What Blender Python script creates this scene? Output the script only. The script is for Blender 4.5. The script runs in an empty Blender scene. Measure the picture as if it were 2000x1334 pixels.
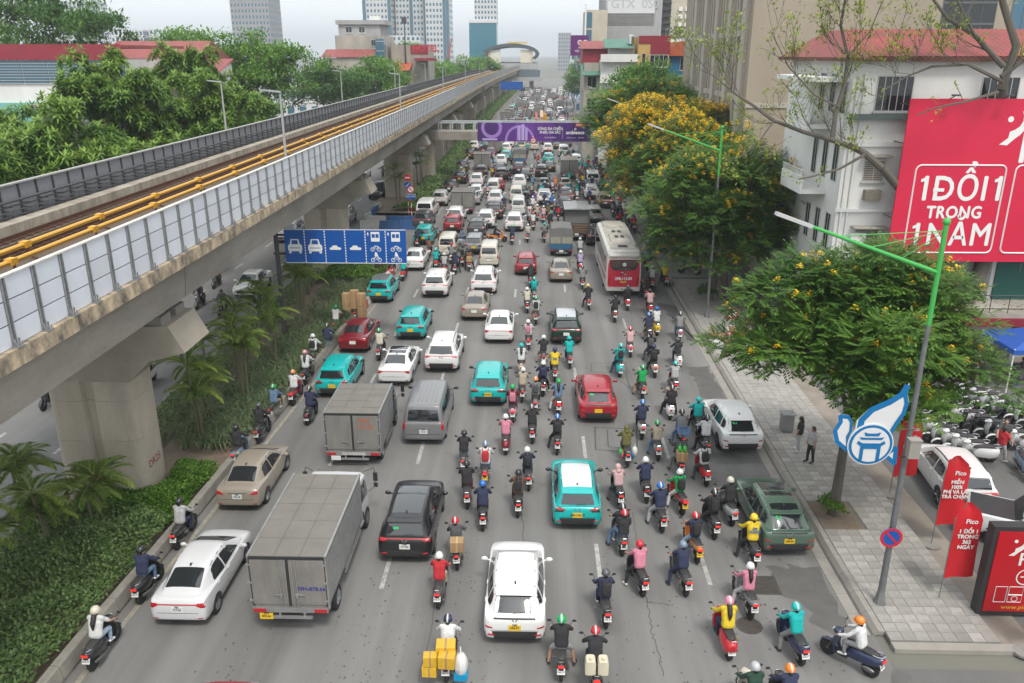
import bpy,bmesh,math,random
import numpy as np
from mathutils import Vector,Matrix
from mathutils.bvhtree import BVHTree
PI=math.pi
R=math.radians
rnd=random.Random(7)
sc=bpy.context.scene
COL=sc.collection
# ---------------------------------------------------------------- camera
F,CH,CX,CY=1600.0,16.5,1000.0,667.0
PITCH=math.atan((667-105)/F)
YAW=math.atan((1047-1000)*math.cos(PITCH)/F)
cam=bpy.data.cameras.new('camera')
cam.sensor_width=36.0
cam.lens=F/2000.0*36.0
cam.clip_start=0.5
cam.clip_end=9000
camo=bpy.data.objects.new('camera',cam)
COL.objects.link(camo)
camo.location=(0,0,CH)
camo.rotation_euler=(PI/2-PITCH,0,YAW)
sc.camera=camo
# ---------------------------------------------------------------- sky, sun, exposure
w=bpy.data.worlds.new('World')
sc.world=w
w.use_nodes=True
nt=w.node_tree
nt.nodes.clear()
sky=nt.nodes.new('ShaderNodeTexSky')
sky.sky_type='NISHITA'
sky.sun_disc=False
SUN_EL,SUN_AZ=R(58),R(160)
sky.sun_elevation=SUN_EL
sky.sun_rotation=SUN_AZ
sky.air_density=1.0
sky.dust_density=5.0
sky.ozone_density=1.0
hs=nt.nodes.new('ShaderNodeHueSaturation')
hs.inputs['Saturation'].default_value=0.25
mx=nt.nodes.new('ShaderNodeMixRGB')
mx.inputs['Fac'].default_value=0.75
mx.inputs['Color2'].default_value=(8.7,9.15,9.45,1)  # even cloud cover
bg=nt.nodes.new('ShaderNodeBackground')
bg.inputs['Strength'].default_value=0.105
wo=nt.nodes.new('ShaderNodeOutputWorld')
nt.links.new(sky.outputs[0],hs.inputs['Color'])
nt.links.new(hs.outputs[0],mx.inputs['Color1'])
nt.links.new(mx.outputs[0],bg.inputs[0])
nt.links.new(bg.outputs[0],wo.inputs[0])
sl=bpy.data.lights.new('sun','SUN')
sl.energy=1.5
sl.angle=R(12)
sl.color=(1.0,0.95,0.87)
so=bpy.data.objects.new('sun',sl)
COL.objects.link(so)
so.rotation_euler=(PI/2-SUN_EL,0,PI-SUN_AZ)
so.location=(0,0,60)
sc.view_settings.view_transform='Standard'
sc.view_settings.look='None'
sc.view_settings.exposure=0.74
sc.view_settings.gamma=1.0
sc.cycles.max_bounces=4
sc.cycles.diffuse_bounces=2
sc.cycles.glossy_bounces=2
sc.cycles.transmission_bounces=2
sc.cycles.volume_bounces=0
sc.cycles.transparent_max_bounces=6
sc.cycles.caustics_reflective=False
sc.cycles.caustics_refractive=False
# ---------------------------------------------------------------- placing: a point of the ground seen at photo pixel (x, y)
_fw=Vector((-math.sin(YAW)*math.cos(PITCH),math.cos(YAW)*math.cos(PITCH),-math.sin(PITCH)))
_rt=Vector((math.cos(YAW),math.sin(YAW),0))
_up=_rt.cross(_fw)
def ray(x,y):
	return _fw+_rt*((x-CX)/F)-_up*((y-CY)/F)
def at(x,y,z=0.0):
	d=ray(x,y)
	return Vector((0,0,CH))+d*((z-CH)/d.z)
def atY(x,y,Y):
	d=ray(x,y)
	return Vector((0,0,CH))+d*(Y/d.y)
	# ---------------------------------------------------------------- materials
MATS={}
def mat(name,col=(0.5,0.5,0.5),rough=0.6,metal=0.0,var=0.0,vscale=2.0,bump=0.0,bscale=30.0,
 objcol=False,emit=None,estr=1.0,spec=0.5,coat=0.0,alpha=1.0,trans=0.0,col2=None,stretch=(1,1,1),
 rand=0.0,speck=0.0):
	"""procedural principled material: base colour with noise wear or painted wrinkle shading (col2), fine relief, optional per-object colour"""
	if name in MATS:
		return MATS[name]
	m=bpy.data.materials.new(name)
	m.use_nodes=True
	n=m.node_tree.nodes
	L=m.node_tree.links
	b=n['Principled BSDF']
	b.inputs['Roughness'].default_value=rough
	b.inputs['Metallic'].default_value=metal
	b.inputs['Specular IOR Level'].default_value=spec
	b.inputs['Coat Weight'].default_value=coat
	b.inputs['Coat Roughness'].default_value=0.08
	b.inputs['Alpha'].default_value=alpha
	b.inputs['Transmission Weight'].default_value=trans
	c=(*col,1)
	src=None
	if objcol:
		oi=n.new('ShaderNodeObjectInfo')
		src=oi.outputs['Color']
	else:
		rgb=n.new('ShaderNodeRGB')
		rgb.outputs[0].default_value=c
		src=rgb.outputs[0]
	if rand>0:
		oi=n.new('ShaderNodeObjectInfo')
		h=n.new('ShaderNodeHueSaturation')
		mr=n.new('ShaderNodeMapRange')
		mr.inputs['To Min'].default_value=1-rand
		mr.inputs['To Max'].default_value=1+rand
		L.new(oi.outputs['Random'],mr.inputs['Value'])
		L.new(mr.outputs[0],h.inputs['Value'])
		L.new(src,h.inputs['Color'])
		src=h.outputs[0]
	if var>0 or bump>0:
		tc=n.new('ShaderNodeTexCoord')
		mp=n.new('ShaderNodeMapping')
		mp.inputs['Scale'].default_value=stretch
		L.new(tc.outputs['Object'],mp.inputs[0])
	if var>0:
		no=n.new('ShaderNodeTexNoise')
		no.inputs['Scale'].default_value=vscale
		no.inputs['Detail'].default_value=7
		no.inputs['Roughness'].default_value=0.65
		L.new(mp.outputs[0],no.inputs['Vector'])
		rp=n.new('ShaderNodeMapRange')
		rp.inputs['From Min'].default_value=0.36
		rp.inputs['From Max'].default_value=0.66
		rp.inputs['To Max'].default_value=var
		L.new(no.outputs[0],rp.inputs['Value'])
		mi=n.new('ShaderNodeMixRGB')
		L.new(rp.outputs[0],mi.inputs['Fac'])
		L.new(src,mi.inputs['Color1'])
		mi.inputs['Color2'].default_value=(*(col2 if col2 else tuple(x*0.45 for x in col)),1)
		src=mi.outputs[0]
	if speck>0:
		no=n.new('ShaderNodeTexNoise')
		no.inputs['Scale'].default_value=vscale*22
		no.inputs['Detail'].default_value=3
		L.new(mp.outputs[0],no.inputs['Vector'])
		rp=n.new('ShaderNodeMapRange')
		rp.inputs['From Min'].default_value=0.3
		rp.inputs['From Max'].default_value=0.7
		rp.inputs['To Min'].default_value=1-speck
		rp.inputs['To Max'].default_value=1+speck
		L.new(no.outputs[0],rp.inputs['Value'])
		h=n.new('ShaderNodeHueSaturation')
		L.new(rp.outputs[0],h.inputs['Value'])
		L.new(src,h.inputs['Color'])
		src=h.outputs[0]
	L.new(src,b.inputs['Base Color'])
	if bump>0:
		nb=n.new('ShaderNodeTexNoise')
		nb.inputs['Scale'].default_value=bscale
		nb.inputs['Detail'].default_value=4
		L.new(mp.outputs[0],nb.inputs['Vector'])
		bp=n.new('ShaderNodeBump')
		bp.inputs['Strength'].default_value=bump
		bp.inputs['Distance'].default_value=0.02
		L.new(nb.outputs[0],bp.inputs['Height'])
		L.new(bp.outputs[0],b.inputs['Normal'])
	if emit:
		b.inputs['Emission Color'].default_value=(*emit,1)
		b.inputs['Emission Strength'].default_value=estr
	MATS[name]=m
	return m
def leafmat(name,c1,c2,rough=0.5,trans=0.35,scale=0.6):
	"""foliage: two greens mixed by a per-leaf attribute and clump noise, a little light passing through"""
	if name in MATS:
		return MATS[name]
	m=bpy.data.materials.new(name)
	m.use_nodes=True
	n=m.node_tree.nodes
	L=m.node_tree.links
	b=n['Principled BSDF']
	b.inputs['Roughness'].default_value=rough
	b.inputs['Specular IOR Level'].default_value=0.3
	at_=n.new('ShaderNodeAttribute')
	at_.attribute_name='tone'
	mi=n.new('ShaderNodeMixRGB')
	L.new(at_.outputs['Fac'],mi.inputs['Fac'])
	mi.inputs['Color1'].default_value=(*c1,1)
	mi.inputs['Color2'].default_value=(*c2,1)
	L.new(mi.outputs[0],b.inputs['Base Color'])
	tr=n.new('ShaderNodeBsdfTranslucent')
	L.new(mi.outputs[0],tr.inputs['Color'])
	ms=n.new('ShaderNodeMixShader')
	ms.inputs[0].default_value=trans
	L.new(b.outputs[0],ms.inputs[1])
	L.new(tr.outputs[0],ms.inputs[2])
	L.new(ms.outputs[0],n['Material Output'].inputs[0])
	MATS[name]=m
	return m
	# ---------------------------------------------------------------- mesh builder
class MB:
	def __init__(s):
		s.v,s.f,s.m=[],[],[]
	def add(s,V,Fs,mi=0):
		o=len(s.v)
		s.v.extend([tuple(p)for p in V])
		for f in Fs:
			s.f.append(tuple(i+o for i in f))
			s.m.append(mi)
	def bx(s,x0,x1,y0,y1,z0,z1,mi=0):
		s.add([(x0,y0,z0),(x1,y0,z0),(x1,y1,z0),(x0,y1,z0),(x0,y0,z1),(x1,y0,z1),(x1,y1,z1),(x0,y1,z1)],
 [(3,2,1,0),(4,5,6,7),(0,1,5,4),(1,2,6,5),(2,3,7,6),(3,0,4,7)],mi)
	def box(s,c,d,mi=0,rz=0.0,rx=0.0,ry=0.0,taper=1.0):
		M=Matrix.Translation(c)@Matrix.Rotation(rz,4,'Z')@Matrix.Rotation(ry,4,'Y')@Matrix.Rotation(rx,4,'X')
		hx,hy,hz=d[0]/2,d[1]/2,d[2]/2
		V=[]
		for z,t in((-hz,1),(hz,taper)):
			for x,y in((-hx,-hy),(hx,-hy),(hx,hy),(-hx,hy)):
				V.append(M@Vector((x*t,y*t,z)))
		s.add(V,[(3,2,1,0),(4,5,6,7),(0,1,5,4),(1,2,6,5),(2,3,7,6),(3,0,4,7)],mi)
	def prism(s,poly,a0,a1,axis='z',mi=0):
		n=len(poly)
		f={'z':lambda p,a:(p[0],p[1],a),'y':lambda p,a:(p[0],a,p[1]),'x':lambda p,a:(a,p[0],p[1])}[axis]
		V=[f(p,a0)for p in poly]+[f(p,a1)for p in poly]
		Fs=[tuple(range(n-1,-1,-1)),tuple(range(n,2*n))]
		for i in range(n):
			j=(i+1)%n
			Fs.append((i,j,n+j,n+i))
		if axis=='y':
			Fs=[tuple(reversed(q))for q in Fs]
		s.add(V,Fs,mi)
	def quad(s,a,b,c,d,mi=0):
		s.add([a,b,c,d],[(0,1,2,3)],mi)
	def tube(s,pts,r,n=6,mi=0,cap=True):
		pts=[Vector(p)for p in pts]
		k=len(pts)
		rr=r if isinstance(r,(list,tuple))else[r]*k
		V,Fs=[],[]
		prev=None
		for i,p in enumerate(pts):
			d=(pts[min(i+1,k-1)]-pts[max(i-1,0)])
			if d.length<1e-9:
				d=Vector((0,0,1))
			d.normalize()
			if prev is None:
				u=d.cross(Vector((0,0,1))if abs(d.z)<0.9 else Vector((1,0,0))).normalized()
			else:
				u=(prev-d*prev.dot(d))
				u=u.normalized()if u.length>1e-6 else d.orthogonal().normalized()
			prev=u
			vv=d.cross(u)
			for j in range(n):
				a=2*PI*j/n
				V.append(p+(u*math.cos(a)+vv*math.sin(a))*rr[i])
		for i in range(k-1):
			for j in range(n):
				j2=(j+1)%n
				Fs.append((i*n+j,i*n+j2,(i+1)*n+j2,(i+1)*n+j))
		if cap:
			Fs.append(tuple(range(n-1,-1,-1)))
			Fs.append(tuple((k-1)*n+j for j in range(n)))
		s.add(V,Fs,mi)
	def lathe(s,prof,c=(0,0,0),axis='z',n=16,mi=0):
		"""prof: (radius, height) pairs"""
		V,Fs=[],[]
		k=len(prof)
		for r,h in prof:
			for j in range(n):
				a=2*PI*j/n
				p=(r*math.cos(a),r*math.sin(a),h)
				if axis=='x':
					p=(h,p[0],p[1])
				elif axis=='y':
					p=(p[1],h,p[0])
				V.append((p[0]+c[0],p[1]+c[1],p[2]+c[2]))
		for i in range(k-1):
			for j in range(n):
				j2=(j+1)%n
				Fs.append((i*n+j,i*n+j2,(i+1)*n+j2,(i+1)*n+j))
		if prof[0][0]>1e-5:
			Fs.append(tuple(range(n-1,-1,-1)))
		if prof[-1][0]>1e-5:
			Fs.append(tuple((k-1)*n+j for j in range(n)))
		s.add(V,Fs,mi)
	def ball(s,c,r,n=10,k=7,mi=0,sz=(1,1,1),top=-1.0):
		"""ellipsoid, cut below z = top (-1 whole)"""
		prof=[]
		for i in range(k+1):
			t=-PI/2+PI*i/k
			if math.sin(t)<top:
				continue
			prof.append((max(r*math.cos(t),1e-6),r*math.sin(t)))
		o=len(s.v)
		s.lathe(prof,(0,0,0),'z',n,mi)
		for i in range(o,len(s.v)):
			p=s.v[i]
			s.v[i]=(p[0]*sz[0]+c[0],p[1]*sz[1]+c[1],p[2]*sz[2]+c[2])
	def xform(s,M,o=0):
		for i in range(o,len(s.v)):
			s.v[i]=tuple(M@Vector(s.v[i]))
	def mesh(s,name,mats=None,smooth=False,ang=40):
		me=bpy.data.meshes.new(name)
		me.from_pydata(s.v,[],s.f)
		for q in(mats if isinstance(mats,(list,tuple))else[mats]if mats else[]):
			me.materials.append(q)
		if any(s.m):
			me.polygons.foreach_set('material_index',s.m)
		if smooth:
			me.polygons.foreach_set('use_smooth',[True]*len(s.f))
			me.update()
			me.set_sharp_from_angle(angle=R(ang))
		me.update()
		return me
def link(name,me,parent=None,label=None,cat=None,group=None,kind=None,color=None,loc=None,rz=None):
	o=bpy.data.objects.new(name,me)
	COL.objects.link(o)
	if parent is not None:
		o.parent=parent
	if label:
		o['label']=label
	if cat:
		o['category']=cat
	if group:
		o['group']=group
	if kind:
		o['kind']=kind
	if color:
		o.color=(*color,1)
	if loc is not None:
		o.location=loc
	if rz is not None:
		o.rotation_euler=(0,0,rz)
	return o
def thing(name,label,cat,loc=(0,0,0),rz=0.0,group=None):
	return link(name,None,None,label,cat,group,None,None,loc,rz)
def part(name,mb,mats,parent,smooth=False,label=None,color=None,kind=None,ang=40):
	return link(name,mb.mesh(name,mats,smooth,ang),parent,label=label,color=color,kind=kind)
def solid(name,mb,mats,label,cat,group=None,smooth=False,kind=None,color=None):
	return link(name,mb.mesh(name,mats,smooth),None,label,cat,group,kind,color)
_kids={}
def copy_tree(o,loc,rz=0.0,label=None,group=None,parts=True,scale=None,kids=None):
	"""copy of a thing with copies of its parts and sub-parts, mesh data shared"""
	c=o.copy()
	COL.objects.link(c)
	c.location=loc
	c.rotation_euler=(0,0,rz)
	if scale:
		c.scale=(scale,)*3
	if label:
		c['label']=label
	if group:
		c['group']=group
	if kids is None:
		kids=_kids.setdefault(o.name,[(k,list(k.children))for k in o.children])
	res=[]
	for k,gk in kids:
		d=k.copy()
		COL.objects.link(d)
		d.parent=c
		res.append(d)
		for g in gk:
			e=g.copy()
			COL.objects.link(e)
			e.parent=d
	return c,res
_txt={}
def text_mb(body,size,extr=0.0,bold=0.0,align='CENTER',shear=0.0,space=1.0):
	"""lettering as a mesh lying in the XY plane, centred"""
	key=(body,size,extr,bold,align,shear,space)
	if key in _txt:
		return _txt[key]
	cu=bpy.data.curves.new('lettering','FONT')
	cu.body=body
	cu.size=size
	cu.extrude=extr
	cu.offset=bold
	cu.shear=shear
	cu.space_character=space
	cu.align_x=align
	cu.align_y='CENTER'
	cu.resolution_u=3
	o=bpy.data.objects.new('lettering',cu)
	me=bpy.data.meshes.new_from_object(o)
	vs=[tuple(v.co)for v in me.vertices]
	fs=[tuple(p.vertices)for p in me.polygons]
	bpy.data.objects.remove(o)
	bpy.data.curves.remove(cu)
	bpy.data.meshes.remove(me)
	_txt[key]=(vs,fs)
	return vs,fs
def letter(mb,body,size,M,mi=0,bold=0.0,extr=0.0,shear=0.0,align='CENTER',space=1.0,sx=1.0):
	"""bold: strokes thickened by shifted copies, each a hair further back"""
	vs,fs=text_mb(body,size,extr,0,align,shear,space)
	sh_=[(0,0,0)]if not bold else[(0,0,0),(bold,0,-.0012),(-bold,0,-.0024),(0,bold,-.0036),(0,-bold,-.0046)]
	for a,b,c in sh_:
		mb.add([M@Vector((v[0]*sx+a,v[1]+b,v[2]+c))for v in vs],fs,mi)
def facing(loc,rz=0.0,tilt=0.0):
	"""frame of a sign that faces -Y (towards the viewer) turned by rz about Z"""
	return Matrix.Translation(loc)@Matrix.Rotation(rz,4,'Z')@Matrix.Rotation(PI/2+tilt,4,'X')
def interp(pl,y):
	for(x0,y0),(x1,y1)in zip(pl,pl[1:]):
		if y<=y1:
			return x0+(x1-x0)*(y-y0)/(y1-y0)
	return pl[-1][0]
	# ================================================================ ground, roads, kerbs
def sh(y):
	"""gentle right-hand bend of the whole street far away"""
	return 0.0 if y<150 else 5.0*((min(y,620)-150)/250.0)**2
def asphalt(name,base,dark,streak=0.35):
	m=bpy.data.materials.new(name)
	m.use_nodes=True
	n=m.node_tree.nodes
	L=m.node_tree.links
	b=n['Principled BSDF']
	b.inputs['Roughness'].default_value=0.82
	tc=n.new('ShaderNodeTexCoord')
	def noise(scale,st=(1,1,1),det=6,ro=0.6):
		mp=n.new('ShaderNodeMapping')
		mp.inputs['Scale'].default_value=st
		L.new(tc.outputs['Object'],mp.inputs[0])
		q=n.new('ShaderNodeTexNoise')
		q.inputs['Scale'].default_value=scale
		q.inputs['Detail'].default_value=det
		q.inputs['Roughness'].default_value=ro
		L.new(mp.outputs[0],q.inputs['Vector'])
		return q.outputs[0]
	def ramp(s,a,c,lo=0.0,hi=1.0):
		r=n.new('ShaderNodeMapRange')
		r.inputs['From Min'].default_value=a
		r.inputs['From Max'].default_value=c
		r.inputs['To Min'].default_value=lo
		r.inputs['To Max'].default_value=hi
		L.new(s,r.inputs['Value'])
		return r.outputs[0]
	def mul(s,f):
		q=n.new('ShaderNodeMixRGB')
		q.blend_type='MULTIPLY'
		q.inputs['Fac'].default_value=1
		L.new(s,q.inputs['Color1'])
		L.new(f,q.inputs['Color2'])
		return q.outputs[0]
	rgb=n.new('ShaderNodeRGB')
	rgb.outputs[0].default_value=(*base,1)
	s=rgb.outputs[0]
	s=mul(s,ramp(noise(0.9,(1,0.035,1),5),0.3,0.7,1-streak,1+streak*0.45))  # wheel tracks along the lanes
	s=mul(s,ramp(noise(0.22,(1,0.5,1),7),0.3,0.72,0.84,1.10))  # old resurfacing patches
	s=mul(s,ramp(noise(55,(1,1,1),3),0.3,0.7,0.82,1.18))  # aggregate
	mi=n.new('ShaderNodeMixRGB')
	L.new(ramp(noise(2.2,(1,0.45,1),9,0.75),0.63,0.72,0,0.55),mi.inputs['Fac'])  # oil spots
	L.new(s,mi.inputs['Color1'])
	mi.inputs['Color2'].default_value=(*dark,1)
	L.new(mi.outputs[0],b.inputs['Base Color'])
	bp=n.new('ShaderNodeBump')
	bp.inputs['Strength'].default_value=0.25
	bp.inputs['Distance'].default_value=0.01
	L.new(noise(90),bp.inputs['Height'])
	L.new(bp.outputs[0],b.inputs['Normal'])
	return m
M_ROAD=asphalt('worn_asphalt',(0.188,0.183,0.176),(0.09,0.087,0.083),0.27)
M_ROAD2=asphalt('grey_asphalt',(0.18,0.178,0.175),(0.10,0.10,0.10),0.15)
M_LOT=asphalt('lot_asphalt',(0.13,0.127,0.122),(0.035,0.034,0.033),0.1)
M_GROUND=mat('dusty_ground',(0.17,0.16,0.14),0.95,var=0.6,vscale=0.05,col2=(0.10,0.11,0.08))
M_CONC=mat('weathered_concrete',(0.25,0.24,0.215),0.85,var=0.55,vscale=0.9,col2=(0.13,0.122,0.11),bump=0.15,bscale=14,speck=0.06)
M_KERB=mat('kerb_concrete',(0.27,0.255,0.22),0.88,var=0.6,vscale=1.6,col2=(0.15,0.14,0.125),bump=0.2,bscale=20)
M_PAVE=mat('stone_tile',(0.315,0.30,0.275),0.8,var=0.6,vscale=2.5,col2=(0.20,0.19,0.175),rand=0.2,bump=0.1,bscale=25)
M_GROUT=mat('tile_bed',(0.15,0.143,0.13),0.95,var=0.5,vscale=3)
M_DIRT=mat('bare_soil',(0.20,0.155,0.115),0.95,var=0.7,vscale=1.6,col2=(0.10,0.075,0.055),bump=0.5,bscale=9)
M_STRIP=mat('dusty_concrete_strip',(0.27,0.235,0.195),0.9,var=0.7,vscale=0.8,col2=(0.17,0.15,0.13),bump=0.1)
M_PAINT=mat('worn_road_paint',(0.46,0.45,0.42),0.7,var=0.85,vscale=5,col2=(0.19,0.183,0.174))
M_PAINTY=mat('faded_edge_paint',(0.36,0.33,0.26),0.7,var=0.8,vscale=4,col2=(0.17,0.16,0.14))
M_WET=mat('damp_asphalt_stain',(0.10,0.097,0.093),0.5,var=0.5,vscale=2,col2=(0.15,0.146,0.14))
M_SEAL=mat('crack_seal',(0.07,0.067,0.064),0.7)
M_REDP=mat('kerb_red_paint',(0.50,0.07,0.07),0.7,var=0.5,vscale=4,col2=(0.30,0.12,0.10))
M_WHITEP=mat('kerb_white_paint',(0.55,0.53,0.50),0.7,var=0.5,vscale=4,col2=(0.30,0.28,0.26))
mb=MB()
mb.bx(-2600,2600,-60,5200,-0.5,-0.03)
solid('ground',mb,M_GROUND,None,None,kind='structure')
LK=[(-13.0,-10),(-13.0,15),(-12.95,18.9),(-12.65,24.8),(-12.35,32.6),(-11.85,43.7),(-11.2,59.1),(-11.0,65),(-10.85,88),(-10.9,106),(-11.0,163),(-10.8,250),(-7.5,400),(0,620)]
def lk(y):
	return interp(LK,y)
def strip(name,fa,fb,ys,z,m,parent=None,kind=None):
	mb=MB()
	for a,b in zip(ys,ys[1:]):
		mb.quad((fa(a),a,z),(fb(a),a,z),(fb(b),b,z),(fa(b),b,z))
	return link(name,mb.mesh(name,m),parent,kind=kind)
ysr=[-10,12,19,25,33,44,59,75,90,106,130,163,200,250,300,350,400,470,540,620]
road=strip('road',lambda y:lk(y)-0.3,lambda y:10.32+sh(y),ysr,0.0,M_ROAD,kind='structure')
strip('opposite_road',lambda y:-31+sh(y),lambda y:-18.2+sh(y),ysr,0.001,M_ROAD2,kind='structure')
mb=MB()
mb.bx(lk(70)-8.2,lk(70)-0.25,64.6,87.4,-0.02,0.004)
link('turning_gap_road',mb.mesh('turning_gap_road',M_ROAD2),kind='structure')
mb=MB()
mb.bx(10.31,34,-10,19.2,-0.02,-0.004)
link('side_street',mb.mesh('side_street',M_LOT),kind='structure')
mb=MB()
mb.bx(14.9,36,19.7,60,-0.02,0.022)
link('parking_lot',mb.mesh('parking_lot',M_LOT),kind='structure')
# lane dashes
for X,ys in((-8.6,[23.4+8.5*i for i in range(11)]),(-4.9,[23.5+8.65*i for i in range(11)]),(-1.35,[49+8.6*i for i in range(8)]),
 (2.3,[24.2+8.7*i for i in range(11)]),(5.9,[24.0+8.9*i for i in range(10)])):
	for y in ys:
		mb=MB()
		mb.bx(X-0.075,X+0.075,y-1.05,y+1.05,0.0,0.004)
		link('lane_dash',mb.mesh('lane_dash',M_PAINT),road)
oppd=bpy.data.objects['opposite_road']
for X in(-20.9,-24.3):
	for i in range(9):
		y=32.6+8.1*i
		mb=MB()
		mb.bx(X-0.08,X+0.08,y-1.0,y+1.0,0.0,0.005)
		link('lane_dash',mb.mesh('lane_dash',M_PAINT),oppd)
strip('edge_line',lambda y:lk(y)+0.30,lambda y:lk(y)+0.46,[15,18.9,24.8,32.6,43.7,59.1,64.6],0.004,M_PAINTY,road)
strip('edge_line',lambda y:lk(y)+0.30,lambda y:lk(y)+0.44,[88,106,130,163,200],0.004,M_PAINTY,road)
# repair cuts, cracks, damp stains, manholes in the road
def ribbon(mb,pts,wd,z=0.005):
	for a,b in zip(pts,pts[1:]):
		a,b=Vector((*a,z)),Vector((*b,z))
		n_=(b-a).cross(Vector((0,0,1))).normalized()*wd
		mb.quad(a-n_,a+n_,b+n_,b-n_)
def px(*l):
	return[tuple(at(x,y)[:2])for x,y in l]
def jag(p0,p1,n,amp,sd):
	r_=random.Random(sd)
	out=[]
	for i in range(n+1):
		t=i/n
		out.append((p0[0]+(p1[0]-p0[0])*t+r_.uniform(-amp,amp),p0[1]+(p1[1]-p0[1])*t+r_.uniform(-amp,amp)))
	return out
mb=MB()
ribbon(mb,px((1162,835),(1163,878),(1245,885),(1243,838),(1162,835)),0.03)
ribbon(mb,px((1186,840),(1188,873),(1240,876)),0.025)
ribbon(mb,px((1155,710),(1155,727),(1225,728),(1222,708),(1155,710)),0.025)
ribbon(mb,px((1190,730),(1230,756),(1222,728)),0.025)
link('repair_cut',mb.mesh('repair_cut',M_SEAL),road)
for k,(a,b)in enumerate((((1235,1000),(1245,1075)),((1262,1165),(1275,1240)),((1275,1240),(1297,1318)),((1262,1175),(1315,1182)),((1020,1000),(1025,1110)),((885,1010),(820,1330)),((1112,560),(1108,572)))):
	mb=MB()
	pa,pb=px(a,b)
	ribbon(mb,jag(pa,pb,14,0.05,k),0.012)
	link('crack',mb.mesh('crack',M_SEAL),road)
def blob(name,pts,z,m,sd,amp=0.22,parent=None):
	r_=random.Random(sd)
	P=px(*pts)
	out=[]
	for i in range(len(P)):
		a,b=P[i],P[(i+1)%len(P)]
		k=max(2,int(math.dist(a,b)/0.3))
		for j in range(k):
			t=j/k
			out.append((a[0]+(b[0]-a[0])*t+r_.uniform(-amp,amp),a[1]+(b[1]-a[1])*t+r_.uniform(-amp,amp)))
	bm=bmesh.new()
	f=bm.faces.new([bm.verts.new((x,y,z))for x,y in out])
	bmesh.ops.triangulate(bm,faces=[f])
	me=bpy.data.meshes.new(name)
	bm.to_mesh(me)
	bm.free()
	me.materials.append(m)
	return link(name,me,parent)
blob('damp_stain',[(1500,1106),(1590,1106),(1625,1165),(1650,1222),(1632,1245),(1602,1225),(1575,1195),(1560,1170),(1500,1165)],0.006,M_WET,3,0.2,road)
blob('damp_stain',[(1380,880),(1480,895),(1492,905),(1400,905)],0.006,M_WET,4,0.12,road)
blob('damp_stain',[(1345,720),(1385,712),(1430,800),(1405,800),(1372,770)],0.006,M_WET,8,0.2,road)
blob('damp_stain',[(1285,590),(1335,600),(1375,680),(1340,660)],0.006,M_WET,9,0.2,road)
blob('damp_stain',[(1945,1000),(1985,990),(2010,1020),(1960,1030)],0.028,M_WET,5,0.1,bpy.data.objects['parking_lot'])
blob('damp_stain',[(1905,905),(1930,900),(1950,915),(1925,925)],0.028,M_WET,6,0.1,bpy.data.objects['parking_lot'])
blob('damp_stain',[(1745,1300),(1780,1320),(1775,1345),(1745,1340)],0.004,M_WET,7,0.12,road)
M_IRON=mat('cast_iron',(0.10,0.095,0.09),0.6,metal=0.6,var=0.6,vscale=6,col2=(0.16,0.13,0.10))
mb=MB()
c=at(1463,1222)
mb.lathe([(0.40,0.0),(0.40,0.012),(0.36,0.014)],(c.x,c.y,0),n=24)
for i in range(9):
	yy=-0.3+i*0.075
	hw=math.sqrt(max(0.02,0.115-yy*yy))
	mb.bx(c.x-hw,c.x+hw,c.y+yy-0.013,c.y+yy+0.013,0.013,0.022)
solid('manhole_cover',mb,M_IRON,'round ribbed iron manhole cover in the road behind the red scooter','manhole cover')
mb=MB()
c=at(1487,1143)
mb.bx(c.x-0.55,c.x+0.55,c.y-0.5,c.y+0.5,0,0.012)
for i in range(12):
	mb.bx(c.x-0.45,c.x+0.45,c.y-0.42+i*0.07,c.y-0.39+i*0.07,0.012,0.022)
solid('drain_grate',mb,M_IRON,'square iron drain grate in the road by the kerb near the green car','drain grate')
# dark droppings and grit scattered along the lane joints: nobody could count them
mb=MB()
r_=random.Random(5)
for i in range(1100):
	y=18+34*r_.random()**1.6
	x=r_.choice((-4.9,-4.7,-1.8,-8.2,2.6,5.2,-2.4,8))+r_.gauss(0,0.7)
	s=r_.uniform(0.012,0.05)
	a=r_.random()*6
	mb.add([(x+s*math.cos(a+t)*r_.uniform(.5,1),y+s*math.sin(a+t)*r_.uniform(.5,1.6),0.0045)for t in(0,1.3,2.6,3.8,5)],[(0,1,2,3,4)])
solid('road_grit',mb,M_SEAL,'small dark specks of grit scattered along the lanes','grit',kind='stuff')
# ---- right kerb, gutter, pavement
M_GUT=mat('gutter_concrete',(0.29,0.27,0.24),0.85,var=0.5,vscale=1.5,col2=(0.2,0.185,0.165))
KY0=20.6
mb=MB()
for a in range(62):
	y0=KY0+a
	mb.bx(9.86,10.22,y0+0.006,y0+0.994,-0.02,0.012+0.006*rnd.random())
gut=solid('gutter',mb,M_GUT,None,None,kind='structure')
mb=MB()
mb.bx(10.22,10.34,KY0,150,-0.02,0.002)
link('gutter_channel',mb.mesh('gutter_channel',M_WET),gut)
kerb=thing('kerb',None,None)
kerb['kind']='structure'
base_k=MB()
base_k.prism([(10.32,0.0),(10.62,0.0),(10.62,0.15),(10.44,0.15)],0.008,0.992,'y')
kme=base_k.mesh('kerb_stone',M_GUT)
for a in range(42):
	o=link('kerb_stone',kme,kerb,loc=(rnd.uniform(-.01,.01),KY0+a,rnd.uniform(-.012,.008)))
mb=MB()
for y0,y1 in((KY0+42,100),(100,150),(150,250),(250,400),(400,600)):
	s0,s1=sh(y0),sh(y1)
	mb.add([(10.32+s0,y0,0),(10.44+s0,y0,.15),(10.62+s0,y0,.15),(10.32+s1,y1,0),(10.44+s1,y1,.15),(10.62+s1,y1,.15)],[(0,1,4,3),(1,2,5,4),(0,2,1)])
link('kerb_run',mb.mesh('kerb_run',M_GUT),kerb)
pav=MB()
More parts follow.
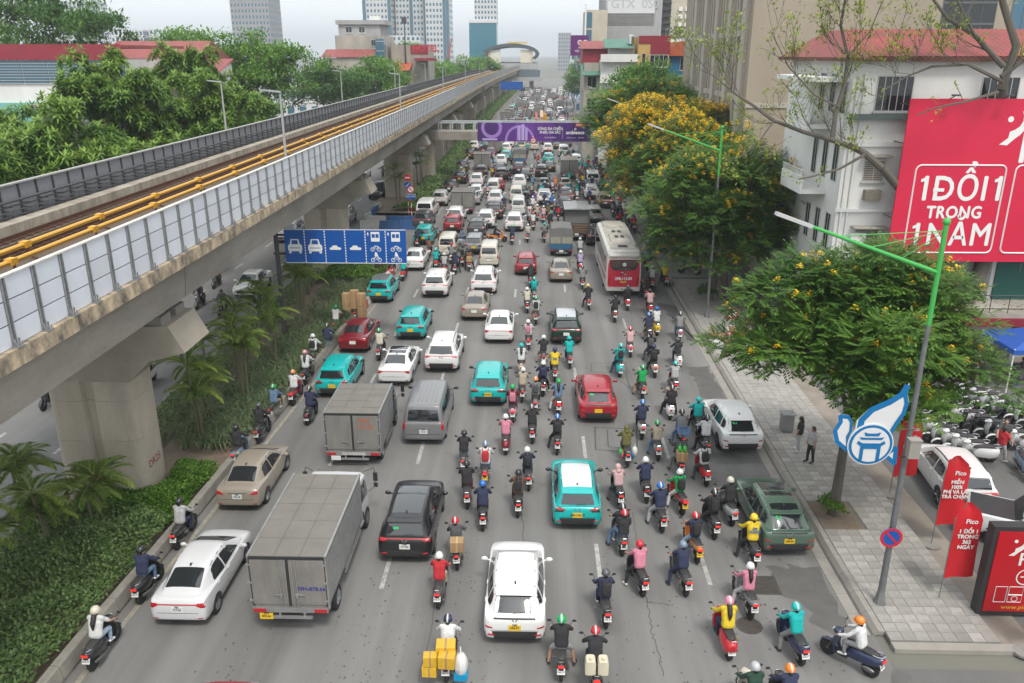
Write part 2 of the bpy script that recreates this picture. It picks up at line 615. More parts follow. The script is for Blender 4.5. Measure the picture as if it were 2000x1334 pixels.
pav.bx(10.62,13.85,KY0-0.4,62,-0.02,0.125)
pavement=solid('pavement',pav,M_GROUT,None,None,kind='structure')
T=0.40
tm=MB()
tm.bx(-T/2+0.006,T/2-0.006,-T/2+0.006,T/2-0.006,0.0,0.03)
tme=tm.mesh('paving_tile',M_PAVE)
tm2=MB()
tm2.bx(-T/2+0.006,T/2-0.006,-T/2+0.006,T/2-0.006,0.0,0.03)
for i in range(7):
	tm2.bx(-T/2+0.03+i*0.052,-T/2+0.05+i*0.052,-T/2+0.01,T/2-0.01,0.03,0.036)
tme2=tm2.mesh('ribbed_paving_tile',M_PAVE)
far_t=MB()
pit=[(10.7,12.1,26.2,28.3)]
for j in range(103):
	for i in range(8):
		x=10.64+T/2+i*T
		y=KY0-0.38+T/2+j*T
		if any(a<x<b and c_<y<d for a,b,c_,d in pit):
			continue
		dz=rnd.uniform(-.004,.004)
		if j<37:
			rib=(i in(4,5)and 12<j<26)or(i==5)
			o=link('paving_tile',tme2 if rib else tme,pavement,loc=(x,y,0.122+dz))
			o.rotation_euler=(rnd.uniform(-.012,.012),rnd.uniform(-.012,.012),rnd.uniform(-.015,.015))
		else:
			far_t.bx(x-.194,x+.194,y-.194,y+.194,0.1,0.15+dz)
part('far_paving_tile',far_t,M_PAVE,pavement,kind='stuff')
mb=MB()
mb.bx(10.66,12.14,26.16,28.36,0.10,0.145)
link('tree_pit',mb.mesh('tree_pit',M_DIRT),pavement)
mb=MB()
mb.bx(13.85,14.9,KY0-0.6,60,-0.02,0.06)
link('verge_strip',mb.mesh('verge_strip',M_STRIP),pavement)
mb=MB()
mb.bx(10.62,15.4,KY0-0.75,KY0-0.42,-0.02,0.13)
link('end_kerb',mb.mesh('end_kerb',M_GUT),pavement)
mb=MB()
mb.bx(13.85,36,60,150,-0.02,0.10)
for y0,y1 in((62,150),(150,300),(300,600)):
	mb.quad((10.6+sh(y0),y0,.13),(15+sh(y0),y0,.13),(15+sh(y1),y1,.13),(10.6+sh(y1),y1,.13))
link('far_pavement',mb.mesh('far_pavement',mat('far_pavement',(0.27,0.26,0.245),0.9,var=0.5,vscale=0.6)),pavement)
# ---- central reservation: soil bed, low concrete walls
med=thing('central_reservation',None,None)
med['kind']='structure'
bands=((-10,15,19,25,33,44,59,64.5),(87.5,106,130,163,200,250,300,350,400))
for bi,ys in enumerate(bands):
	mb=MB()
	for a,b in zip(ys,ys[1:]):
		mb.quad((-18.3+sh(a),a,.30),(lk(a)-.1,a,.32),(lk(b)-.1,b,.32),(-18.3+sh(b),b,.30))
	link('planting_bed',mb.mesh('planting_bed',M_DIRT),med)
	mb=MB()
	for a,b in zip(ys,ys[1:]):
		s0,s1=sh(a),sh(b)
		mb.add([(-18.1+s0,a,0),(-18.2+s0,a,.34),(-18.4+s0,a,.34),(-18.1+s1,b,0),(-18.2+s1,b,.34),(-18.4+s1,b,.34)],[(0,3,4,1),(1,4,5,2)])
	link('far_kerb',mb.mesh('far_kerb',M_KERB),med)
	# near kerb wall in cast lengths, the ones by the gap painted red and white
y=12.0
k=0
while y<64.3:
	y1=min(y+1.5,64.4)
	x0,x1=lk(y),lk(y1)
	mb=MB()
	e=0.012
	prof=[(0.0,0.0),(0.02,0.12),(-0.05,0.52),(-0.10,0.56),(-0.30,0.56),(-0.30,0.0)]
	V=[(x0+p[0],y+e,p[1])for p in prof]+[(x1+p[0],y1-e,p[1])for p in prof]
	n_=len(prof)
	mb.add(V,[(i,i+1,n_+i+1,n_+i)for i in range(n_-1)]+[tuple(range(n_-1,-1,-1)),tuple(range(n_,2*n_))])
	link('kerb_block',mb.mesh('kerb_block',M_KERB if y<50 else(M_REDP if k%2 else M_WHITEP)),med)
	y=y1
	k+=1
y=88.0
k=0
while y<125:
	y1=y+1.5
	mb=MB()
	mb.add([(lk(y)+p[0],y+.01,p[1])for p in prof]+[(lk(y1)+p[0],y1-.01,p[1])for p in prof],[(i,i+1,n_+i+1,n_+i)for i in range(n_-1)]+[tuple(range(n_-1,-1,-1))])
	link('kerb_block',mb.mesh('kerb_block',(M_REDP if k%2 else M_WHITEP)if y<108 else M_KERB),med)
	y=y1
	k+=1
mb=MB()
for a,b in((y,163),(163,200),(200,250),(250,300),(300,400)):
	mb.add([(lk(a)+p[0],a,p[1])for p in prof]+[(lk(b)+p[0],b,p[1])for p in prof],[(i,i+1,n_+i+1,n_+i)for i in range(n_-1)])
link('far_kerb_wall',mb.mesh('far_kerb_wall',M_KERB),med)
# ================================================================ elevated railway
M_GIRD=mat('girder_concrete',(0.31,0.285,0.245),0.85,var=0.6,vscale=0.5,col2=(0.13,0.118,0.10),bump=0.12,bscale=10,speck=0.05,stretch=(1,0.35,1))
M_PARA=mat('stained_parapet',(0.50,0.40,0.27),0.9,var=0.95,vscale=1.8,col2=(0.075,0.068,0.06),bump=0.3,bscale=16,stretch=(1,1.2,0.8))
M_PIER=mat('pier_concrete',(0.42,0.37,0.30),0.85,var=0.5,vscale=0.6,col2=(0.20,0.178,0.15),bump=0.1,bscale=12,speck=0.05,stretch=(1,1,0.3))
M_CAP=mat('pier_cap_concrete',(0.33,0.295,0.24),0.85,var=0.5,vscale=0.7,col2=(0.18,0.16,0.135),bump=0.1,bscale=12)
M_PANEL=mat('noise_panel',(0.62,0.65,0.71),0.42,var=0.22,vscale=1.2,col2=(0.44,0.46,0.49),rand=0.07,stretch=(1,1,0.4))
M_STEEL=mat('galvanised_steel',(0.30,0.31,0.315),0.5,metal=0.35,var=0.5,vscale=5,col2=(0.11,0.11,0.11))
M_DSTEEL=mat('dark_steel',(0.07,0.072,0.075),0.5,metal=0.3,var=0.4,vscale=4)
M_CAPR=mat('white_coping',(0.66,0.64,0.58),0.6,var=0.5,vscale=3,col2=(0.42,0.39,0.33))
M_RUST=mat('rusty_rail',(0.115,0.055,0.032),0.75,metal=0.2,var=0.5,vscale=4,col2=(0.07,0.04,0.03))
M_BED=mat('track_bed',(0.13,0.092,0.068),0.95,var=0.6,vscale=2,col2=(0.08,0.065,0.052),bump=0.4,bscale=12)
M_YEL=mat('contact_rail_cover',(0.62,0.33,0.03),0.5,var=0.4,vscale=2.5,col2=(0.50,0.25,0.03))
M_LEDGE=mat('stained_ledge',(0.42,0.38,0.31),0.85,var=0.8,vscale=1.4,col2=(0.17,0.14,0.11),stretch=(1,1.5,.5))
M_PLINTH=mat('rusty_plinth',(0.12,0.085,0.062),.95,var=.5,vscale=3)
M_PIPE=mat('cable_pipe',(0.055,0.056,0.062),0.6)
M_GREYP=mat('shaded_grey_panel',(0.24,0.25,0.275),0.55,var=0.3,vscale=2)  # grey darkened to paint in the shading of the inner side
via=thing('railway_viaduct','long grey concrete elevated railway viaduct with pale noise barriers crossing the left side','viaduct')
V0,V1=4.0,400.0
vys=[V0+7*i for i in range(22)]+[165,185,210,240,270,300,330,365,400]
def extr(name,poly,ys,m,smooth=False,parent=via):
	mb=MB()
	n_=len(poly)
	V=[]
	for y in ys:
		V+=[(p[0]+sh(y),y,p[1])for p in poly]
	Fs=[]
	for i in range(len(ys)-1):
		for j in range(n_):
			j2=(j+1)%n_
			Fs.append((i*n_+j,i*n_+j2,(i+1)*n_+j2,(i+1)*n_+j))
	Fs.append(tuple(range(n_-1,-1,-1)))
	Fs.append(tuple((len(ys)-1)*n_+j for j in range(n_)))
	mb.add(V,Fs)
	return part(name,mb,m,parent,smooth)
SP=35.2
PY=[28.2+SP*i for i in range(-1,11)]
# box girder spans with open joints over the piers
for i in range(len(PY)-1):
	a,b=PY[i]+0.03,PY[i+1]-0.03
	ys=[a,(a+b)/2,b]
	extr('girder',[(-12.45,9.58),(-12.62,8.19),(-13.3,8.05),(-19.5,8.05),(-20.2,8.19),(-20.35,9.58)],ys,M_GIRD)
y=PY[0]
while y<150:  # parapet cast in lengths
	y1=y+3.91
	extr('parapet',[(-12.05,9.56),(-12.07,9.98),(-12.62,9.98),(-12.62,9.50)],[y+.012,y1-.012],M_PARA)
	y=y1
extr('parapet',[(-12.05,9.56),(-12.07,9.98),(-12.62,9.98),(-12.62,9.50)],[y,185,215,250,290,330,400],M_PARA)
extr('parapet',[(-20.75,9.56),(-20.75,9.98),(-20.2,9.98),(-20.2,9.50)],vys,M_PARA)
DK=.5
extr('deck',[(-12.6,9.45),(-12.6,9.56+DK),(-20.3,9.56+DK),(-20.3,9.45)],vys,M_BED)
for i in range(60):  # walkway ledge cast in lengths
	y=16+i*2.4
	extr('walkway',[(-19.5,9.5),(-19.5,9.98+DK),(-20.15,9.98+DK),(-20.15,9.5)],[y+.01,y+2.39],M_LEDGE)
extr('walkway',[(-19.5,9.5),(-19.5,9.98+DK),(-20.15,9.98+DK),(-20.15,9.5)],[160,185,210,240,270,300,330,365,400],M_LEDGE)
for X in(-13.4,-14.83,-17.42,-18.85):
	extr('rail',[(X-.07,9.6+DK),(X-.07,9.64+DK),(X-.02,9.67+DK),(X-.04,9.83+DK),(X+.04,9.83+DK),(X+.02,9.67+DK),(X+.07,9.64+DK),(X+.07,9.6+DK)],vys,M_RUST)
	if X<-17:
		extr('rail_plinth',[(X-.28,9.56+DK),(X-.28,9.605+DK),(X+.28,9.605+DK),(X+.28,9.56+DK)],vys,M_PLINTH)
for X in(-15.85,-16.85):
	extr('contact_rail',[(X-.07,10.49),(X-.08,10.58),(X-.05,10.62),(X+.05,10.62),(X+.08,10.58),(X+.07,10.49)],vys,M_YEL)
	extr('contact_rail_groove',[(X+.081,10.53),(X+.081,10.545),(X+.06,10.545),(X+.06,10.53)],vys,M_BED)
	bk=MB()
	bk.bx(-.115,.115,-.16,.16,.45,.66)
	bkm=bk.mesh('rail_joint_cover',M_YEL)
	bk=MB()
	bk.tube([(0.02,0,0.45),(0.02,0,0.25),(0.10,0,0.1),(0.26,0,0.02)],0.045,5)
	brm=bk.mesh('rail_bracket',M_RUST)
	for i in range(30):
		y=14+(2.4 if X<-16.5 else 0)+i*4.9
		link('rail_joint_cover',bkm,via,loc=(X,y,10.0))
		link('rail_bracket',brm,via,loc=(X+.06,y,10.06))
mb=MB()
for i in range(190):
	y=16+i*0.5
	for X in(-17.42,-18.85):
		for s_ in(-1,1):
			mb.tube([(X+.06*s_,y-.05,10.16),(X+.13*s_,y,10.22),(X+.21*s_,y+.06,10.13),(X+.12*s_,y+.12,10.15)],.022,4)
part('rail_clip',mb,M_RUST,via,kind='stuff')
# near noise barrier: posts and panels one by one
SPB=1.22
pm=MB()
for s_ in(-1,1):
	pm.bx(-.06,.06,s_*.06-.006,s_*.06+.006,0,1.66)
pm.bx(-.006,.006,-.07,.07,0,1.66)
pm.bx(-.14,.20,-.14,.14,0,.02)
pm.bx(.078,.12,-.085,-.07,.02,.2)
pm.bx(.078,.12,.07,.085,.02,.2)
for yy in(-.11,.0,.11):
	pm.lathe([(.02,.02),(.02,.10),(.012,.12)],(.15,yy,0),n=6)
pme=pm.mesh('barrier_post',M_STEEL)
ph=1.66/3
qm=MB()
qm.bx(-.03,.012,-SPB/2+.085,SPB/2-.085,.016,ph-.016)
qme=qm.mesh('barrier_panel',M_PANEL)
bq=MB()
bq.bx(-.045,-.032,-SPB/2+.04,SPB/2-.04,0,1.64)
bqm=bq.mesh('panel_backing',M_DSTEEL)
cm=MB()
cm.bx(-.09,.05,-SPB/2,SPB/2,1.66,1.70)
cme=cm.mesh('barrier_coping',M_CAPR)
NB=96
for i in range(NB):
	y=13.0+i*SPB
	link('barrier_post',pme,via,loc=(-12.25,y,9.98))
	link('barrier_coping',cme,via,loc=(-12.25,y+SPB/2,9.98))
	link('panel_backing',bqm,via,loc=(-12.25,y+SPB/2,9.98))
	for j in range(3):
		link('barrier_panel',qme,via,loc=(-12.25,y+SPB/2,9.98+j*ph))
fb,fp=MB(),MB()
i=NB
while 13+i*SPB<398:
	y=13+i*SPB
	s0=sh(y)
	fb.bx(-12.25+s0-.07,-12.25+s0+.07,y-.06,y+.06,9.98,11.66)
	for j in range(3):
		fp.bx(-12.28+s0,-12.24+s0,y+.07,y+SPB-.07,9.98+j*ph+.015,9.98+(j+1)*ph-.015)
	i+=1
part('far_barrier_post',fb,M_STEEL,via,kind='stuff')
part('far_barrier_panel',fp,M_PANEL,via,kind='stuff')
# far noise barrier seen from its inner side: dark posts, brackets, cable runs
pm=MB()
pm.bx(-.06,.06,-.035,.035,0,1.72)
pm.bx(-.05,.16,-.05,.05,0,.5)
for z in(.6,.78,.96,1.14):
	pm.bx(.06,.42,-.025,.025,z,z+.04)
pme=pm.mesh('inner_barrier_post',M_DSTEEL)
qm=MB()
qm.bx(-.02,.0,-SPB/2+.04,SPB/2-.04,.02,1.70)
qme=qm.mesh('inner_barrier_panel',M_GREYP)
cm=MB()
cm.bx(-.10,.08,-SPB/2,SPB/2,1.72,1.78)
cme2=cm.mesh('barrier_coping',mat('grey_coping',(0.40,0.40,0.39),0.6,var=0.4,vscale=3))
for i in range(90):
	y=26+i*SPB
	link('inner_barrier_post',pme,via,loc=(-20.5,y,9.95))
	link('inner_barrier_panel',qme,via,loc=(-20.5,y+SPB/2,9.95))
	link('barrier_coping',cme2,via,loc=(-20.5,y+SPB/2,9.95))
extr('far_inner_panel',[(-20.5,9.95),(-20.5,11.7),(-20.54,11.7),(-20.54,9.95)],[26+90*SPB,165,185,210,240,270,300,330,365,400],M_GREYP)
mb=MB()
for i in range(90,270):
	y=26+i*SPB
	mb.bx(-20.5+sh(y),-20.38+sh(y),y-.04,y+.04,9.95,11.68)
part('far_inner_post',mb,M_DSTEEL,via,kind='stuff')
for z,x,r0 in((11.14,-20.15,.06),(10.95,-20.2,.03),(10.78,-20.12,.03),(10.74,-20.26,.025),(10.6,-20.15,.03),(10.57,-20.3,.025)):
	mb=MB()
	pts=[]
	for i in range(75):
		y=14+i*1.22+(i>45)*(i-45)*9
		if y>396:
			break
		pts.append((x+sh(y)+rnd.uniform(-.02,.02),y,z-(0.05 if i%2 else 0)*(r0<.05)))
	mb.tube(pts,r0,5)
	part('cable_run',mb,M_PIPE,via)
	# piers
for i,y in enumerate(PY):
	if y<0:
		continue
	X=-16.3+sh(y)
	rr=0.42
	poly=[]
	hx,hy=1.62,1.0
	for cx,cy,a0 in((hx-rr,hy-rr,0),(-hx+rr,hy-rr,90),(-hx+rr,-hy+rr,180),(hx-rr,-hy+rr,270)):
		if a0==180:
			for q in range(5):
				a=R(a0+q*22.5)
				poly.append((X+cx+rr*math.cos(a),y+cy+rr*math.sin(a)))
			poly+=[(X-.24,y-hy),(X-.17,y-hy+.16),(X+.17,y-hy+.16),(X+.24,y-hy)]
		else:
			for q in range(5):
				a=R(a0+q*22.5)
				poly.append((X+cx+rr*math.cos(a),y+cy+rr*math.sin(a)))
	lifts=[(0,1.15),(1.16,2.85),(2.86,4.45),(4.46,5.25)]if i<5 else[(0,5.25)]
	for z0,z1 in lifts:
		mb=MB()
		mb.prism(poly,z0,z1)
		part('pier_lift',mb,M_PIER,via,True,ang=30)
		# cap: flared hammerhead
	mb=MB()
	lv=[(5.25,1.66,1.02),(6.05,2.5,1.08),(6.45,3.9,1.16),(7.42,3.42,1.16)]
	V=[]
	for z,a,b in lv:
		V+=[(X-a,y-b,z),(X+a,y-b,z),(X+a,y+b,z),(X-a,y+b,z)]
	Fs=[(3,2,1,0),(12,13,14,15)]
	for q in range(3):
		for j in range(4):
			j2=(j+1)%4
			Fs.append((q*4+j,q*4+j2,q*4+4+j2,q*4+4+j))
	mb.add(V,Fs)
	part('pier_cap',mb,M_CAP,via)
	for xs in(-2.6,2.6):
		for yo in(-.62,.62):
			mb=MB()
			mb.bx(X+xs-.55,X+xs+.55,y+yo-.38,y+yo+.38,7.42,7.72)
			mb.bx(X+xs-.42,X+xs+.42,y+yo-.28,y+yo+.28,7.722,8.06)
			part('bearing_block',mb,M_CONC,via)
			# pier number
mb=MB()
letter(mb,'DR25',.42,Matrix.Translation((-16.3+1.62+.004,28.15,1.6))@Matrix.Rotation(PI/2,4,'Z')@Matrix.Rotation(PI/2,4,'X'),bold=.006)
part('pier_number',mb,mat('red_stencil',(0.22,0.03,0.03),0.8),via)
# lamp posts on the viaduct
M_LAMPG=mat('grey_lamp_post',(0.36,0.37,0.37),0.5,metal=0.2,var=0.3,vscale=3)
def deck_lamp(x,y,side,label,g):
	t=thing('deck_lamp',label,'lamp post',(x+sh(y),y,9.98),0,g)
	mb=MB()
	mb.bx(-.16,.16,-.16,.16,-.0,.35)
	part('base_box',mb,M_CONC,t)
	mb=MB()
	mb.tube([(0,0,.3),(0,0,4.75)],[.08,.05],8)
	part('post',mb,M_LAMPG,t,True)
	mb=MB()
	mb.box((-.42,0,4.80),(.95,.2,.07),ry=.10)
	part('lamp_head',mb,M_LAMPG,t)
	return t
for i in range(5):
	deck_lamp(-12.5,41.5+37*i,1,['nearest grey lamp post on the near side of the viaduct deck','second grey lamp post on the near side of the viaduct deck','third grey lamp post on the near side of the viaduct deck','fourth grey lamp post on the near side of the viaduct deck','fifth, small grey lamp post on the near side of the viaduct deck'][i],'lamp posts on the viaduct')
	deck_lamp(-20.85,56.3+35.2*i,1,['nearest grey lamp post on the far edge of the viaduct','second grey lamp post on the far edge of the viaduct','third grey lamp post on the far edge of the viaduct','fourth grey lamp post on the far edge of the viaduct','fifth, small grey lamp post on the far edge of the viaduct'][i],'lamp posts on the viaduct')
	# ================================================================ vehicles: one builder per kind, copies share mesh data
M_CARP=mat('car_paint',objcol=True,rough=0.32,coat=0.6,spec=0.5)
M_GLASS=mat('tinted_glass',(0.02,0.023,0.026),0.05,spec=1.0,coat=.6)
M_GLASSL=mat('clear_windscreen',(0.035,0.045,0.05),0.05,spec=0.7)
M_TAIL=mat('red_tail_lamp',(0.42,0.015,0.02),0.2,coat=0.5)
M_BRAKE=mat('lit_brake_lamp',(0.6,0.02,0.02),0.3,emit=(1.0,0.05,0.03),estr=0.25)
M_BLACKP=mat('black_plastic',(0.028,0.028,0.03),0.55)
M_RUBBER=mat('tyre_rubber',(0.022,0.022,0.023),0.85)
M_RIM=mat('alloy_rim',(0.38,0.39,0.40),0.35,metal=0.8)
M_CHROME=mat('chrome',(0.6,0.61,0.62),0.18,metal=1.0)
M_PLATEW=mat('white_plate',(0.68,0.68,0.66),0.5)
M_PLATEY=mat('yellow_plate',(0.72,0.46,0.02),0.5)
M_INK=mat('plate_ink',(0.02,0.02,0.022),0.6)
M_LAMPW=mat('clear_lamp',(0.6,0.62,0.64),0.12,coat=0.6)
M_STICK=mat('green_sticker',(0.02,0.45,0.12),0.6)
M_WHITE=mat('white_paint',(0.72,0.72,0.70),0.5)
M_GAP=mat('panel_gap',(0.018,0.018,0.02),0.7)
def lerp(a,b,t):
	return a+(b-a)*t
def crom(tab,k):
	"""Catmull-Rom rows between table rows"""
	out=[]
	n=len(tab)
	for i in range(n-1):
		p0,p1,p2,p3=tab[max(i-1,0)],tab[i],tab[i+1],tab[min(i+2,n-1)]
		for j in range(k):
			t=j/k
			row=[]
			for a,b,c,d in zip(p0,p1,p2,p3):
				v=0.5*((2*b)+(-a+c)*t+(2*a-5*b+4*c-d)*t*t+(-a+3*b-3*c+d)*t**3)
				row.append(min(max(v,min(b,c)-.01),max(b,c)+.01))
			out.append(row)
	out.append(list(tab[-1]))
	return out
def loft(mb,secs,mi=0):
	"""secs: rows of half-sections [(x,y,z)...] with x >= 0 from bottom middle to top middle; mirrored and capped"""
	rows=[]
	for s in secs:
		rows.append(list(s)+[(-p[0],p[1],p[2])for p in reversed(s[1:-1])])
	n=len(rows[0])
	V=[p for r in rows for p in r]
	Fs=[]
	for i in range(len(rows)-1):
		for j in range(n):
			j2=(j+1)%n
			Fs.append((i*n+j,i*n+j2,(i+1)*n+j2,(i+1)*n+j))
	Fs.append(tuple(range(n-1,-1,-1)))
	Fs.append(tuple((len(rows)-1)*n+j for j in range(n)))
	mb.add(V,Fs,mi)
class Proto:
	def __init__(s):
		s.parts=[]
		s.lowm=None
	def add(s,name,mb,m,smooth=True,loc=(0,0,0),col=None,subs=(),ang=40,only=None):
		s.parts.append(dict(name=name,mb=mb,m=m,me=mb.mesh(name,m,smooth,ang),loc=loc,col=col,subs=subs,only=only))
	def spawn(s,name,label,cat,loc,rz=0.0,group=None,colors=None,skip=(),scale=None,tilt=None,opts=()):
		t=thing(name,label,cat,loc,rz,group)
		if scale:
			t.scale=scale
		if tilt:
			t.rotation_euler=(tilt[0],tilt[1],rz)
		for p in s.parts:
			if p['name']in skip or(p['only']and p['only']not in opts):
				continue
			o=link(p['name'],p['me'],t,loc=p['loc'])
			if p['col']:
				o.color=(*(colors or{}).get(p['col'],(.5,.5,.5)),1)
			for nm,me,lc in p['subs']:
				link(nm,me,o,loc=lc)
		return t
	def low(s,skip=('door_handle','wiper','antenna','roof_rail')):
		"""all parts as one light mesh for copies too small to show them"""
		if s.lowm:
			return s.lowm
		mb=MB()
		mats=[]
		for p in s.parts:
			if p['name']in skip or p['only']:
				continue
			ml=p['m']if isinstance(p['m'],(list,tuple))else[p['m']]
			ix=[]
			for q in ml:
				if q not in mats:
					mats.append(q)
				ix.append(mats.index(q))
			o=len(mb.v)
			mb.v+=[(v[0]+p['loc'][0],v[1]+p['loc'][1],v[2]+p['loc'][2])for v in p['mb'].v]
			mb.f+=[tuple(i+o for i in f)for f in p['mb'].f]
			mb.m+=[ix[i]for i in p['mb'].m]
		s.lowm=mb.mesh('low_detail_vehicle',mats,True,40)
		return s.lowm
def bvh_of(mb):
	return BVHTree.FromPolygons([Vector(v)for v in mb.v],mb.f)
def round_poly(poly,r,k=3):
	out=[]
	n=len(poly)
	for i in range(n):
		p0,p,p2=Vector(poly[i-1]),Vector(poly[i]),Vector(poly[(i+1)%n])
		a=p+(p0-p).normalized()*min(r,(p0-p).length*.45)
		b=p+(p2-p).normalized()*min(r,(p2-p).length*.45)
		for j in range(k+1):
			t=j/k
			out.append(tuple((a*(1-t)**2+p*2*t*(1-t)+b*t*t)[:2]))
	return out
def patch(bvh,poly,axis,off=.006,nu=6,nv=6,rr=.04,mb=None):
	"""a thin shaped piece laid on the body: poly in (y,z) for sides 'l','r', (x,z) for 'b' rear / 'f' front, (x,y) for 't' top"""
	mb=mb or MB()
	P=round_poly(poly,rr)if rr else poly
	vs=sorted(set(round(p[1],5)for p in P))
	v0,v1=vs[0],vs[-1]
	rows=[]
	D={'l':Vector((1,0,0)),'r':Vector((-1,0,0)),'b':Vector((0,1,0)),'f':Vector((0,-1,0)),'t':Vector((0,0,-1))}[axis]
	e=(v1-v0)*.002
	lev=[v0+e+(v1-v0-2*e)*(0.5-0.5*math.cos(PI*i/nv))for i in range(nv+1)]
	for v in lev:
		us=[]
		for(a,b),(c,d)in zip(P,P[1:]+P[:1]):
			if(b-v)*(d-v)<=0 and b!=d:
				us.append(a+(c-a)*(v-b)/(d-b))
		if not us:
			continue
		u0,u1=min(us),max(us)
		row=[]
		for j in range(nu+1):
			u=u0+(u1-u0)*j/nu
			o={'l':(-4,u,v),'r':(4,u,v),'b':(u,-9,v),'f':(u,9,v),'t':(u,v,6)}[axis]
			h=bvh.ray_cast(Vector(o),D)
			if h[0]is None:
				row.append(row[-1]if row else None)
				continue
			row.append(h[0]-D*off)
		if row[0]is None:
			g=next((q for q in row if q is not None),None)
			if g is None:
				continue
			row=[g if q is None else q for q in row]
		rows.append(row)
	if len(rows)<2:
		return mb
	n=nu+1
	V=[p for r in rows for p in r]
	Fs=[]
	fl=axis in 'lbt'
	for i in range(len(rows)-1):
		for j in range(nu):
			q=(i*n+j,i*n+j+1,(i+1)*n+j+1,(i+1)*n+j)
			Fs.append(q)
			# skirt that closes the edge down into the body
	m=len(rows)
	ring=[j for j in range(n)]+[i*n+n-1 for i in range(1,m)]+[(m-1)*n+j for j in range(n-2,-1,-1)]+[i*n for i in range(m-2,0,-1)]
	base=len(V)
	V+=[V[i]+D*(off+.012)for i in ring]
	for k in range(len(ring)):
		k2=(k+1)%len(ring)
		Fs.append((ring[k2],ring[k],base+k,base+k2))
	if axis in 'lf':
		Fs=[tuple(reversed(f))for f in Fs]
	mb.add(V,Fs)
	return mb
_whl={}
def wheel_meshes(r,wd):
	if(r,wd)in _whl:
		return _whl[(r,wd)]
	t=MB()
	t.lathe([(r*.62,-wd/2),(r*.93,-wd/2),(r,-wd*.36),(r,wd*.36),(r*.93,wd/2),(r*.62,wd/2),(r*.6,0)],axis='x',n=20)
	q=MB()
	for sd in(-1,1):
		q.lathe([(r*.64,sd*wd*.44),(r*.60,sd*wd*.5),(r*.55,sd*wd*.40),(r*.2,sd*wd*.36),(r*.08,sd*wd*.42)],axis='x',n=15)
		for k in range(5):
			a=2*PI*k/5
			q.tube([(sd*wd*.43,math.cos(a)*r*.1,math.sin(a)*r*.1),(sd*wd*.46,math.cos(a)*r*.6,math.sin(a)*r*.6)],r*.075,4)
	_whl[(r,wd)]=(t,t.mesh('wheel',M_RUBBER,True),q.mesh('rim',M_RIM,True),q)
	return _whl[(r,wd)]
def lower_section(y,w,zb,zs,zt):
	h=zs-zb
	return[(0,y,zb),(w*.72,y,zb),(w*.92,y,zb+.03),(w*.985,y,zb+.22*h),(w,y,zb+.52*h),(w*.985,y,zb+.8*h),
 (w*.955,y,zs-.02),(w*.90,y,zs+(zt-zs)*.25),(w*.6,y,zs+(zt-zs)*.75),(w*.3,y,zt-(zt-zs)*.06),(0,y,zt)]
def cabin_section(y,hb,hr,zb,zr):
	h=max(zr-zb,.001)
	e=min(.10,h*.3)
	return[(0,y,zb-.02),(hb,y,zb-.02),(lerp(hb,hr,.5)+.012,y,zb+(h-e)*.5),(hr+.005,y,zr-e),(hr-.03,y,zr-e*.42),(hr-.10,y,zr-e*.1),(hr*.5,y,zr+.012),(0,y,zr+.018)]
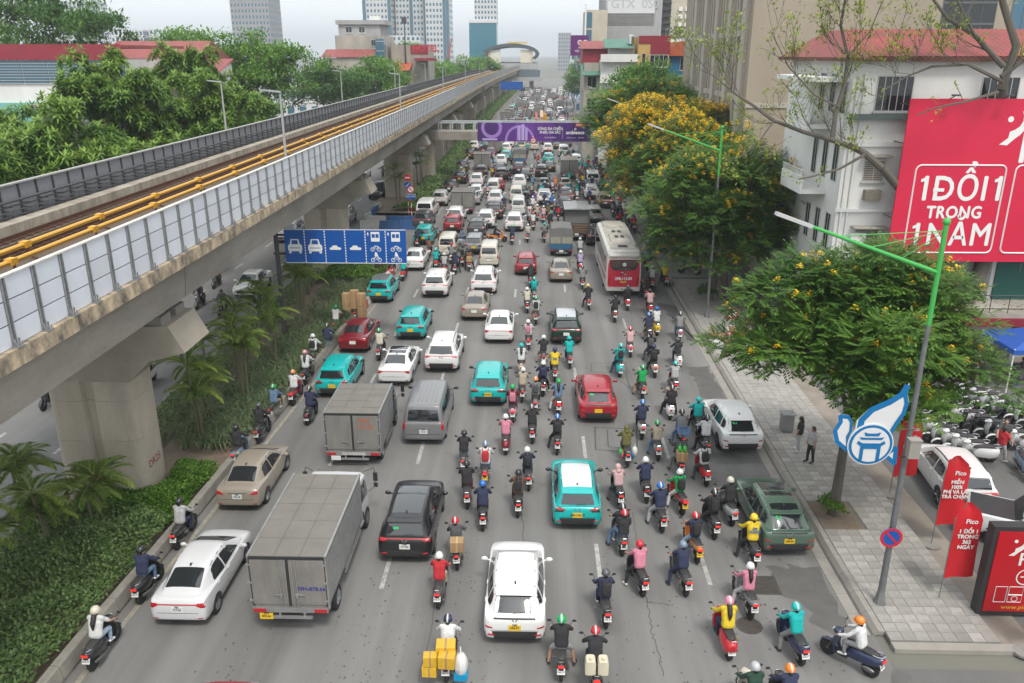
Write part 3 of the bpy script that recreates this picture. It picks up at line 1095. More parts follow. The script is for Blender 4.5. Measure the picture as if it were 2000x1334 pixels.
def make_car(low,cab,spec):
	"""low rows: y, half width, bottom, shoulder, top; cab rows: y, half base, half roof, base z, roof z"""
	P=Proto()
	body=MB()
	loft(body,[lower_section(*r)for r in crom(low,3)])
	loft(body,[cabin_section(*r)for r in crom(cab,3)])
	bv=bvh_of(body)
	P.add('body',body,M_CARP,True,col='paint',ang=38)
	g=spec
	for nm,poly,ax in g.get('glass',()):
		mb=patch(bv,poly,ax,.012 if ax=='t' else .005,8,8,g.get('gr',.05))
		P.add(nm,mb,M_GLASSL if nm=='windscreen' else M_GLASS,True)
		if ax=='l':
			P.add(nm,patch(bv,poly,'r',.005,8,6,g.get('gr',.05)),M_GLASS,True)
	for nm,poly,ax,m,off in g.get('bits',()):
		P.add(nm,patch(bv,poly,ax,off,6,4,.02),m,True,col=('roof' if nm=='roof_panel' else None),only='roof' if nm=='roof_panel' else('panorama' if nm=='roof_glass' else None))
		if ax=='l':
			P.add(nm,patch(bv,poly,'r',off,6,4,.02),m,True)
		elif ax in 'bf' and min(p[0]for p in poly)>0:
			P.add(nm,patch(bv,[(-x,z)for x,z in reversed(poly)],ax,off,6,4,.02),m,True)
	r,wd=g['wheel']
	t,wme,rme,q=wheel_meshes(r,wd)
	W=g['track']
	for y in g['axles']:
		for s_ in(-1,1):
			P.parts.append(dict(name='wheel',mb=t,m=M_RUBBER,me=wme,loc=(s_*W,y,r),col=None,subs=(('rim',rme,(0,0,0)),),only=None))
			arch=[(y+(r+.07)*math.cos(a),max(.22,r+(r+.07)*math.sin(a)))for a in[PI*k/9 for k in range(10)]]
			P.add('wheel_arch',patch(bv,arch,'l' if s_<0 else 'r',.004,8,6,0),M_BLACKP,True)
			# mirrors
	my,mz,mw=g['mirror']
	for s_ in(-1,1):
		mb=MB()
		mb.ball((0,0,0),.1,8,6,sz=(1.15,.65,.8))
		mb.tube([(-s_*.08,0,-.03),(-s_*.2,.04,-.08)],.03,5)
		P.add('mirror',mb,M_CARP if g.get('mpaint')else M_BLACKP,True,loc=(s_*mw,my,mz),col='paint' if g.get('mpaint')else None)
	for(y,z)in g.get('handles',()):
		for s_ in(-1,1):
			h=bv.ray_cast(Vector((s_*4,y,z)),Vector((-s_,0,0)))
			if h[0]:
				mb=MB()
				mb.box((0,0,0),(.035,.2,.035))
				P.add('door_handle',mb,M_CARP if g.get('hpaint',1)else M_CHROME,False,loc=tuple(h[0]),col='paint')
				# plate
	pxx,pz,pw,phh=g['plate']
	mb=patch(bv,[(pxx-pw/2,pz-phh/2),(pxx+pw/2,pz-phh/2),(pxx+pw/2,pz+phh/2),(pxx-pw/2,pz+phh/2)],'b',.012,1,1,0)
	P.add('licence_plate',mb,M_PLATEW,False,only='white')
	P.add('licence_plate',mb,M_PLATEY,False,only='yellow')
	h=bv.ray_cast(Vector((pxx,-9,pz)),Vector((0,1,0)))
	P.plate=(pxx,(h[0].y if h[0]else-2)-.017,pz,pw,phh)
	if g.get('rails'):
		y0,y1,xr=g['rails']
		for s_ in(-1,1):
			mb=MB()
			pts=[]
			for k in range(7):
				y=lerp(y0,y1,k/6)
				h=bv.ray_cast(Vector((s_*xr,y,5)),Vector((0,0,-1)))
				pts.append((s_*xr,y,h[0].z+(.035 if 0<k<6 else .005)))
			mb.tube(pts,.018,5)
			P.add('roof_rail',mb,M_BLACKP if g.get('railk',1)else M_CHROME,True)
	if g.get('fin'):
		y=g['fin']
		h=bv.ray_cast(Vector((0,y,5)),Vector((0,0,-1)))
		mb=MB()
		mb.prism([(y-.08,h[0].z-.01),(y+.1,h[0].z-.01),(y-.05,h[0].z+.075)],-.022,.022,'x')
		P.add('antenna',mb,M_BLACKP,False)
	if g.get('wiper'):
		x0,z0,x1,z1=g['wiper']
		pts=[]
		for k in range(4):
			t_=k/3
			h=bv.ray_cast(Vector((lerp(x0,x1,t_),-9,lerp(z0,z1,t_))),Vector((0,1,0)))
			pts.append(h[0]+Vector((0,-.025,0)))
		mb=MB()
		mb.tube(pts,.012,4)
		P.add('wiper',mb,M_BLACKP)
	if g.get('spoiler'):
		y,z,hw=g['spoiler']
		mb=MB()
		mb.prism([(y+.16,z+.012),(y-.06,z-.01),(y-.10,z-.035),(y+.1,z-.035)],-hw,hw,'x')
		P.add('spoiler',mb,M_CARP,False,col='paint')
	if g.get('emblem'):
		z=g['emblem']
		h=bv.ray_cast(Vector((0,-9,z)),Vector((0,1,0)))
		mb=MB()
		e=.016
		for s_ in(-1,1):
			mb.add([(s_*.012,h[0].y-e,z-.06),(s_*.04,h[0].y-e,z-.06),(s_*.105,h[0].y-e+.008,z+.05),(s_*.06,h[0].y-e+.008,z+.05)],[(0,1,2,3)if s_>0 else(3,2,1,0)])
		P.add('emblem',mb,M_CHROME,False)
	if g.get('sticker'):
		x,z=g['sticker']
		P.add('sticker',patch(bv,[(x-.09,z-.035),(x+.09,z-.035),(x+.09,z+.035),(x-.09,z+.035)],'b',.009,1,1,0),M_STICK,False,only='sticker')
	P.bv=bv
	P.L=low[-1][0]-low[0][0]
	P.rear=low[0][0]
	return P
	# --- crossover (the taxi shape)
XO=dict(
 glass=[('rear_window',[(-.62,1.09),(.62,1.09),(.53,1.43),(-.53,1.43)],'b'),
 ('windscreen',[(-.55,.54),(.55,.54),(.66,1.16),(-.66,1.16)],'t'),
 ('side_window',[(-.42,1.03),(.80,1.03),(.32,1.40),(-.42,1.46)],'l'),
 ('side_window',[(-1.28,1.06),(-.50,1.03),(-.50,1.46),(-1.12,1.43)],'l'),
 ('quarter_window',[(-1.70,1.13),(-1.36,1.07),(-1.22,1.41),(-1.5,1.36)],'l')],
 bits=[('bumper',[(-.82,.30),(.82,.30),(.86,.56),(.6,.60),(-.6,.60),(-.86,.56)],'b',M_BLACKP,.02),
 ('tail_light',[(.40,.905),(.80,.93),(.84,1.03),(.60,.99)],'b',M_TAIL,.014),
 ('lamp_housing',[(.36,.86),(.86,.80),(.86,1.06),(.5,.98)],'b',M_BLACKP,.008),
 ('reflector',[(.56,.46),(.76,.47),(.76,.51),(.56,.50)],'b',M_TAIL,.03),
 ('tailgate_gap',[(-.70,.625),(.70,.625),(.70,.633),(-.70,.633)],'b',M_GAP,.004),
 ('side_cladding',[(-2.0,.25),(2.0,.25),(2.0,.36),(-2.0,.36)],'l',M_BLACKP,.006),
 ('door_gap',[(-.465,.40),(-.455,.40),(-.455,1.0),(-.465,1.0)],'l',M_GAP,.004),
 ('headlight',[(.48,.70),(.80,.72),(.82,.80),(.50,.79)],'f',M_LAMPW,.01),
 ('grille',[(-.5,.42),(.5,.42),(.56,.60),(-.56,.60)],'f',M_BLACKP,.01),
 ('roof_panel',[(-.53,-1.60),(.53,-1.60),(.56,-.6),(.52,.46),(-.52,.46),(-.56,-.6)],'t',M_CARP,.012),
 ('roof_seam',[(.555,-1.55),(.575,-1.55),(.575,.3),(.555,.3)],'t',M_GAP,.004),
 ('roof_seam',[(-.575,-1.55),(-.555,-1.55),(-.555,.3),(-.575,.3)],'t',M_GAP,.004)],
 wheel=(.335,.215),track=.79,axles=(-1.33,1.32),mirror=(.72,1.04,1.02),handles=[(-.32,.93),(-1.18,.95)],
 plate=(0,.72,.36,.19),fin=-1.42,wiper=(-.05,1.10,.30,1.12),spoiler=(-1.86,1.535,.56),emblem=.93,sticker=(-.3,1.36))
xo_low=[(-2.15,.70,.42,.78,.82),(-2.11,.82,.32,.93,.98),(-1.98,.885,.27,1.01,1.04),(-1.5,.90,.25,1.03,1.06),(-.5,.895,.24,1.0,1.02),
 (.6,.895,.24,.98,1.0),(1.1,.90,.24,.96,1.04),(1.6,.89,.25,.91,.985),(1.95,.83,.28,.80,.87),(2.10,.72,.33,.68,.74),(2.15,.55,.40,.58,.62)]
xo_cab=[(-2.07,.70,.66,1.0,1.01),(-2.0,.79,.63,1.0,1.20),(-1.84,.83,.615,1.0,1.49),(-1.55,.84,.63,1.0,1.56),(-.6,.85,.65,1.0,1.60),(.2,.85,.635,1.0,1.55),(.5,.84,.61,1.0,1.47),(1.25,.78,.70,1.0,1.02)]
CAR={}
CAR['crossover']=make_car(xo_low,xo_cab,XO)
# --- bigger suv
def scaled(low,cab,spec,sx,sy,sz,**kw):
	l2=[(r[0]*sy,r[1]*sx,r[2]*sz,r[3]*sz,r[4]*sz)for r in low]
	c2=[(r[0]*sy,r[1]*sx,r[2]*sx,r[3]*sz,r[4]*sz)for r in cab]
	s2=dict(spec)
	def sp(poly,ax):
		if ax in 'lr':
			return[(a*sy,b*sz)for a,b in poly]
		if ax=='t':
			return[(a*sx,b*sy)for a,b in poly]
		return[(a*sx,b*sz)for a,b in poly]
	s2['glass']=[(n,sp(p,a),a)for n,p,a in spec['glass']]
	s2['bits']=[(n,sp(p,a),a,m,o)for n,p,a,m,o in spec['bits']]
	s2['axles']=tuple(a*sy for a in spec['axles'])
	s2['track']=spec['track']*sx
	s2['mirror']=(spec['mirror'][0]*sy,spec['mirror'][1]*sz,spec['mirror'][2]*sx)
	s2['handles']=[(a*sy,b*sz)for a,b in spec['handles']]
	s2['plate']=(0,spec['plate'][1]*sz,*spec['plate'][2:])
	for k in('fin',):
		if spec.get(k):
			s2[k]=spec[k]*sy
	if spec.get('spoiler'):
		s2['spoiler']=(spec['spoiler'][0]*sy,spec['spoiler'][1]*sz,spec['spoiler'][2]*sx)
	if spec.get('wiper'):
		a,b,c,d=spec['wiper']
		s2['wiper']=(a*sx,b*sz,c*sx,d*sz)
	if spec.get('emblem'):
		s2['emblem']=spec['emblem']*sz
	s2.update(kw)
	return make_car(l2,c2,s2)
SUV=dict(XO)
SUV['bits']=[b for b in XO['bits']if b[0]not in('tail_light','lamp_housing','side_cladding')]+[
 ('light_bar',[(-.8,.975),(.8,.975),(.8,1.0),(-.8,1.0)],'b',M_TAIL,.012),
 ('tail_light',[(.56,.93),(.84,.90),(.85,1.02),(.60,1.01)],'b',M_TAIL,.016),
 ('roof_glass',[(-.48,-1.5),(.48,-1.5),(.5,.3),(-.5,.3)],'t',M_GLASS,.006)]
CAR['suv']=scaled(xo_low,xo_cab,SUV,1.045,1.06,1.045,rails=(-1.6,.35,.60),wheel=(.36,.225),mpaint=1)
WED=dict(XO)
WED['bits']=[b for b in XO['bits']if b[0]not in('tail_light','lamp_housing')]+[
 ('lamp_blade',[(-.84,.985),(.84,.985),(.86,1.025),(-.86,1.025)],'b',M_BLACKP,.010),
 ('tail_light',[(.62,.70),(.84,.72),(.84,.78),(.64,.75)],'b',M_TAIL,.014),
 ('diffuser',[(-.55,.52),(.55,.52),(.5,.56),(-.5,.56)],'b',M_BLACKP,.012),
 ('roof_glass',[(-.46,-1.45),(.46,-1.45),(.48,.3),(-.48,.3)],'t',M_GLASS,.006)]
CAR['electric_suv']=scaled([(r[0],r[1],r[2],r[3]+(.03 if r[0]<-1 else 0),r[4]+(.03 if r[0]<-1 else 0))for r in xo_low],
 [(-2.02,.70,.62,1.0,1.03),(-1.86,.79,.60,1.0,1.18),(-1.55,.83,.60,1.0,1.44),(-1.2,.84,.62,1.0,1.54)]+xo_cab[4:],WED,1.03,1.04,1.0,mpaint=1,spoiler=(-1.62,1.50,.55),fin=-1.22,emblem=.97)
CAR['hatch']=scaled(xo_low,xo_cab,XO,.95,.94,.95,wheel=(.305,.19),emblem=None,mpaint=1)
# --- sedan
SD=dict(
 glass=[('rear_window',[(-.53,-1.70),(.53,-1.70),(.46,-1.04),(-.46,-1.04)],'t'),
 ('windscreen',[(-.50,.50),(.50,.50),(.62,1.22),(-.62,1.22)],'t'),
 ('side_window',[(-.32,.97),(.86,.96),(.32,1.31),(-.32,1.37)],'l'),
 ('side_window',[(-1.18,1.0),(-.40,.97),(-.40,1.37),(-.95,1.33)],'l')],
 bits=[('bumper_lip',[(-.70,.27),(.70,.27),(.74,.36),(-.74,.36)],'b',M_BLACKP,.010),
 ('tail_light',[(.50,.80),(.80,.82),(.84,.97),(.62,.93)],'b',M_TAIL,.014),
 ('boot_gap',[(-.62,.595),(.62,.595),(.62,.605),(-.62,.605)],'b',M_GAP,.004),
 ('boot_trim',[(-.34,.845),(.34,.845),(.34,.865),(-.34,.865)],'b',M_CHROME,.012),
 ('reflector',[(.58,.40),(.74,.41),(.74,.44),(.58,.43)],'b',M_TAIL,.012),
 ('door_gap',[(-.365,.36),(-.355,.36),(-.355,.96),(-.365,.96)],'l',M_GAP,.004),
 ('headlight',[(.44,.62),(.76,.66),(.80,.76),(.5,.72)],'f',M_LAMPW,.01),
 ('grille',[(-.42,.40),(.42,.40),(.5,.62),(-.5,.62)],'f',M_BLACKP,.01),
 ('roof_glass',[(-.44,-.85),(.44,-.85),(.5,.35),(-.5,.35)],'t',M_GLASS,.006),
 ('roof_seam',[(.545,-.9),(.565,-.9),(.565,.3),(.545,.3)],'t',M_GAP,.004),
 ('roof_seam',[(-.565,-.9),(-.545,-.9),(-.545,.3),(-.565,.3)],'t',M_GAP,.004)],
 wheel=(.315,.2),track=.765,axles=(-1.36,1.31),mirror=(.78,.99,1.0),handles=[(-.22,.86),(-1.05,.88)],mpaint=1,
 plate=(0,.72,.36,.19),fin=-.92)
sd_low=[(-2.22,.66,.42,.70,.76),(-2.18,.79,.31,.90,.97),(-2.02,.85,.25,.99,1.06),(-1.5,.87,.22,.98,1.06),(-.5,.87,.21,.94,.96),
 (.6,.87,.21,.92,.94),(1.2,.87,.21,.88,.96),(1.7,.86,.22,.82,.90),(2.02,.80,.25,.72,.79),(2.18,.68,.31,.62,.67),(2.22,.50,.38,.54,.57)]
sd_cab=[(-1.82,.64,.58,.95,1.03),(-1.45,.76,.58,.94,1.20),(-1.0,.80,.58,.94,1.39),(-.45,.81,.60,.94,1.46),(.15,.81,.59,.94,1.44),(.45,.81,.57,.94,1.37),(1.32,.75,.66,.94,.97)]
CAR['sedan']=make_car(sd_low,sd_cab,SD)
SD2=dict(SD)
SD2['bits']=[b for b in SD['bits']if b[0]not in('tail_light','boot_trim')]+[('light_bar',[(-.78,.875),(.78,.875),(.8,.905),(-.8,.905)],'b',M_TAIL,.012),('tail_light',[(.56,.84),(.82,.76),(.85,.96),(.60,.93)],'b',M_TAIL,.015)]
CAR['fastback']=scaled(sd_low,[(-2.0,.64,.56,.95,1.04),(-1.55,.76,.57,.94,1.19)]+sd_cab[2:],SD2,1.02,1.02,1.0)
# --- vans
VN=dict(
 glass=[('rear_window',[(-.70,1.22),(.70,1.22),(.64,1.72),(-.64,1.72)],'b'),
 ('windscreen',[(-.72,1.12),(.72,1.12),(.62,1.72),(-.62,1.72)],'f'),
 ('side_window',[(.35,1.18),(1.5,1.12),(1.05,1.68),(.35,1.72)],'l'),
 ('side_window',[(-.95,1.2),(.27,1.18),(.27,1.72),(-.95,1.72)],'l'),
 ('side_window',[(-2.15,1.24),(-1.03,1.2),(-1.03,1.72),(-2.05,1.70)],'l')],
 bits=[('tail_light',[(.80,.82),(.93,.82),(.91,1.25),(.79,1.22)],'b',M_TAIL,.016),
 ('bumper',[(-.86,.34),(.86,.34),(.9,.52),(-.9,.52)],'b',M_CARP,.03),
 ('tailgate_gap',[(-.78,.58),(.78,.58),(.78,.592),(-.78,.592)],'b',M_GAP,.004),
 ('trim_bar',[(-.36,.845),(.36,.845),(.36,.875),(-.36,.875)],'b',M_CHROME,.014),
 ('door_gap',[(.305,.40),(.317,.40),(.317,1.14),(.305,1.14)],'l',M_GAP,.004),
 ('door_gap',[(-.995,.40),(-.983,.40),(-.983,1.16),(-.995,1.16)],'l',M_GAP,.004),
 ('headlight',[(.52,.78),(.84,.80),(.86,.96),(.58,.92)],'f',M_LAMPW,.01),
 ('grille',[(-.5,.55),(.5,.55),(.5,.82),(-.5,.82)],'f',M_BLACKP,.01)]+
 [('roof_rib',[(x,-1.9),(x+.05,-1.9),(x+.05,.6),(x,.6)],'t',M_CARP,.022)for x in(-.52,-.32,-.12,.08,.28,.47)],
 wheel=(.34,.215),track=.82,axles=(-1.55,1.6),mirror=(1.35,1.22,1.12),handles=[(.5,1.02),(-.1,1.04)],plate=(0,.72,.36,.19),emblem=None,wiper=(-.1,1.24,.4,1.26),gr=.07)
vn_low=[(-2.55,.78,.42,.95,1.0),(-2.51,.89,.33,1.12,1.15),(-2.35,.945,.28,1.16,1.18),(-1.5,.96,.25,1.16,1.18),(0,.96,.25,1.14,1.16),(1.2,.96,.25,1.08,1.12),(1.8,.94,.26,.98,1.06),(2.25,.88,.29,.86,.94),(2.45,.76,.34,.72,.80),(2.52,.58,.42,.62,.66)]
vn_cab=[(-2.50,.82,.74,1.1,1.12),(-2.46,.88,.76,1.1,1.45),(-2.36,.90,.75,1.1,1.80),(-2.15,.91,.76,1.1,1.89),(-.8,.92,.78,1.1,1.93),(.4,.92,.77,1.1,1.90),(.85,.91,.74,1.1,1.80),(1.75,.86,.78,1.08,1.12)]
CAR['van']=make_car(vn_low,vn_cab,VN)
CAR['microvan']=scaled(vn_low,[r if r[0]<.3 else(r[0]+.28,*r[1:])for r in vn_cab],VN,.84,.76,.97,wheel=(.29,.17))
# --- pickup
PU=dict(
 glass=[('rear_window',[(-.6,1.18),(.6,1.18),(.54,1.55),(-.54,1.55)],'b'),
 ('windscreen',[(-.68,1.16),(.68,1.16),(.58,1.62),(-.58,1.62)],'f'),
 ('side_window',[(.1,1.15),(1.2,1.13),(.72,1.56),(.1,1.62)],'l'),('side_window',[(-.72,1.17),(.02,1.15),(.02,1.62),(-.62,1.58)],'l')],
 bits=[('tail_light',[(.78,.78),(.92,.78),(.92,1.04),(.80,1.04)],'b',M_TAIL,.014),('bumper',[(-.86,.44),(.86,.44),(.88,.58),(-.88,.58)],'b',M_CHROME,.02),
 ('tonneau_cover',[(-.74,-2.6),(.74,-2.6),(.76,-.95),(-.76,-.95)],'t',M_BLACKP,.02),
 ('door_gap',[(.055,.5),(.065,.5),(.065,1.12),(.055,1.12)],'l',M_GAP,.004),
 ('headlight',[(.5,.84),(.86,.86),(.88,.98),(.6,.96)],'f',M_LAMPW,.01),('grille',[(-.45,.6),(.45,.6),(.5,.95),(-.5,.95)],'f',M_BLACKP,.01)],
 wheel=(.39,.25),track=.82,axles=(-1.62,1.62),mirror=(1.1,1.16,1.1),handles=[(.2,1.0),(-.6,1.02)],plate=(0,.7,.34,.18),mpaint=1,rails=(-.75,.5,.62),railk=1)
pu_low=[(-2.68,.80,.52,.95,.98),(-2.64,.90,.45,1.08,1.09),(-2.4,.93,.40,1.10,1.10),(-1.2,.94,.38,1.10,1.10),(0,.94,.37,1.10,1.12),(1.2,.94,.37,1.07,1.13),(1.9,.93,.38,1.02,1.10),(2.4,.88,.42,.9,.98),(2.62,.76,.46,.78,.84),(2.68,.6,.5,.68,.72)]
pu_cab=[(-1.02,.80,.70,1.05,1.12),(-.96,.84,.64,1.05,1.55),(-.75,.86,.66,1.05,1.72),(-.1,.87,.68,1.05,1.78),(.55,.87,.66,1.05,1.72),(.85,.86,.62,1.05,1.64),(1.55,.80,.74,1.05,1.12)]
CAR['pickup']=make_car(pu_low,pu_cab,PU)
for k in('van','microvan'):
	for p in CAR[k].parts:
		if p['name']in('bumper','roof_rib'):
			p['col']='paint'
			# --- trucks
M_BOXW=mat('grey_box_panel',(0.25,0.24,0.22),0.5,var=0.7,vscale=1.5,col2=(0.14,0.132,0.12),metal=0.15,stretch=(1,.5,.4))
M_BOXT=mat('box_roof_sheet',(0.19,0.178,0.158),0.7,var=0.6,vscale=1.2,col2=(0.14,0.13,0.115))
M_ALU=mat('ribbed_aluminium',(0.38,0.38,0.38),0.42,metal=0.5,var=0.5,vscale=3,col2=(0.2,0.2,0.2))
M_TARP=mat('canvas_tarp',(0.17,0.17,0.165),0.9,var=0.5,vscale=1.5,col2=(0.10,0.10,0.098),bump=0.5,bscale=5)
M_WOOD=mat('truck_wood',(0.20,0.13,0.085),0.85,var=0.6,vscale=3)
M_BLUE=mat('truck_blue',(0.03,0.12,0.22),0.6,var=0.4,vscale=3)
def make_truck(W,H0,H1,L,kind='box',cabh=2.1,small=False):
	"""rear of the box at y=0, box from H0 to H1, half width W, length L, cab beyond"""
	P=Proto()
	mb=MB()
	mb.bx(-.42,.42,.25,L+1.7,H0-.28,H0-.06)
	P.add('chassis',mb,M_BLACKP,False)
	if kind=='box':
		mb=MB()
		mb.bx(-W,W,0.03,L,H0,H1)
		P.add('cargo_box',mb,M_BOXW,False)
		mb=MB()
		mb.bx(-W+.02,W-.02,.05,L-.02,H1,H1+.02)
		for i in range(1,5):
			mb.bx(-W+.04,W-.04,L*i/5-.012,L*i/5+.012,H1+.02,H1+.032)
		for x in(-W*.33,W*.33):
			mb.bx(x-.01,x+.01,.08,L-.06,H1+.033,H1+.042)
		P.add('roof_sheet',mb,M_BOXT,False)
		for s_ in(-1,1):
			mb=MB()
			n_=14
			for i in range(n_):
				z=H0+.12+(H1-H0-.24)*i/n_
				mb.bx(s_*W-.006,s_*W+.014,.1,L-.06,z,z+(H1-H0)/n_*.55)
			P.add('side_rib',mb,M_ALU,False)
			mb=MB()
			mb.bx(s_*W-.02,s_*W+.03,.0,.10,H0-.05,H1+.03)
			P.add('corner_post',mb,M_ALU,False)
			mb=MB()
			mb.bx(s_*W-.035,s_*W+.03,.0,L,H1-.02,H1+.05)
			P.add('roof_edge',mb,M_ALU,False)
			mb=MB()
			mb.bx(s_*W*.5-W*.46,s_*W*.5+W*.46,-.012,.03,H0+.12,H1-.08)
			P.add('rear_door',mb,M_BOXW,False)
			for xx in(.12,.62):
				if xx>.5 and small:
					continue
				mb=MB()
				x=s_*W*(.12 if xx<.5 else .22)
				mb.tube([(x,-.035,H0+.05),(x,-.035,H1-.05)],.015,6)
				P.add('lock_rod',mb,M_ALU,True)
			mb=MB()
			mb.box((s_*W*.28,-.045,H0+.48),(.3,.03,.05))
			mb.box((s_*W*.2,-.05,H0+.45),(.05,.04,.16))
			P.add('door_latch',mb,M_ALU,False)
			for z in(H0+.25,(H0+H1)/2,H1-.25):
				mb=MB()
				mb.bx(s_*W*.98-.09,s_*W*.98+.03,-.03,.02,z-.03,z+.03)
				P.add('hinge',mb,M_ALU,False)
		for s_ in(-1,1):
			mb=MB()
			mb.bx(s_*W*.985-.045-.03*s_,s_*W*.985+.02-.03*s_,-.005,.035,H0+.06,H1-.03)
			P.add('door_seal',mb,M_BLACKP,False)
		mb=MB()
		mb.bx(-.035,.035,-.008,.03,H0+.06,H1-.06)
		mb.bx(-W+.04,W-.04,-.004,.03,H1-.07,H1+.02)
		P.add('door_seam',mb,M_BLACKP,False)
	elif kind=='tarp':
		mb=MB()
		n_=9
		secs=[]
		for i in range(n_+1):
			y=L*i/n_
			d=.03*(i%2)
			secs.append([(0,y,H0+.5),(W,y,H0+.5),(W+.01-d,y,H1-.28),(W-.10-d,y,H1-.06),(W*.5,y,H1+.02-d),(0,y,H1+.05-d)])
		loft(mb,secs)
		P.add('tarpaulin',mb,M_TARP,True,ang=30)
		mb=MB()
		mb.bx(-W+.04,W-.04,-.02,.0,H1-.75,H1-.04)
		P.add('rear_flap',mb,M_TARP,False)
		for s_ in(-1,1):
			mb=MB()
			mb.bx(s_*W*.5-W*.44,s_*W*.5+W*.44,-.03,.0,H0+.5,H1-.75)
			P.add('rear_door',mb,mat('cream_panel',(0.32,0.30,0.24),0.7,var=0.5,vscale=3),False)
		mb=MB()
		mb.bx(-W,W,-.06,L,H0,H0+.48)
		P.add('drop_side',mb,M_BLUE,False)
	else:  # stake truck with tin roof
		mb=MB()
		mb.bx(-W,W,0,L,H0,H0+.14)
		P.add('bed',mb,M_WOOD,False)
		for z in(H0+.2,H0+.42,H0+.64):
			mb=MB()
			mb.bx(-W,W,-.04,0,z,z+.15)
			P.add('tail_board',mb,M_WOOD,False)
		for s_ in(-1,1):
			mb=MB()
			mb.bx(s_*W-.03,s_*W+.03,0,L,H0+.14,H0+.8)
			P.add('side_board',mb,M_WOOD,False)
			for q in range(4):
				mb=MB()
				mb.bx(s_*W-.03,s_*W+.03,L*q/3-.03,L*q/3+.03,H0,H1)
				P.add('stake_post',mb,M_DSTEEL,False)
		mb=MB()
		mb.bx(-W+.03,W-.03,.3,.36,H0+.8,H1-.1)
		P.add('inner_sheet',mb,M_TARP,False)
		mb=MB()
		for q in range(12):
			y0=-.1+(L+.2)*q/12
			mb.prism([(-W-.06,H1),(W+.06,H1),(W+.06,H1+.03),(0,H1+.12),(-W-.06,H1+.03)],y0,y0+(L+.2)/12-.01,'y')
		P.add('tin_roof',mb,M_ALU,False)
		# cab
	mb=MB()
	cw=W*.93
	c0,c1=L+.12,L+1.65
	secs=[]
	for y,zt,ww in((c0,cabh,cw*.93),(c0+.1,cabh+.06,cw*.97),(c0+.7,cabh+.08,cw),(c1-.35,cabh-.02,cw),(c1-.1,1.35,cw*.99),(c1,1.1,cw*.95),(c1+.03,.6,cw*.9)):
		secs.append([(0,y,.45),(ww,y,.45),(ww,y,max(.5,min(1.1,zt-.05))),(ww*.94,y,max(zt-.12,.52)),(ww*.8,y,max(zt,.54)),(0,y,max(zt+.02,.56))])
	loft(mb,secs)
	P.add('cab',mb,M_CARP,True,col='paint',ang=30)
	bv=bvh_of(mb)
	P.add('windscreen',patch(bv,[(-cw*.8,1.3),(cw*.8,1.3),(cw*.74,cabh-.2),(-cw*.74,cabh-.2)],'f',.006),M_GLASSL)
	for ax in 'lr':
		P.add('side_window',patch(bv,[(c0+.35,1.25),(c1-.25,1.2),(c1-.42,cabh-.2),(c0+.35,cabh-.18)],ax,.006),M_GLASS)
	for s_ in(-1,1):
		mb=MB()
		mb.tube([(s_*cw*.9,c1-.15,cabh-.1),(s_*(W+.12),c1+.05,cabh-.05),(s_*(W+.16),c1+.05,cabh-.2),(s_*(W+.16),c1+.05,1.3),(s_*cw,c1-.1,1.15)],.014,5)
		mb.box((s_*(W+.17),c1+.06,cabh-.42),(.16,.05,.34))
		mb.box((s_*(W+.17),c1+.06,cabh-.76),(.15,.05,.16))
		P.add('mirror',mb,M_BLACKP,False)
	r,wd=(.36,.26)if small else(.40,.3)
	t,wme,rme,q=wheel_meshes(r,wd)
	for y in(L*.26,L+1.0):
		for s_ in(-1,1):
			P.parts.append(dict(name='wheel',mb=t,m=M_RUBBER,me=wme,loc=(s_*(W-.2),y,r),col=None,subs=(('rim',rme,(0,0,0)),),only=None))
			mb=MB()
			mb.box((s_*(W-.2),y-r-.1,H0-.2),(.3,.02,.35))
			P.add('mud_flap',mb,M_BLACKP,False)
	mb=MB()
	mb.bx(-W+.03,W-.03,-.03,.12,H0-.16,H0-.005)
	P.add('rear_sill',mb,M_ALU if kind=='box' else M_DSTEEL,False)
	for s_ in(-1,1):
		mb=MB()
		mb.bx(s_*W*.80-W*.17,s_*W*.80+W*.15,-.055,-.03,H0-.14,H0-.03)
		P.add('tail_light',mb,M_TAIL,False)
	mb=MB()
	mb.bx(-W*.5,W*.55,-.06,.02,H0-.36,H0-.29)
	for x in(-W*.3,W*.35):
		mb.bx(x-.03,x+.03,-.03,.03,H0-.3,H0-.15)
	P.add('rear_bumper_bar',mb,M_ALU,False)
	for s_ in(-1,1):
		mb=MB()
		for z in(H0-.16,H0-.32):
			mb.bx(s_*W*.97-.02,s_*W*.97+.02,L*.45,L*.95,z-.02,z+.02)
		P.add('side_guard',mb,M_ALU,False)
	P.L=L+1.7
	P.rear=0
	P.plate=(-W*.65,-.07,H0-.27,.4,.2)if kind=='box' else(0,-.07,H0-.15,.36,.18)
	mb=MB()
	x,y,z,pw,phh=P.plate
	mb.bx(x-pw/2,x+pw/2,y,y+.02,z-phh/2,z+phh/2)
	P.plate=(x,y-.004,z,pw,phh)
	P.add('licence_plate',mb,M_PLATEW,False,only='white')
	P.add('licence_plate',mb,M_PLATEY,False,only='yellow')
	return P
CAR['box_truck']=make_truck(1.14,.95,2.68,5.0)
CAR['box_van_truck']=make_truck(1.15,.72,2.45,3.3,small=True,cabh=1.95)
CAR['tarp_truck']=make_truck(.98,.68,2.5,3.0,'tarp',small=True,cabh=1.95)
CAR['stake_truck']=make_truck(1.15,.85,3.0,4.2,'stake')
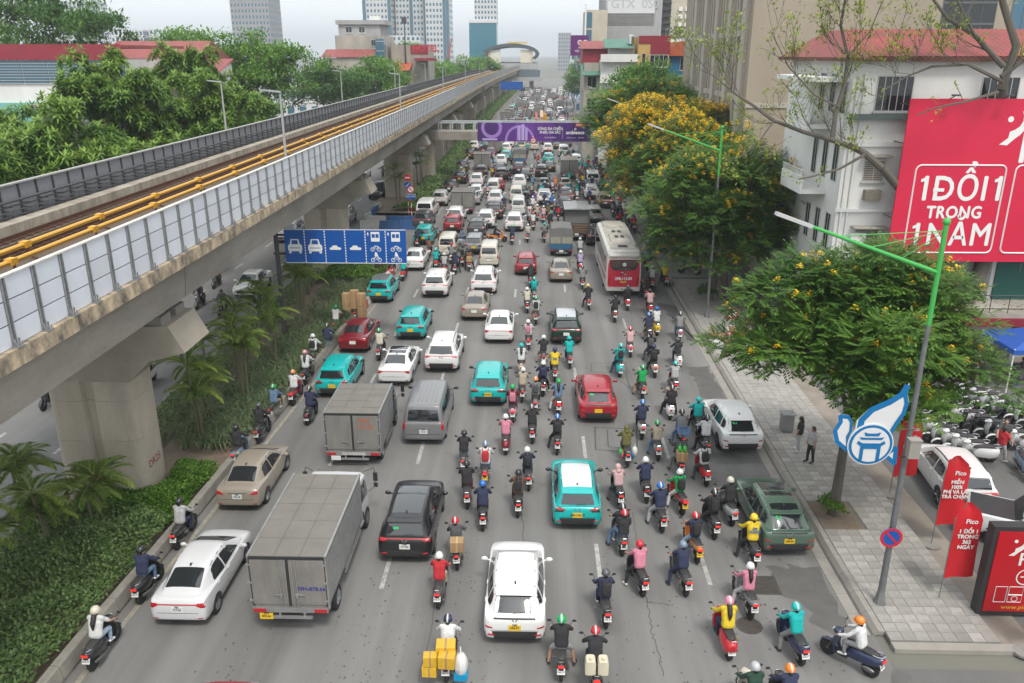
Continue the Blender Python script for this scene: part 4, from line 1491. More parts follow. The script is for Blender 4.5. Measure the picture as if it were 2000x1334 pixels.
# --- coach
def make_coach():
	P=Proto()
	W,L,H=1.24,11.6,3.35
	tab=[(0,.93,.55,3.05),(.04,.97,.46,3.2),(.22,1.0,.42,H-.02),(3,1.0,.38,H),(8,1.0,.38,H),(L-.7,1.0,.38,H-.03),(L-.25,.98,.42,H-.25),(L,.9,.5,2.7)]
	mb=MB()
	secs=[]
	for y,k,zb,zt in crom(tab,2):
		w_=W*k
		secs.append([(0,y,zb),(w_*.93,y,zb),(w_,y,zb+.1),(w_*1.0,y,1.5),(w_*.985,y,zt-.5),(w_*.94,y,zt-.14),(w_*.84,y,zt-.04),(w_*.5,y,zt+.015),(0,y,zt+.03)])
	loft(mb,secs)
	P.add('body',mb,mat('coach_white',(0.55,0.53,0.50),0.45,var=0.5,vscale=1.2,col2=(0.40,0.37,0.33)),True,ang=35)
	bv=bvh_of(mb)
	red=mat('coach_red',(0.50,0.018,0.045),0.35,coat=0.4,var=0.2,vscale=2,col2=(0.38,0.02,0.04))
	P.add('rear_panel',patch(bv,[(-1.12,.75),(1.12,.75),(1.13,2.35),(1.04,2.75),(-1.04,2.75),(-1.13,2.35)],'b',.012,8,8,.1),red)
	P.add('rear_window_surround',patch(bv,[(-.72,1.95),(.72,1.95),(.98,2.2),(.98,2.72),(-.98,2.72),(-.98,2.2)],'b',.020,8,6,.1),M_BLACKP)
	P.add('rear_window',patch(bv,[(-.76,2.18),(.76,2.18),(.88,2.3),(.88,2.66),(-.88,2.66),(-.88,2.3)],'b',.030,8,6,.08),mat('curtained_glass',(0.13,0.10,0.075),0.15,var=0.9,vscale=3,col2=(0.04,0.03,0.025),stretch=(8,1,.3)))
	for s_ in(-1,1):
		P.add('top_lamp',patch(bv,[(s_*.72-.22,2.83),(s_*.72+.22,2.83),(s_*.72+.2,2.97),(s_*.72-.2,2.97)],'b',.016,4,3),M_TAIL)
		P.add('tail_light',patch(bv,[(s_*1.0-.08,.9),(s_*1.0+.08,.9),(s_*1.0+.08,1.45),(s_*1.0-.08,1.45)],'b',.022,3,4),M_TAIL)
		P.add('fog_light',patch(bv,[(s_*.8-.12,.6),(s_*.8+.12,.6),(s_*.8+.12,.68),(s_*.8-.12,.68)],'b',.016,3,2),M_TAIL)
		ax='r' if s_>0 else 'l'
		P.add('side_glazing',patch(bv,[(.7,1.65),(10.9,1.65),(10.9,2.72),(.9,2.72)],ax,.008,12,5,.1),M_GLASS)
		P.add('side_stripe',patch(bv,[(.25,1.05),(9.5,.9),(9.5,1.0),(.25,1.4)],ax,.008,12,3,0),red)
		P.add('side_stripe',patch(bv,[(.3,2.2),(.62,1.7),(1.0,2.75),(.55,3.0)],ax,.01,4,4,0),red)
		for y in(2.9,3.9,9.2):
			t,wme,rme,q=wheel_meshes(.48,.3)
			if y==3.9:
				continue
			P.parts.append(dict(name='wheel',mb=t,m=M_RUBBER,me=wme,loc=(s_*1.08,y,.48),col=None,subs=(('rim',rme,(0,0,0)),),only=None))
	roofm=mat('coach_roof_dirty',(0.44,0.42,0.37),0.7,var=0.8,vscale=1.6,col2=(0.24,0.215,0.18),bump=.1)
	P.add('roof_sheet',patch(bv,[(-.95,.5),(.95,.5),(.95,11.2),(-.95,11.2)],'t',.008,6,10,.1),roofm)
	mb=MB()
	loft(mb,[[(0,y,H),(w_,y,H),(w_*.95,y,H+h*.7),(w_*.7,y,H+h),(0,y,H+h)]for y,w_,h in((2.6,.66,.06),(2.7,.74,.16),(5.4,.74,.18),(5.6,.66,.06))])
	P.add('air_conditioner',mb,roofm,True,ang=30)
	mb=MB()
	loft(mb,[[(0,y,H),(w_,y,H),(w_*.95,y,H+h*.7),(w_*.7,y,H+h),(0,y,H+h)]for y,w_,h in((8.6,.8,.05),(8.7,.85,.16),(10.4,.85,.16),(10.6,.8,.05))])
	P.add('roof_fairing',mb,roofm,True,ang=30)
	for y in(1.45,4.1,6.6):
		for x in((0,)if y<2 else(-.22,.22)):
			mb=MB()
			mb.bx(x-(.32 if y<2 else .13),x+(.32 if y<2 else .13),y-.28,y+.28,H+(.19 if 3<y<5.5 else .02),H+(.23 if 3<y<5.5 else .09))
			P.add('roof_vent',mb,M_DSTEEL,False)
	mb=MB()
	mb.prism([(-.02,2.86),(.5,3.12),(.5,3.36),(.1,3.34),(-.10,3.02)],-1.06,1.06,'x')
	P.add('rear_spoiler',mb,mat('coach_white'),False)
	mb=MB()
	letter(mb,'UNIVERSE',.15,facing((0,-.045,2.06)),space=1.35,bold=.004)
	P.add('lettering',mb,M_CHROME,False)
	mb=MB()
	letter(mb,'29B.113.59',.27,facing((0,-.045,1.36)),bold=.012)
	P.add('fleet_number',mb,M_WHITE,False)
	mb=MB()
	letter(mb,'H',.22,facing((0,-.05,1.74)),bold=.01,shear=.35)
	mb.tube([(.2*math.cos(a),-.05,1.74+.085*math.sin(a))for a in[2*PI*k/16 for k in range(17)]],.012,4)
	P.add('emblem',mb,M_CHROME,False)
	mb=MB()
	mb.bx(-.2,.2,-.05,-.03,1.05,1.2)
	P.add('licence_plate',mb,M_PLATEY,False)
	mb=MB()
	letter(mb,'29B\n113.59',.075,facing((0,-.055,1.155)),bold=.003)
	P.add('plate_lettering',mb,M_INK,False)
	mb=MB()
	mb.lathe([(.14,0),(.14,.012)],(.03,-.06,2.4),'y',16)
	P.add('round_sticker',mb,mat('pale_sticker',(.6,.62,.66),.6),False)
	mb=MB()
	mb.bx(-1.16,1.16,-.05,.1,.46,.72)
	P.add('rear_bumper',mb,mat('coach_white'),False)
	for s_ in(-1,1):
		mb=MB()
		mb.tube([(s_*1.1,L-.4,3.0),(s_*1.45,L+.15,2.95),(s_*1.45,L+.2,2.4)],.04,6)
		mb.box((s_*1.45,L+.2,2.3),(.22,.12,.5))
		P.add('mirror',mb,M_BLACKP,False)
	P.L=L
	P.rear=0
	return P
CAR['coach']=make_coach()
def put_car(kind,px_,py_,color,label,plate='white',rz=0.0,number=None,group=None,roof=None,opts=(),name=None,cat=None,scale=None,loc=None,flip=False,skip=()):
	"""px_, py_: photo pixel of the ground under the middle of the rear"""
	P=CAR[kind]
	g=Vector(loc)if loc is not None else at(px_,py_)
	d=Vector((-math.sin(rz),math.cos(rz),0))
	o=[plate]+list(opts)
	cols={'paint':color}
	if roof:
		o.append('roof')
		cols['roof']=roof
	nm=name or{'crossover':'crossover_car','suv':'suv_car','electric_suv':'suv_car','hatch':'hatchback_car','sedan':'sedan_car','fastback':'sedan_car','microvan':'microvan'}.get(kind,kind)
	if flip:
		rz+=PI
	t=P.spawn(nm,label,cat or{'coach':'bus','van':'van','microvan':'van','pickup':'pickup'}.get(kind,'truck' if 'truck' in kind else 'car'),
 g-d*P.rear*(1 if not flip else-1),rz,group,cols,skip,scale,None,o)
	if number:
		mb=MB()
		x,y,z,pw,phh=P.plate
		if '\n' in number:
			letter(mb,number,phh*.5,facing((x,y,z+phh*.24)),bold=.003)
		else:
			letter(mb,number,phh*.62,facing((x,y,z)),bold=.003)
		pl=[c for c in t.children if c.name.startswith('licence_plate')][0]
		link('plate_lettering',mb.mesh('plate_lettering',M_INK),pl)
	return t
	# ================================================================ motorbikes and people
M_SEATV=mat('seat_vinyl',(0.035,0.033,0.034),0.6)
M_BIKEP=mat('bike_paint',objcol=True,rough=0.28,coat=0.5)
M_EXH=mat('exhaust_steel',(0.20,0.195,0.19),0.4,metal=0.7)
M_SKIN=mat('skin',(0.42,0.24,0.16),0.6)
M_CLOTH=mat('woven_cloth',objcol=True,rough=0.9,bump=1.0,bscale=13,var=.32,vscale=7,col2=(.035,.033,.033))  # dark noise in the colour paints the shading of wrinkles
M_HELM=mat('helmet_shell',objcol=True,rough=0.25,coat=0.4)
def stripes(m,axis,freq,share,dark,width):
	"""printed stripes on a share of the helmets that use this material"""
	n,L=m.node_tree.nodes,m.node_tree.links
	b=n['Principled BSDF']
	src=b.inputs['Base Color'].links[0].from_socket
	tc,sp,oi=n.new('ShaderNodeTexCoord'),n.new('ShaderNodeSeparateXYZ'),n.new('ShaderNodeObjectInfo')
	L.new(tc.outputs['Object'],sp.inputs[0])
	def mth(op,a,v):
		q=n.new('ShaderNodeMath')
		q.operation=op
		L.new(a,q.inputs[0])
		if isinstance(v,float):
			q.inputs[1].default_value=v
		else:
			L.new(v,q.inputs[1])
		return q.outputs[0]
	s_=mth('LESS_THAN',mth('ABSOLUTE',sp.outputs[axis],0.0)if freq==0 else mth('FRACT',mth('MULTIPLY',sp.outputs[axis],float(freq)),0.0),width)
	f=mth('MULTIPLY',s_,mth('LESS_THAN',oi.outputs['Random'],share))
	mi=n.new('ShaderNodeMixRGB')
	L.new(f,mi.inputs['Fac'])
	L.new(src,mi.inputs['Color1'])
	mi.inputs['Color2'].default_value=(*dark,1)
	L.new(mi.outputs[0],b.inputs['Base Color'])
stripes(M_HELM,0,0,.45,(.5,.5,.5),.022)
M_HAIR=mat('dark_hair',(0.018,0.014,0.012),0.5)
M_SHOE=mat('shoe_leather',objcol=True,rough=0.7)
M_CARD=mat('cardboard',(0.38,0.24,0.12),0.85,var=0.35,vscale=3,rand=0.12)
M_TAPE=mat('yellow_tape_box',(0.66,0.40,0.03),0.5,var=0.3,vscale=4,rand=0.1)
M_MESHB=mat('black_bag_cloth',(0.025,0.025,0.028),0.85,bump=.3,bscale=40)
def prof_loft(mb,rows,mi=0):
	"""rows: y, half width, z low, z high, crown -> rounded body along y"""
	loft(mb,[[(0,y,a),(w_*.8,y,a),(w_,y,lerp(a,b,.35)),(w_*.96,y,lerp(a,b,.75)),(w_*.6,y,b),(0,y,b+c)]for y,w_,a,b,c in crom(rows,2)],mi)
def bike_wheel(r,wd):
	t=MB()
	t.lathe([(r*.70,-wd/2),(r*.93,-wd/2),(r,-wd*.2),(r,wd*.2),(r*.93,wd/2),(r*.70,wd/2)],axis='x',n=16)
	q=MB()
	q.lathe([(r*.72,-wd*.3),(r*.66,0),(r*.72,wd*.3)],axis='x',n=16)
	for k in range(5):
		a=2*PI*k/5
		q.tube([(0,0,0),(0,math.cos(a)*r*.68,math.sin(a)*r*.68)],.018,4)
	q.lathe([(.05,-.07),(.05,.07)],axis='x',n=8)
	return t,t.mesh('wheel',M_RUBBER,True),q.mesh('rim',M_EXH,True)
def make_bike(kind):
	P=Proto()
	under=kind=='underbone'
	r=.29 if under else .255
	t,wme,rme=bike_wheel(r,.10 if under else .125)
	yb,yf=-.62,.64
	for nm,y in(('rear_wheel',yb),('front_wheel',yf)):
		P.parts.append(dict(name=nm,mb=t,m=M_RUBBER,me=wme,loc=(0,y,r),col=None,subs=(('rim',rme,(0,0,0)),),only=None))
	mb=MB()
	if under:
		prof_loft(mb,[(-.98,.05,.70,.76,.01),(-.9,.10,.62,.78,.02),(-.6,.13,.56,.74,.02),(-.2,.12,.50,.70,.02),(.1,.09,.44,.62,.02),(.3,.08,.40,.58,.02),(.42,.07,.40,.56,.02)])
	elif kind=='vespa':
		prof_loft(mb,[(-.92,.08,.50,.62,.02),(-.84,.16,.36,.70,.03),(-.6,.21,.30,.74,.03),(-.3,.20,.30,.74,.02),(-.05,.15,.30,.70,.02),(.08,.11,.30,.5,.01)])
	else:
		prof_loft(mb,[(-.95,.06,.66,.76,.02),(-.86,.15,.54,.78,.02),(-.6,.195,.44,.76,.02),(-.25,.18,.38,.72,.02),(0,.14,.34,.66,.02),(.1,.10,.32,.5,.01)])
	P.add('rear_fairing',mb,M_BIKEP,True,col='paint')
	mb=MB()
	prof_loft(mb,[(-.80,.06,.76,.80,.01),(-.72,.12,.755,.83,.02),(-.45,.145,.75,.84,.02),(-.2,.13,.735,.80,.02),(.02,.10,.70,.77,.02),(.12,.05,.66,.70,.01)])
	P.add('seat',mb,M_SEATV,True)
	mb=MB()
	if under:
		for s_ in(-1,1):
			mb.prism([(.18,.34),(.36,.30),(.50,.50),(.46,.84),(.38,.86),(.34,.55)],s_*.10-.03,s_*.10+.03,'x')
		mb.prism([(.36,.5),(.50,.5),(.46,.86),(.38,.86)],-.1,.1,'x')
	else:
		secs=[]
		for z,y,w_ in((.30,.40,.17),(.45,.46,.20),(.65,.46,.21),(.82,.42,.20),(.92,.39,.13)):
			secs.append([(0,y+.07,z),(w_*.6,y+.05,z),(w_,y-.03,z),(w_*.95,y-.07,z),(w_*.5,y-.03,z),(0,y-.02,z)])
		loft(mb,secs)
	P.add('front_shield',mb,M_BIKEP,True,col='paint')
	if not under:
		mb=MB()
		mb.box((0,.22,.315),(.34,.42,.05))
		P.add('floorboard',mb,M_BLACKP,False)
	else:
		mb=MB()
		mb.ball((0,.02,.30),.13,8,6,sz=(.9,1.3,.85))
		mb.tube([(-.28,-.02,.26),(.28,-.02,.26)],.016,5)
		P.add('engine',mb,M_EXH,True)
	mb=MB()
	pts=[(.0,yf+(r+.03)*math.cos(a),r+(r+.03)*math.sin(a))for a in[R(10+30*k)for k in range(6)]]
	for a,b in zip(pts,pts[1:]):
		for s_ in(-1,1):
			pass
	V=[]
	for p in pts:
		V+=[(-.07,p[1],p[2]-.015),(0,p[1],p[2]+.015),(.07,p[1],p[2]-.015)]
	mb.add(V,[f for i in range(len(pts)-1)for f in((i*3,i*3+1,i*3+4,i*3+3),(i*3+1,i*3+2,i*3+5,i*3+4))])
	P.add('front_mudguard',mb,M_BIKEP,True,col='paint')
	mb=MB()
	for s_ in(-1,1):
		mb.tube([(s_*.075,yf,r),(s_*.07,yf-.14,.62)],.022,6)
	P.add('front_fork',mb,M_EXH,True)
	mb=MB()
	prof_loft(mb,[(.28,.08,.92,.98,.01),(.36,.14,.88,1.03,.02),(.48,.12,.88,1.0,.02),(.54,.07,.92,.97,.01)])
	P.add('handlebar_cowl',mb,M_BIKEP,True,col='paint')
	mb=MB()
	mb.tube([(-.34,.30,1.01),(-.2,.36,.98),(.2,.36,.98),(.34,.30,1.01)],.016,6)
	P.add('handlebar',mb,M_BLACKP,True)
	for s_ in(-1,1):
		mb=MB()
		mb.tube([(s_*.24,.34,1.0),(s_*.26,.38,1.12),(s_*.33,.38,1.17)],.008,4)
		mb.ball((s_*.36,.38,1.19),.06,8,6,sz=(1.1,.25,.75))
		P.add('mirror',mb,M_BLACKP,True)
	mb=MB()
	mb.ball((0,.54,.93 if not under else .88),.07,8,6,sz=(1.1,.6,.8))
	P.add('headlight',mb,M_LAMPW,True)
	mb=MB()
	ty={'underbone':-.985,'vespa':-.915,'scooter':-.955}[kind]
	tz={'underbone':.72,'vespa':.60,'scooter':.70}[kind]
	mb.box((0,ty+.005,tz),(.17 if kind!='vespa' else .11,.05,.065 if kind!='vespa' else .09),rx=-.3)
	P.add('tail_light',mb,M_BRAKE if kind!='vespa' else M_TAIL,False)
	mb=MB()
	mb.box((0,ty+.03,tz-.18),(.22,.012,.17),rx=-.35)
	P.add('licence_plate',mb,M_PLATEW,False,only='white')
	P.add('licence_plate',mb,M_PLATEY,False,only='yellow')
	lm=MB()
	letter(lm,'29-B1\n568.37',.075,Matrix.Translation((0,ty+.026,tz-.155))@Matrix.Rotation(-.35,4,'X')@Matrix.Rotation(PI/2,4,'X'),bold=.001)
	P.add('plate_lettering',lm,M_INK,False)
	mb=MB()
	mb.prism([(ty+.05,tz-.02),(ty+.02,tz-.25),(ty+.06,tz-.32),(ty+.12,tz-.1)],-.06,.06,'x')
	P.add('rear_mudguard',mb,M_BLACKP,False)
	mb=MB()
	mb.tube([(.14,.02,.24),(.16,-.25,.24),(.17,-.35,.27),(.18,-.75,.38)],[.02,.025,.05,.045],7)
	P.add('exhaust',mb,M_EXH,True)
	mb=MB()
	mb.tube([(-.10,-.55,.78),(-.13,-.82,.83),(-.06,-.93,.84),(.06,-.93,.84),(.13,-.82,.83),(.10,-.55,.78)],.014,5)
	P.add('grab_rail',mb,M_CHROME if kind!='underbone' else M_EXH,True)
	mb=MB()
	mb.ball((-.13,-.6,.3),.09,8,5,sz=(.5,2.2,.9))
	P.add('drive_case',mb,M_EXH,True)
	mb=MB()
	mb.tube([(-.16,-.1,.3),(-.26,-.22,.02)],.012,4)
	P.add('kickstand',mb,M_BLACKP,True,only='parked')
	P.L=1.9
	return P
BIKE={k:make_bike(k)for k in('underbone','scooter','vespa')}
# ---- people: continuous surfaces grown from posed limbs
def remesh(mb,vox,name,m,smooth_it=4,deci=None):
	me=mb.mesh(name,m)
	o=bpy.data.objects.new(name,me)
	COL.objects.link(o)
	md=o.modifiers.new('r','REMESH')
	md.mode='VOXEL'
	md.voxel_size=vox
	md.use_smooth_shade=True
	sm=o.modifiers.new('s','SMOOTH')
	sm.iterations=smooth_it
	sm.factor=.5
	if deci:
		dc=o.modifiers.new('d','DECIMATE')
		dc.ratio=deci
	dg=bpy.context.evaluated_depsgraph_get()
	r_=bpy.data.meshes.new_from_object(o.evaluated_get(dg))
	bpy.data.objects.remove(o)
	r_.name=name
	r_.materials.clear()
	r_.materials.append(m)
	r_.polygons.foreach_set('use_smooth',[True]*len(r_.polygons))
	return r_
def limb(mb,pts,rr,n=8):
	for i in range(len(pts)-1):
		mb.tube([pts[i],pts[i+1]],[rr[i],rr[i+1]],n)
	for p,r_ in zip(pts,rr):
		mb.ball(p,r_,8,6)
def make_person(pose):
	"""pose: joints (hip centre, chest, neck, head, l/r shoulder, elbow, hand, hip, knee, ankle, toe). returns list of part dicts"""
	J={k:Vector(v)for k,v in pose.items()}
	out={}
	def torso(mb,g):
		hp,ch,nk=J['hip'],J['chest'],J['neck']
		side=(J['shr']-J['shl']).normalized()
		for a,b,ra,rb,off in((hp,lerp(hp,ch,.5),.115,.105,.07),(lerp(hp,ch,.5),ch,.105,.12,.075),(ch,lerp(ch,nk,.75),.115,.075,.075)):
			for s_ in(-1,0,1):
				limb(mb,[a+side*off*s_,b+side*off*s_*(1 if b!=lerp(ch,nk,.75)else 1)],[ra+g,rb+g])
		limb(mb,[J['shl'],lerp(ch,nk,.8),J['shr']],[.062+g,.06+g,.062+g])
	def arm(mb,s_,g,upto=1.0):
		a,b,c=J['sh'+s_],J['el'+s_],J['ha'+s_]
		if upto<=1:
			limb(mb,[a,lerp(a,b,upto)],[.056+g,.046+g])
		else:
			limb(mb,[a,b,lerp(b,c,upto-1)],[.056+g,.045+g,.034+g])
	def leg(mb,s_,g,upto=2.0):
		a,b,c=J['hp'+s_],J['kn'+s_],J['an'+s_]
		if upto<=1:
			limb(mb,[a,lerp(a,b,upto)],[.088+g,.066+g])
		else:
			limb(mb,[a,b,lerp(b,c,upto-1)],[.088+g,.060+g,lerp(.058,.042,upto-1)+g])
			# body
	mb=MB()
	torso(mb,0)
	limb(mb,[J['neck']-Vector((0,0,.06)),J['head']-Vector((0,0,.05))],[.052,.05])
	mb.ball(J['head'],.098,12,9,sz=(.86,1.0,1.16))
	mb.ball(J['head']+Vector((0,.03,-.055)),.06,8,6)
	fw_=Vector((0,1,0))
	mb.ball(J['head']+fw_*.10+Vector((0,0,-.015)),.018,6,5)
	for s_,x in(('l',-1),('r',1)):
		mb.ball(J['head']+Vector((x*.085,0,-.01)),.026,6,5,sz=(.5,.8,1.2))
		arm(mb,s_,0,2)
		leg(mb,s_,0,2)
		h=J['ha'+s_]
		d=(J['ha'+s_]-J['el'+s_]).normalized()
		mb.ball(h+d*.03,.042,8,6,sz=(.8,1,.7))
	body=remesh(mb,.020,'body',M_SKIN,3,.6)
	# fingers: closed on the grip, thumb underneath
	fm=MB()
	for s_,x in(('l',-1),('r',1)):
		h=J['ha'+s_]
		d=(J['ha'+s_]-J['el'+s_]).normalized()
		acr=d.cross(Vector((0,0,1))).normalized()
		for k in range(4):
			o=h+d*.055+acr*(.03-.02*k)
			ln=(.038,.044,.042,.034)[k]
			fm.tube([o,o+d*ln*.7+Vector((0,0,-.006)),o+d*ln*.85+Vector((0,0,-.032)),o+d*ln*.4+Vector((0,0,-.046))],[.010,.0095,.009,.007],5)
		o=h+d*.02-acr*x*.035
		fm.tube([o,o+d*.03-acr*x*.01+Vector((0,0,-.02)),o+d*.05+Vector((0,0,-.035))],[.012,.011,.009],5)
	bm=bmesh.new()
	bm.from_mesh(body)
	tmp=fm.mesh('fingers',M_SKIN,True)
	bm.from_mesh(tmp)
	bm.to_mesh(body)
	bm.free()
	bpy.data.meshes.remove(tmp)
	out['body']=body
	for nm,up in(('short_sleeved_top',.75),('long_sleeved_top',1.93)):
		mb=MB()
		torso(mb,.016)
		for s_ in 'lr':
			arm(mb,s_,.016,up)
		out[nm]=remesh(mb,.022,nm,M_CLOTH,3,.6)
	for nm,up in(('trousers',1.9),('shorts',.85)):
		mb=MB()
		hp=J['hip']
		side=(J['shr']-J['shl']).normalized()
		for s_ in(-1,0,1):
			limb(mb,[hp-Vector((0,0,.03))+side*.07*s_,hp+(J['chest']-hp)*.2+side*.07*s_],[.122,.118])
		for s_ in 'lr':
			leg(mb,s_,.014,up)
		out[nm]=remesh(mb,.022,nm,M_CLOTH,3,.6)
	out['shoe']=[]
	for s_ in 'lr':
		mb=MB()
		a,t=J['an'+s_],J['to'+s_]
		limb(mb,[a+(a-t)*.25+Vector((0,0,-.01)),lerp(a,t,.5),t],[.040,.042,.034],7)
		out['shoe'].append(mb.mesh('shoe',M_SHOE,True))
	hd=J['head']
	mb=MB()
	o0=len(mb.v)
	mb.ball((0,0,0),.135,14,10,top=-.30,sz=(.93,1.08,1.0))
	mb.lathe([(.126,-.045),(.137,-.04),(.137,-.02)],(0,0,0),n=14)
	V=[(.11*math.cos(a),.145*math.sin(a)+(.0 if k==0 else .05),-.03-.015*k)for k in(0,1)for a in[R(25+26*i)for i in range(6)]]
	mb.add(V,[(i,i+1,i+7,i+6)for i in range(5)])
	mb.xform(Matrix.Translation(hd+Vector((0,-.012,.035))),o0)
	out['helmet']=mb.mesh('helmet',M_HELM,True)
	mb=MB()
	mb.ball(hd+Vector((0,-.02,.012)),.108,10,8,sz=(.92,1.0,1.1),top=-.45)
	limb(mb,[hd+Vector((0,-.06,-.03)),hd+Vector((0,-.075,-.10))],[.07,.05])
	out['short_hair']=mb.mesh('short_hair',M_HAIR,True)
	mb=MB()
	mb.ball(hd+Vector((0,-.02,.012)),.108,10,8,sz=(.92,1.0,1.1))
	limb(mb,[hd+Vector((0,-.06,-.03)),J['neck']+Vector((0,-.10,.0)),J['chest']+Vector((0,-.15,.04)),lerp(J['chest'],J['hip'],.35)+Vector((0,-.15,0))],[.075,.08,.075,.03])
	out['long_hair']=remesh(mb,.02,'long_hair',M_HAIR,2,.6)
	mb=MB()
	c=lerp(J['chest'],J['hip'],.22)+Vector((0,-.19,.02))
	loft(mb,[[(0,y,c.z-h),(w_*.85,y,c.z-h),(w_,y,c.z-h*.5),(w_,y,c.z+h*.5),(w_*.7,y,c.z+h),(0,y,c.z+h*1.06)]for y,w_,h in((c.y-.09,.10,.14),(c.y-.07,.135,.19),(c.y+.05,.145,.21),(c.y+.08,.14,.20))])
	mb.bx(-.09,.09,c.y-.115,c.y-.08,c.z-.14,c.z+.0)
	for s_,x in(('l',-1),('r',1)):
		mb.tube([(x*.10,c.y+.06,c.z+.18),J['sh'+s_]*.75+J['neck']*.25+Vector((0,0,.065)),J['sh'+s_]*.7+J['chest']*.3+Vector((x*.02,.13,.0))],.018,4)
	out['backpack']=mb.mesh('backpack',M_CLOTH,True)
	mb=MB()
	nk=J['neck']
	mb.ball(hd+Vector((0,-.02,.0)),.128,12,9,sz=(.95,1.05,1.15))
	limb(mb,[hd+Vector((0,-.03,-.06)),nk+Vector((0,-.03,0))],[.11,.12])
	out['hood']=remesh(mb,.022,'hood',M_CLOTH,3,.6)
	return out
def rider_pose(lean=.10,foot=None,knees=.15,back=0.0,armw=.30,far=False,hz=.90):
	"""seated on a bike whose origin is its middle on the ground"""
	hy=-.28-back
	p=dict(hip=(0,hy,hz),chest=(0,hy+lean*.9,hz+.34),neck=(0,hy+lean*1.25,hz+.52),head=(0,hy+lean*1.5+.02,hz+.66))
	for s_,x in(('l',-1),('r',1)):
		p['sh'+s_]=(x*.175,hy+lean*1.15,hz+.475)
		p['el'+s_]=(x*(armw-.02),hy+lean+.20,hz+.25)
		p['ha'+s_]=(x*.29,.28,1.03)
		if back:
			p['el'+s_]=(x*.24,hy+lean+.06,hz+.22)
			p['ha'+s_]=(x*.14,hy+.27,hz+.12)
		p['hp'+s_]=(x*.10,hy+.02,hz-.03)
		p['kn'+s_]=(x*knees,hy+.42,hz-.10)
		p['an'+s_]=(x*(knees+.01),hy+.38,.42)
		p['to'+s_]=(x*(knees+.02),hy+.54,.37)
		if foot and s_ in foot:
			p['kn'+s_]=(x*.28,hy+.30,.52)
			p['an'+s_]=(x*.36,hy+.22,.09)
			p['to'+s_]=(x*.40,hy+.38,.045)
	return p
def stand_pose(stride=.0,armf=0.0,turn=0):
	p=dict(hip=(0,0,.92),chest=(0,.0,1.24),neck=(0,.01,1.42),head=(0,.03,1.56))
	for s_,x in(('l',-1),('r',1)):
		p['sh'+s_]=(x*.18,0,1.38)
		p['el'+s_]=(x*.25,armf*.5*(1 if x>0 else .3),1.12)
		p['ha'+s_]=(x*.24,armf*(1 if x>0 else .2)+.06,.90+abs(armf)*.25)
		p['hp'+s_]=(x*.09,0,.90)
		p['kn'+s_]=(x*.10,x*stride*.6+.02,.48)
		p['an'+s_]=(x*.10,x*stride,.09)
		p['to'+s_]=(x*.12,x*stride+.15,.04)
	return p
FOLK={
 'ride':make_person(rider_pose(.10)),
 'lean':make_person(rider_pose(.17,armw=.33,knees=.17)),
 'left':make_person(rider_pose(.08,foot='l')),
 'both':make_person(rider_pose(.09,foot='lr',armw=.32)),
 'pillion':make_person(rider_pose(.06,back=.36,hz=.94,knees=.22)),
 'stand':make_person(stand_pose(.07)),
 'walk':make_person(stand_pose(.22,.3)),
 'sit':make_person({**rider_pose(.05,foot='lr',armw=.2,hz=.52),'hal':(-.14,.05,.62),'har':(.14,.05,.62)}),
 }
C=dict(white=(.66,.66,.65),black=(.022,.022,.025),navy=(.022,.03,.075),grey=(.22,.22,.22),lgrey=(.42,.42,.42),red=(.50,.02,.03),teal=(.0,.42,.40),green=(.0,.33,.08),yellow=(.72,.52,.02),pink=(.62,.22,.30),lpink=(.60,.38,.38),
 beige=(.45,.37,.28),brown=(.16,.08,.05),blue=(.02,.14,.45),denim=(.12,.20,.32),ldenim=(.30,.40,.50),olive=(.13,.12,.03),orange=(.70,.20,.02),lilac=(.42,.34,.52),khaki=(.32,.25,.16),cream=(.58,.53,.43),dgrey=(.08,.08,.085),maroon=(.16,.015,.025),purple=(.18,.06,.35),silver=(.40,.41,.42),dgreen=(.01,.05,.03),lblue=(.28,.45,.62),gblue=(.16,.22,.30),champ=(.30,.255,.20),tealb=(.0,.45,.43))
def put_person(pose,loc,rz,label,top='long_sleeved_top',tc='grey',bc='black',helmet='black',hair='short_hair',sc_='black',legs='trousers',pack=None,hood=None,group=None,scale=1.0,near=True,tilt=None):
	Fk=FOLK[pose]
	t=thing('person',label,'person',loc,rz,group)
	if tilt:
		t.rotation_euler=(0,tilt,rz)
	t.scale=(scale,)*3
	link('body',Fk['body'],t)
	link(top,Fk[top],t,color=C[tc])
	link(legs,Fk[legs],t,color=C[bc])
	for q in Fk['shoe']:
		link('shoe',q,t,color=C[sc_])
	if hood:
		link('hood',Fk['hood'],t,color=C[hood])
	else:
		link(hair,Fk[hair],t)
		if helmet:
			link('helmet',Fk['helmet'],t,color=C[helmet])
	if pack:
		link('backpack',Fk['backpack'],t,color=C[pack])
	return t
_ur=random.Random(21)
def put_bike(kind,loc,rz,color,label,plate='white',group=None,parked=False,lean=0.0):
	t=BIKE[kind].spawn('motorbike' if kind=='underbone' else 'motor_scooter',label,'motorbike',loc,rz,group,{'paint':C[color]if isinstance(color,str)else color},(),None,(0,lean),[plate]+(['parked']if parked else[]))
	return t
